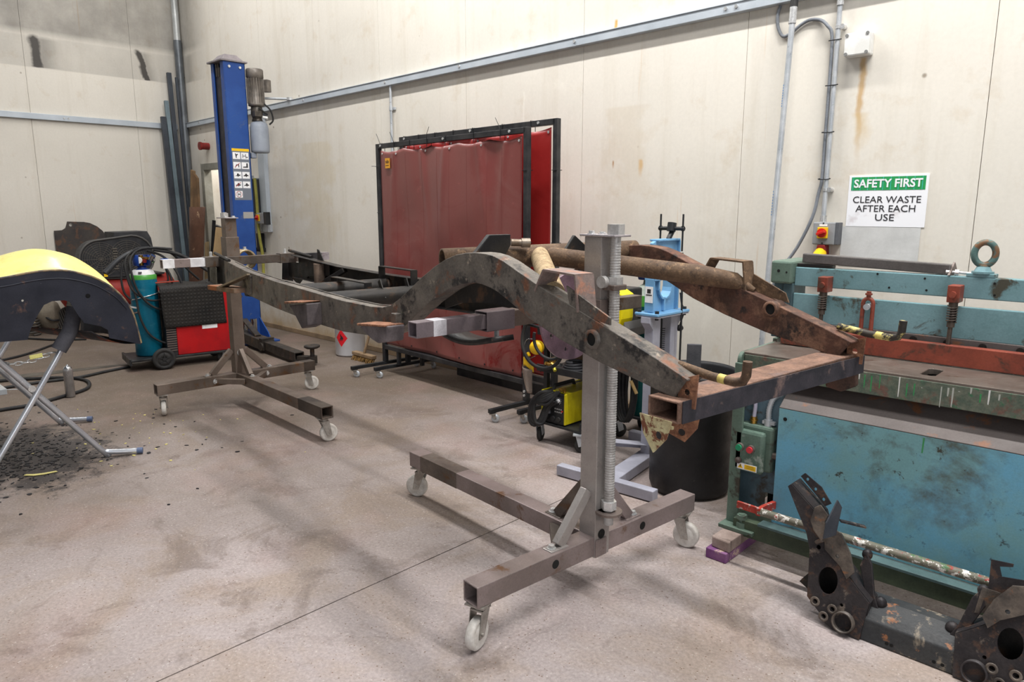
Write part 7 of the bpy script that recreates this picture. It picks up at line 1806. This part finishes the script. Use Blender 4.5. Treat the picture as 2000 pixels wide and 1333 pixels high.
# torch and its cable looped over the cylinder
t = thing('welding_torch', 'black welding torch and cable looped over the teal cylinder', 'torch', (-7.1, 2.45, 0.95))
top = gc + V((0.02, 0.02, 1.085))
def loop(pts, r, name, n=6): 
    mb = MB(); mb.tube(smooth_path([gc + V(p) for p in pts], n), r, 8); return build(name, mb, m_black_rubber, t)
loop([(0.10, 0.25, 1.11), (0.06, 0.10, 1.125), (0.04, -0.03, 1.11), (0.08, -0.12, 1.03), (0.125, -0.135, 0.90), (0.14, -0.10, 0.74), (0.145, 0.0, 0.60), (0.15, 0.13, 0.55), (0.15, 0.26, 0.60), (0.14, 0.30, 0.74), (0.10, 0.27, 0.90), (0.05, 0.18, 1.04), (0.02, 0.05, 1.10)], 0.011, 'torch_cable')
loop([(0.0, 0.08, 1.13), (0.04, -0.06, 1.115), (0.07, -0.16, 1.02), (0.10, -0.165, 0.86), (0.125, -0.13, 0.74), (0.14, -0.02, 0.655), (0.14, 0.10, 0.65), (0.12, 0.20, 0.72), (0.09, 0.22, 0.85), (0.05, 0.16, 1.0)], 0.010, 'torch_cable')
loop([(0.03, 0.0, 1.12), (0.05, -0.14, 1.05), (0.07, -0.205, 0.90), (0.08, -0.20, 0.74), (0.10, -0.15, 0.66)], 0.010, 'torch_cable')
loop([(0.02, -0.05, 1.10), (0.08, -0.15, 0.92), (0.125, -0.12, 0.70), (0.13, -0.10, 0.50), (0.14, -0.04, 0.34), (0.15, 0.06, 0.25), (0.17, 0.16, 0.225), (0.20, 0.21, 0.23)], 0.010, 'lead')
loop([(0.06, 0.19, 0.95), (0.07, 0.20, 0.82), (0.06, 0.16, 0.72), (0.10, 0.13, 0.68)], 0.010, 'lead')
loop([(0.06, 0.15, 1.10), (0.07, 0.26, 1.06), (0.06, 0.40, 0.90), (0.05, 0.50, 0.80)], 0.010, 'lead')
mb = MB(); mb.tube(smooth_path([gc + V((0.02, 0.03, 1.12)), gc + V((0.04, -0.10, 1.09)), gc + V((0.05, -0.22, 1.02)), gc + V((0.05, -0.33, 0.915))], 5), [0.013 + 0.0009 * k for k in range(16)], 10); tg = build('torch_handle', mb, worn('torch_black', lin(50, 51, 54), rough=0.45), t)
mb = MB(); mb.tube(smooth_path([gc + V((0.05, -0.33, 0.915)), gc + V((0.05, -0.375, 0.86)), gc + V((0.05, -0.385, 0.79)), gc + V((0.05, -0.383, 0.73))], 5), 0.0095, 8); build('torch_neck', mb, m_black_rubber, tg)
mb = MB(); mb.cyl(gc + V((0.05, -0.383, 0.735)), gc + V((0.05, -0.381, 0.66)), 0.012, 12); build('nozzle', mb, worn('dull_brass', lin(150, 140, 104), rough=0.4, metal=0.6), tg)
mb = MB(); mb.box(gc.x + 0.045, gc.x + 0.065, gc.y - 0.345, gc.y - 0.315, 0.885, 0.91); build('trigger', mb, m_yellow_plastic, tg)
mb = MB(); mb.tube(smooth_path([gc + V((0.05, 0.10, 1.11)), gc + V((0.10, 0.32, 1.05)), gc + V((0.20, 0.55, 0.88)), gc + V((0.30, 0.72, 0.72)), gc + V((0.34, 0.78, 0.62))], 6), 0.017, 8); build('main_cable', mb, m_black_rubber, t)

# ------------------------------------------------------------------ wing on the folding trestle
m_tr = worn('shiny_trestle_tube', lin(204, 206, 211), lin(188, 191, 198), 0.6, 5, rough=0.2, metal=0.6, grain=0.04, bump=0.02)
m_foam = worn('black_foam', lin(58, 58, 64), lin(74, 74, 80), 0.8, 8, rough=0.85, bump=0.4, bump_scale=120)
t = thing('folding_trestle', 'folding tubular steel trestle with foam padded bars and chain', 'trestle', (-5.12, 1.05, 0))
r_ = 0.0165
XA, XB = -4.665, -5.63
def leg(x, a):     # a: points (y, z)
    return [V((x, y, z)) for y, z in a]
fB = [(0.58, 0.985), (0.62, 0.955), (1.255, 0.075), (1.29, 0.042), (1.335, 0.030), (1.50, 0.022)]
fA = [(1.245, 0.985), (1.205, 0.94), (1.175, 0.80), (0.70, 0.055), (0.665, 0.032), (0.62, 0.024), (0.46, 0.020)]
dark = plain('blue_rubber_end', lin(84, 98, 128), 0.6)
for nm, prof, dx, bar in (('frame', fB, 0.0, None), ('frame', fA, 0.038, None)):
    sk = (lambda p: p + V((0.09 * max(0.0, (p.y - 1.30) / 0.2), -0.03 * max(0.0, (p.y - 1.30) / 0.2), 0))); pts_near = [sk(p) for p in smooth_path(leg(XA + dx, prof)[1:], 4)]; pts_far = [sk(p) for p in smooth_path(leg(XB - dx, prof)[1:], 4)]
    mb = MB(); mb.tube(pts_near, r_, 12); build('leg', mb, m_tr, t)
    mb = MB(); mb.tube(pts_far, r_, 12); build('leg', mb, m_tr, t)
    mb = MB(); y0, z0 = prof[0]; mb.tube([V((XA + dx, prof[1][0], prof[1][1])), V((XA + dx - 0.02, y0, z0)), V((XA - 0.08, y0, z0 + 0.004)), V((XB + 0.08, y0, z0 + 0.004)), V((XB - dx + 0.02, y0, z0)), V((XB - dx, prof[1][0], prof[1][1]))], r_, 12); build('top_bar', mb, m_tr, t)
    for x in (XA + dx, XB - dx):
        e = prof[-1]; e2 = prof[-2]; d_ = V((0, e[0] - e2[0], e[1] - e2[1])).normalized()
        q_ = sk(V((x, *e))); d_ = (q_ - sk(V((x, *e2)))).normalized(); mb = MB(); mb.cyl(q_ - d_ * 0.028, q_ + d_ * 0.004, 0.0185, 14); build('end_cap', mb, dark, t)
mb = MB(); mb.tube(smooth_path([V((XA + 0.04, 1.10, 0.70)), V((XA + 0.04, 1.165, 0.80)), V((XA + 0.038, 1.195, 0.90)), V((XA + 0.035, 1.215, 0.965)), V((XA + 0.01, 1.232, 1.0)), V((XA - 0.08, 1.238, 1.0)), V((XA - 0.30, 1.238, 0.998))], 5), 0.041, 16); pd = build('foam_sleeve', mb, m_foam, t)
mb = MB(); mb.tube(smooth_path([V((XA + 0.037, 1.205, 0.935)), V((XA + 0.030, 1.222, 0.985)), V((XA + 0.0, 1.235, 1.0)), V((XA - 0.06, 1.238, 1.0))], 5), 0.0425, 16); build('masking_tape', mb, worn('cream_tape', lin(196, 192, 168), lin(92, 92, 90), 1.0, 14, rough=0.7), pd)
mb = MB(); mb.tube([V((XA - 0.15, 0.575, 0.99)), V((XB + 0.15, 0.575, 0.99))], 0.041, 16); build('foam_sleeve', mb, m_foam, t)
for x in (XA + 0.02, XB - 0.02):
    y_, z_ = 0.945, 0.505
    mb = MB(); mb.cyl((x - 0.06, y_, z_), (x + 0.045, y_, z_), 0.008, 10); mb.cyl((x + 0.038, y_, z_), (x + 0.046, y_, z_), 0.019, 12); build('pivot_bolt', mb, m_zinc, t)
mb = MB()
a_, b_ = V((XA - 0.03, 0.80, 0.66)), V((XA + 0.02, 1.085, 0.665))
n_ = 9
for k in range(n_):
    p = a_.lerp(b_, (k + 0.5) / n_) + V((0, 0, -0.030 * math.sin(math.pi * (k + 0.5) / n_) + 0.03 * (k / n_)))
    d_ = (b_ - a_).normalized(); q = V((0, 0, 1)) if k % 2 else V((1, 0, 0))
    mb.tube([p + d_ * (0.022 * math.cos(t_)) + q * (0.010 * math.sin(t_)) for t_ in [2 * math.pi * i / 14 for i in range(14)]], 0.0035, 6, closed=True)
build('spread_chain', mb, m_zinc, t)
mb = MB(); mb.obox(a_.lerp(b_, 0.68) + V((0.006, 0, 0.012)), (0, 1, 0.1), (1, 0, 0), (0, -0.1, 1), 0.032, 0.004, 0.012); build('yellow_tag', mb, worn('yellow_tag', lin(216, 210, 130), rough=0.6), t, bevel=0.003)

t = thing('car_wing', 'pale yellow car wing with dark primed inner side resting on the trestle', 'car wing', (-4.95, 0.9, 1.0))
WXF = -4.52
m_in = worn('dark_blue_black_primer', lin(30, 32, 41), lin(39, 41, 51), 0.8, 5, rust=lin(82, 62, 56), rust_at=0.70, rust_scale=12, rough=0.5, grain=0.12, bump=0.15, extra=[(lin(110, 108, 112), 60, 0.75, 0.02)])
m_yel = worn('pale_yellow_paint', lin(240, 228, 142), lin(232, 218, 128), 0.6, 3, rust=lin(196, 176, 70), rust_at=0.72, rough=0.3, grain=0.02, bump=0.03)
# arch of the rim (y, z) from the wheel side to the tail
rim = [(0.10, 0.80), (0.18, 0.90), (0.33, 1.01), (0.50, 1.085), (0.68, 1.125), (0.855, 1.134), (0.97, 1.152), (1.07, 1.160), (1.165, 1.152), (1.275, 1.115), (1.345, 1.070), (1.40, 1.020), (1.445, 0.955), (1.475, 0.885), (1.492, 0.80), (1.506, 0.700)]
inner = [(1.506, 0.690), (1.42, 0.722), (1.335, 0.752), (1.332, 0.80), (1.30, 0.825), (1.215, 0.855), (1.19, 0.90), (1.155, 0.98), (1.13, 0.992), (1.07, 0.992), (1.03, 0.975), (0.99, 0.915), (0.955, 0.85), (0.935, 0.795), (0.80, 0.80), (0.55, 0.80), (0.30, 0.79), (0.10, 0.78)]
mb = MB(); mb.plate(rim + inner, (WXF, 0, 0), (0, 1, 0), (0, 0, 1), 0.004, holes=[circle(1.248, 1.005, 0.013, 12), circle(0.935, 1.008, 0.006, 8)])
pn = build('inner_panel', mb, m_in, t)
mb = MB(); mb.tube(smooth_path([V((WXF + 0.004, y, z - 0.045)) for y, z in rim[2:13]], 4), 0.004, 6); build('pressed_bead', mb, m_in, pn)
mb = MB(); mb.tube(smooth_path([V((WXF, y, z)) for y, z in rim], 5), 0.006, 8); build('rolled_edge', mb, worn('chipped_edge', lin(66, 64, 70), lin(150, 128, 92), 0.9, 12, rough=0.5), t)
# crown of the wing: swept back from the rim, swelling to its highest line then falling away
rs_ = smooth_path([V((0, y, z)) for y, z in rim], 5)
NR = len(rs_) - 1
def skin(u, v):
    i = u * NR; k = min(int(i), NR - 1); p = rs_[k].lerp(rs_[k + 1], i - k)
    bul = math.sin(min(1.0, v * 1.12) * math.pi * 0.5)
    lift = 0.112 * math.sin(math.pi * min(1, v * 0.78)) * math.sin(math.pi * min(1.0, (1 - u) * 1.25 + 0.04)) ** 0.8
    x = WXF - 0.004 - 0.62 * v
    y = p.y - 0.05 * v * v - (0.10 * v if u > 0.75 else 0.0) * (u - 0.75) * 4
    z = p.z + lift - 0.22 * max(0, v - 0.72) ** 1.3
    return V((x, y, z))
mb = MB(); mb.grid(skin, 75, 16); build('outer_skin', mb, m_yel, t, solid=0.003)
sk_ = bpy.data.objects['outer_skin']; sk_.data.materials.append(m_in); sk_.modifiers['thickness'].material_offset = 1; sk_.modifiers['thickness'].offset = -1.0
# dark return flange inside the tail, with a rusty patch
mb = MB(); mb.grid(lambda u, v: V((WXF - 0.01 - 0.40 * v, 1.25 + 0.245 * u - 0.12 * v * u - 0.28 * v * (1 - u), 0.80 - 0.10 * u - 0.03 * math.sin(3.1 * u) + 0.02 * v)), 10, 8); build('tail_flange', mb, worn('rusty_black_flange', lin(46, 44, 46), lin(38, 36, 38), 0.8, 7, rust=lin(122, 66, 44), rust_at=0.62, rough=0.6), t, solid=0.003)

# ------------------------------------------------------------------ on the floor on the left
t = thing('spray_can', 'bare silver spray can standing on the floor by the trestle', 'spray can', (-6.41, 1.57, 0))
mb = MB(); mb.lathe([(0, 0.002), (0.030, 0.002), (0.034, 0.006), (0.034, 0.215), (0.035, 0.22), (0.034, 0.225), (0.028, 0.24)], (-6.41, 1.57, 0), (0, 0, 1), 28); build('body', mb, worn('tinplate', lin(164, 162, 162), lin(140, 138, 138), 0.5, 6, rough=0.22, metal=0.6, grain=0.02, bump=0.0), t)
mb = MB(); mb.lathe([(0.030, 0.238), (0.022, 0.252), (0.012, 0.255), (0.006, 0.268), (0, 0.268)], (-6.41, 1.57, 0), (0, 0, 1), 24); build('dome', mb, m_chrome, t)
mb = MB(); mb.box(-7.25, -6.88, 1.06, 1.24, 0.0, 0.045); mb.tube([(-6.90, 1.24, 0.035), (-6.86, 1.32, 0.03)], 0.004, 6); tag(build('steel_tray', mb, m_galv, bevel=0.004), 'grey steel block lying on the floor at the left edge', 'block')
def floor_cable(pts, r, label):
    mb = MB(); mb.tube(smooth_path([V((x, y, r)) for x, y in pts], 8), r, 8); tag(build('floor_cable', mb, m_black_rubber), label, 'cable', 'cables on the floor')
floor_cable([(-6.30, 0.55), (-6.31, 1.08), (-6.31, 1.27), (-6.42, 1.52), (-6.55, 1.72), (-6.78, 1.81), (-6.98, 1.80), (-7.15, 1.70), (-7.30, 1.50), (-7.42, 1.20), (-7.40, 0.6)], 0.014, 'thick black cable curling round the spray can')
floor_cable([(-8.2, 0.7), (-8.35, 1.3), (-8.55, 1.7), (-9.0, 2.1), (-9.2, 2.28)], 0.012, 'black cable on the floor running towards the compressor')
floor_cable([(-10.0, 1.2), (-9.95, 1.8), (-9.66, 1.99), (-9.3, 2.2), (-9.1, 2.45)], 0.012, 'black cable lying along the foot of the left wall')
floor_cable([(-7.05, 0.7), (-7.10, 1.45), (-7.06, 1.80), (-7.14, 2.05), (-7.20, 2.28)], 0.013, 'black cable running straight to the red welder')

# scraped-off flakes under the wing
rd = random.Random(4)
def flakes(n, cx, cy, sx, sy, smin, smax, name, mat, label, cat):
    mb = MB()
    for _ in range(n):
        x, y = rd.gauss(cx, sx), rd.gauss(cy, sy)
        if x < -6.6 or x > -3.6: continue
        s_ = rd.uniform(smin, smax) * rd.uniform(0.5, 1)
        k = rd.randint(4, 7); a0 = rd.uniform(0, 6.28); el = rd.uniform(0.45, 1)
        pts = []
        for i in range(k):
            a = 2 * math.pi * i / k; rr = s_ * rd.uniform(0.6, 1.1)
            px, py = rr * math.cos(a), rr * el * math.sin(a)
            pts.append((x + px * math.cos(a0) - py * math.sin(a0), y + px * math.sin(a0) + py * math.cos(a0)))
        tilt = V((rd.uniform(-.15, .15), rd.uniform(-.15, .15)))
        mb.plate(pts, (0, 0, 0.001), (1, 0, 0), (0, 1, 0), rd.uniform(0.001, 0.004))
    o = build(name, mb, mat); return tag(o, label, cat, kind='stuff')
m_flake = worn('black_flakes', lin(22, 21, 24), lin(34, 33, 38), 0.9, 20, rough=0.5)
flakes(680, -5.10, 0.90, 0.30, 0.19, 0.004, 0.024, 'paint_flakes', m_flake, 'black paint flakes heaped on the floor under the trestle', 'flakes')
flakes(60, -4.8, 1.4, 0.55, 0.45, 0.006, 0.022, 'scattered_flakes', m_flake, 'single black flakes scattered right of the trestle', 'flakes')
flakes(46, -4.95, 1.60, 0.45, 0.25, 0.004, 0.016, 'yellow_chips', worn('yellow_chip', lin(214, 202, 128), rough=0.5), 'small yellow paint chips scattered near the trestle feet', 'paint chips')
mb = MB(); mb.plate([(-0.075, -0.012), (-0.02, -0.022), (0.03, -0.008), (0.085, 0.03), (0.07, 0.042), (0.02, 0.016), (-0.03, 0.004), (-0.07, 0.008)], (-4.62, 0.93, 0.004), (0.62, 0.78, 0), (-0.78, 0.62, 0), 0.002)
tag(build('paint_strip', mb, bpy.data.materials['yellow_chip']), 'long peeled strip of yellow paint on the black flakes', 'paint strip')
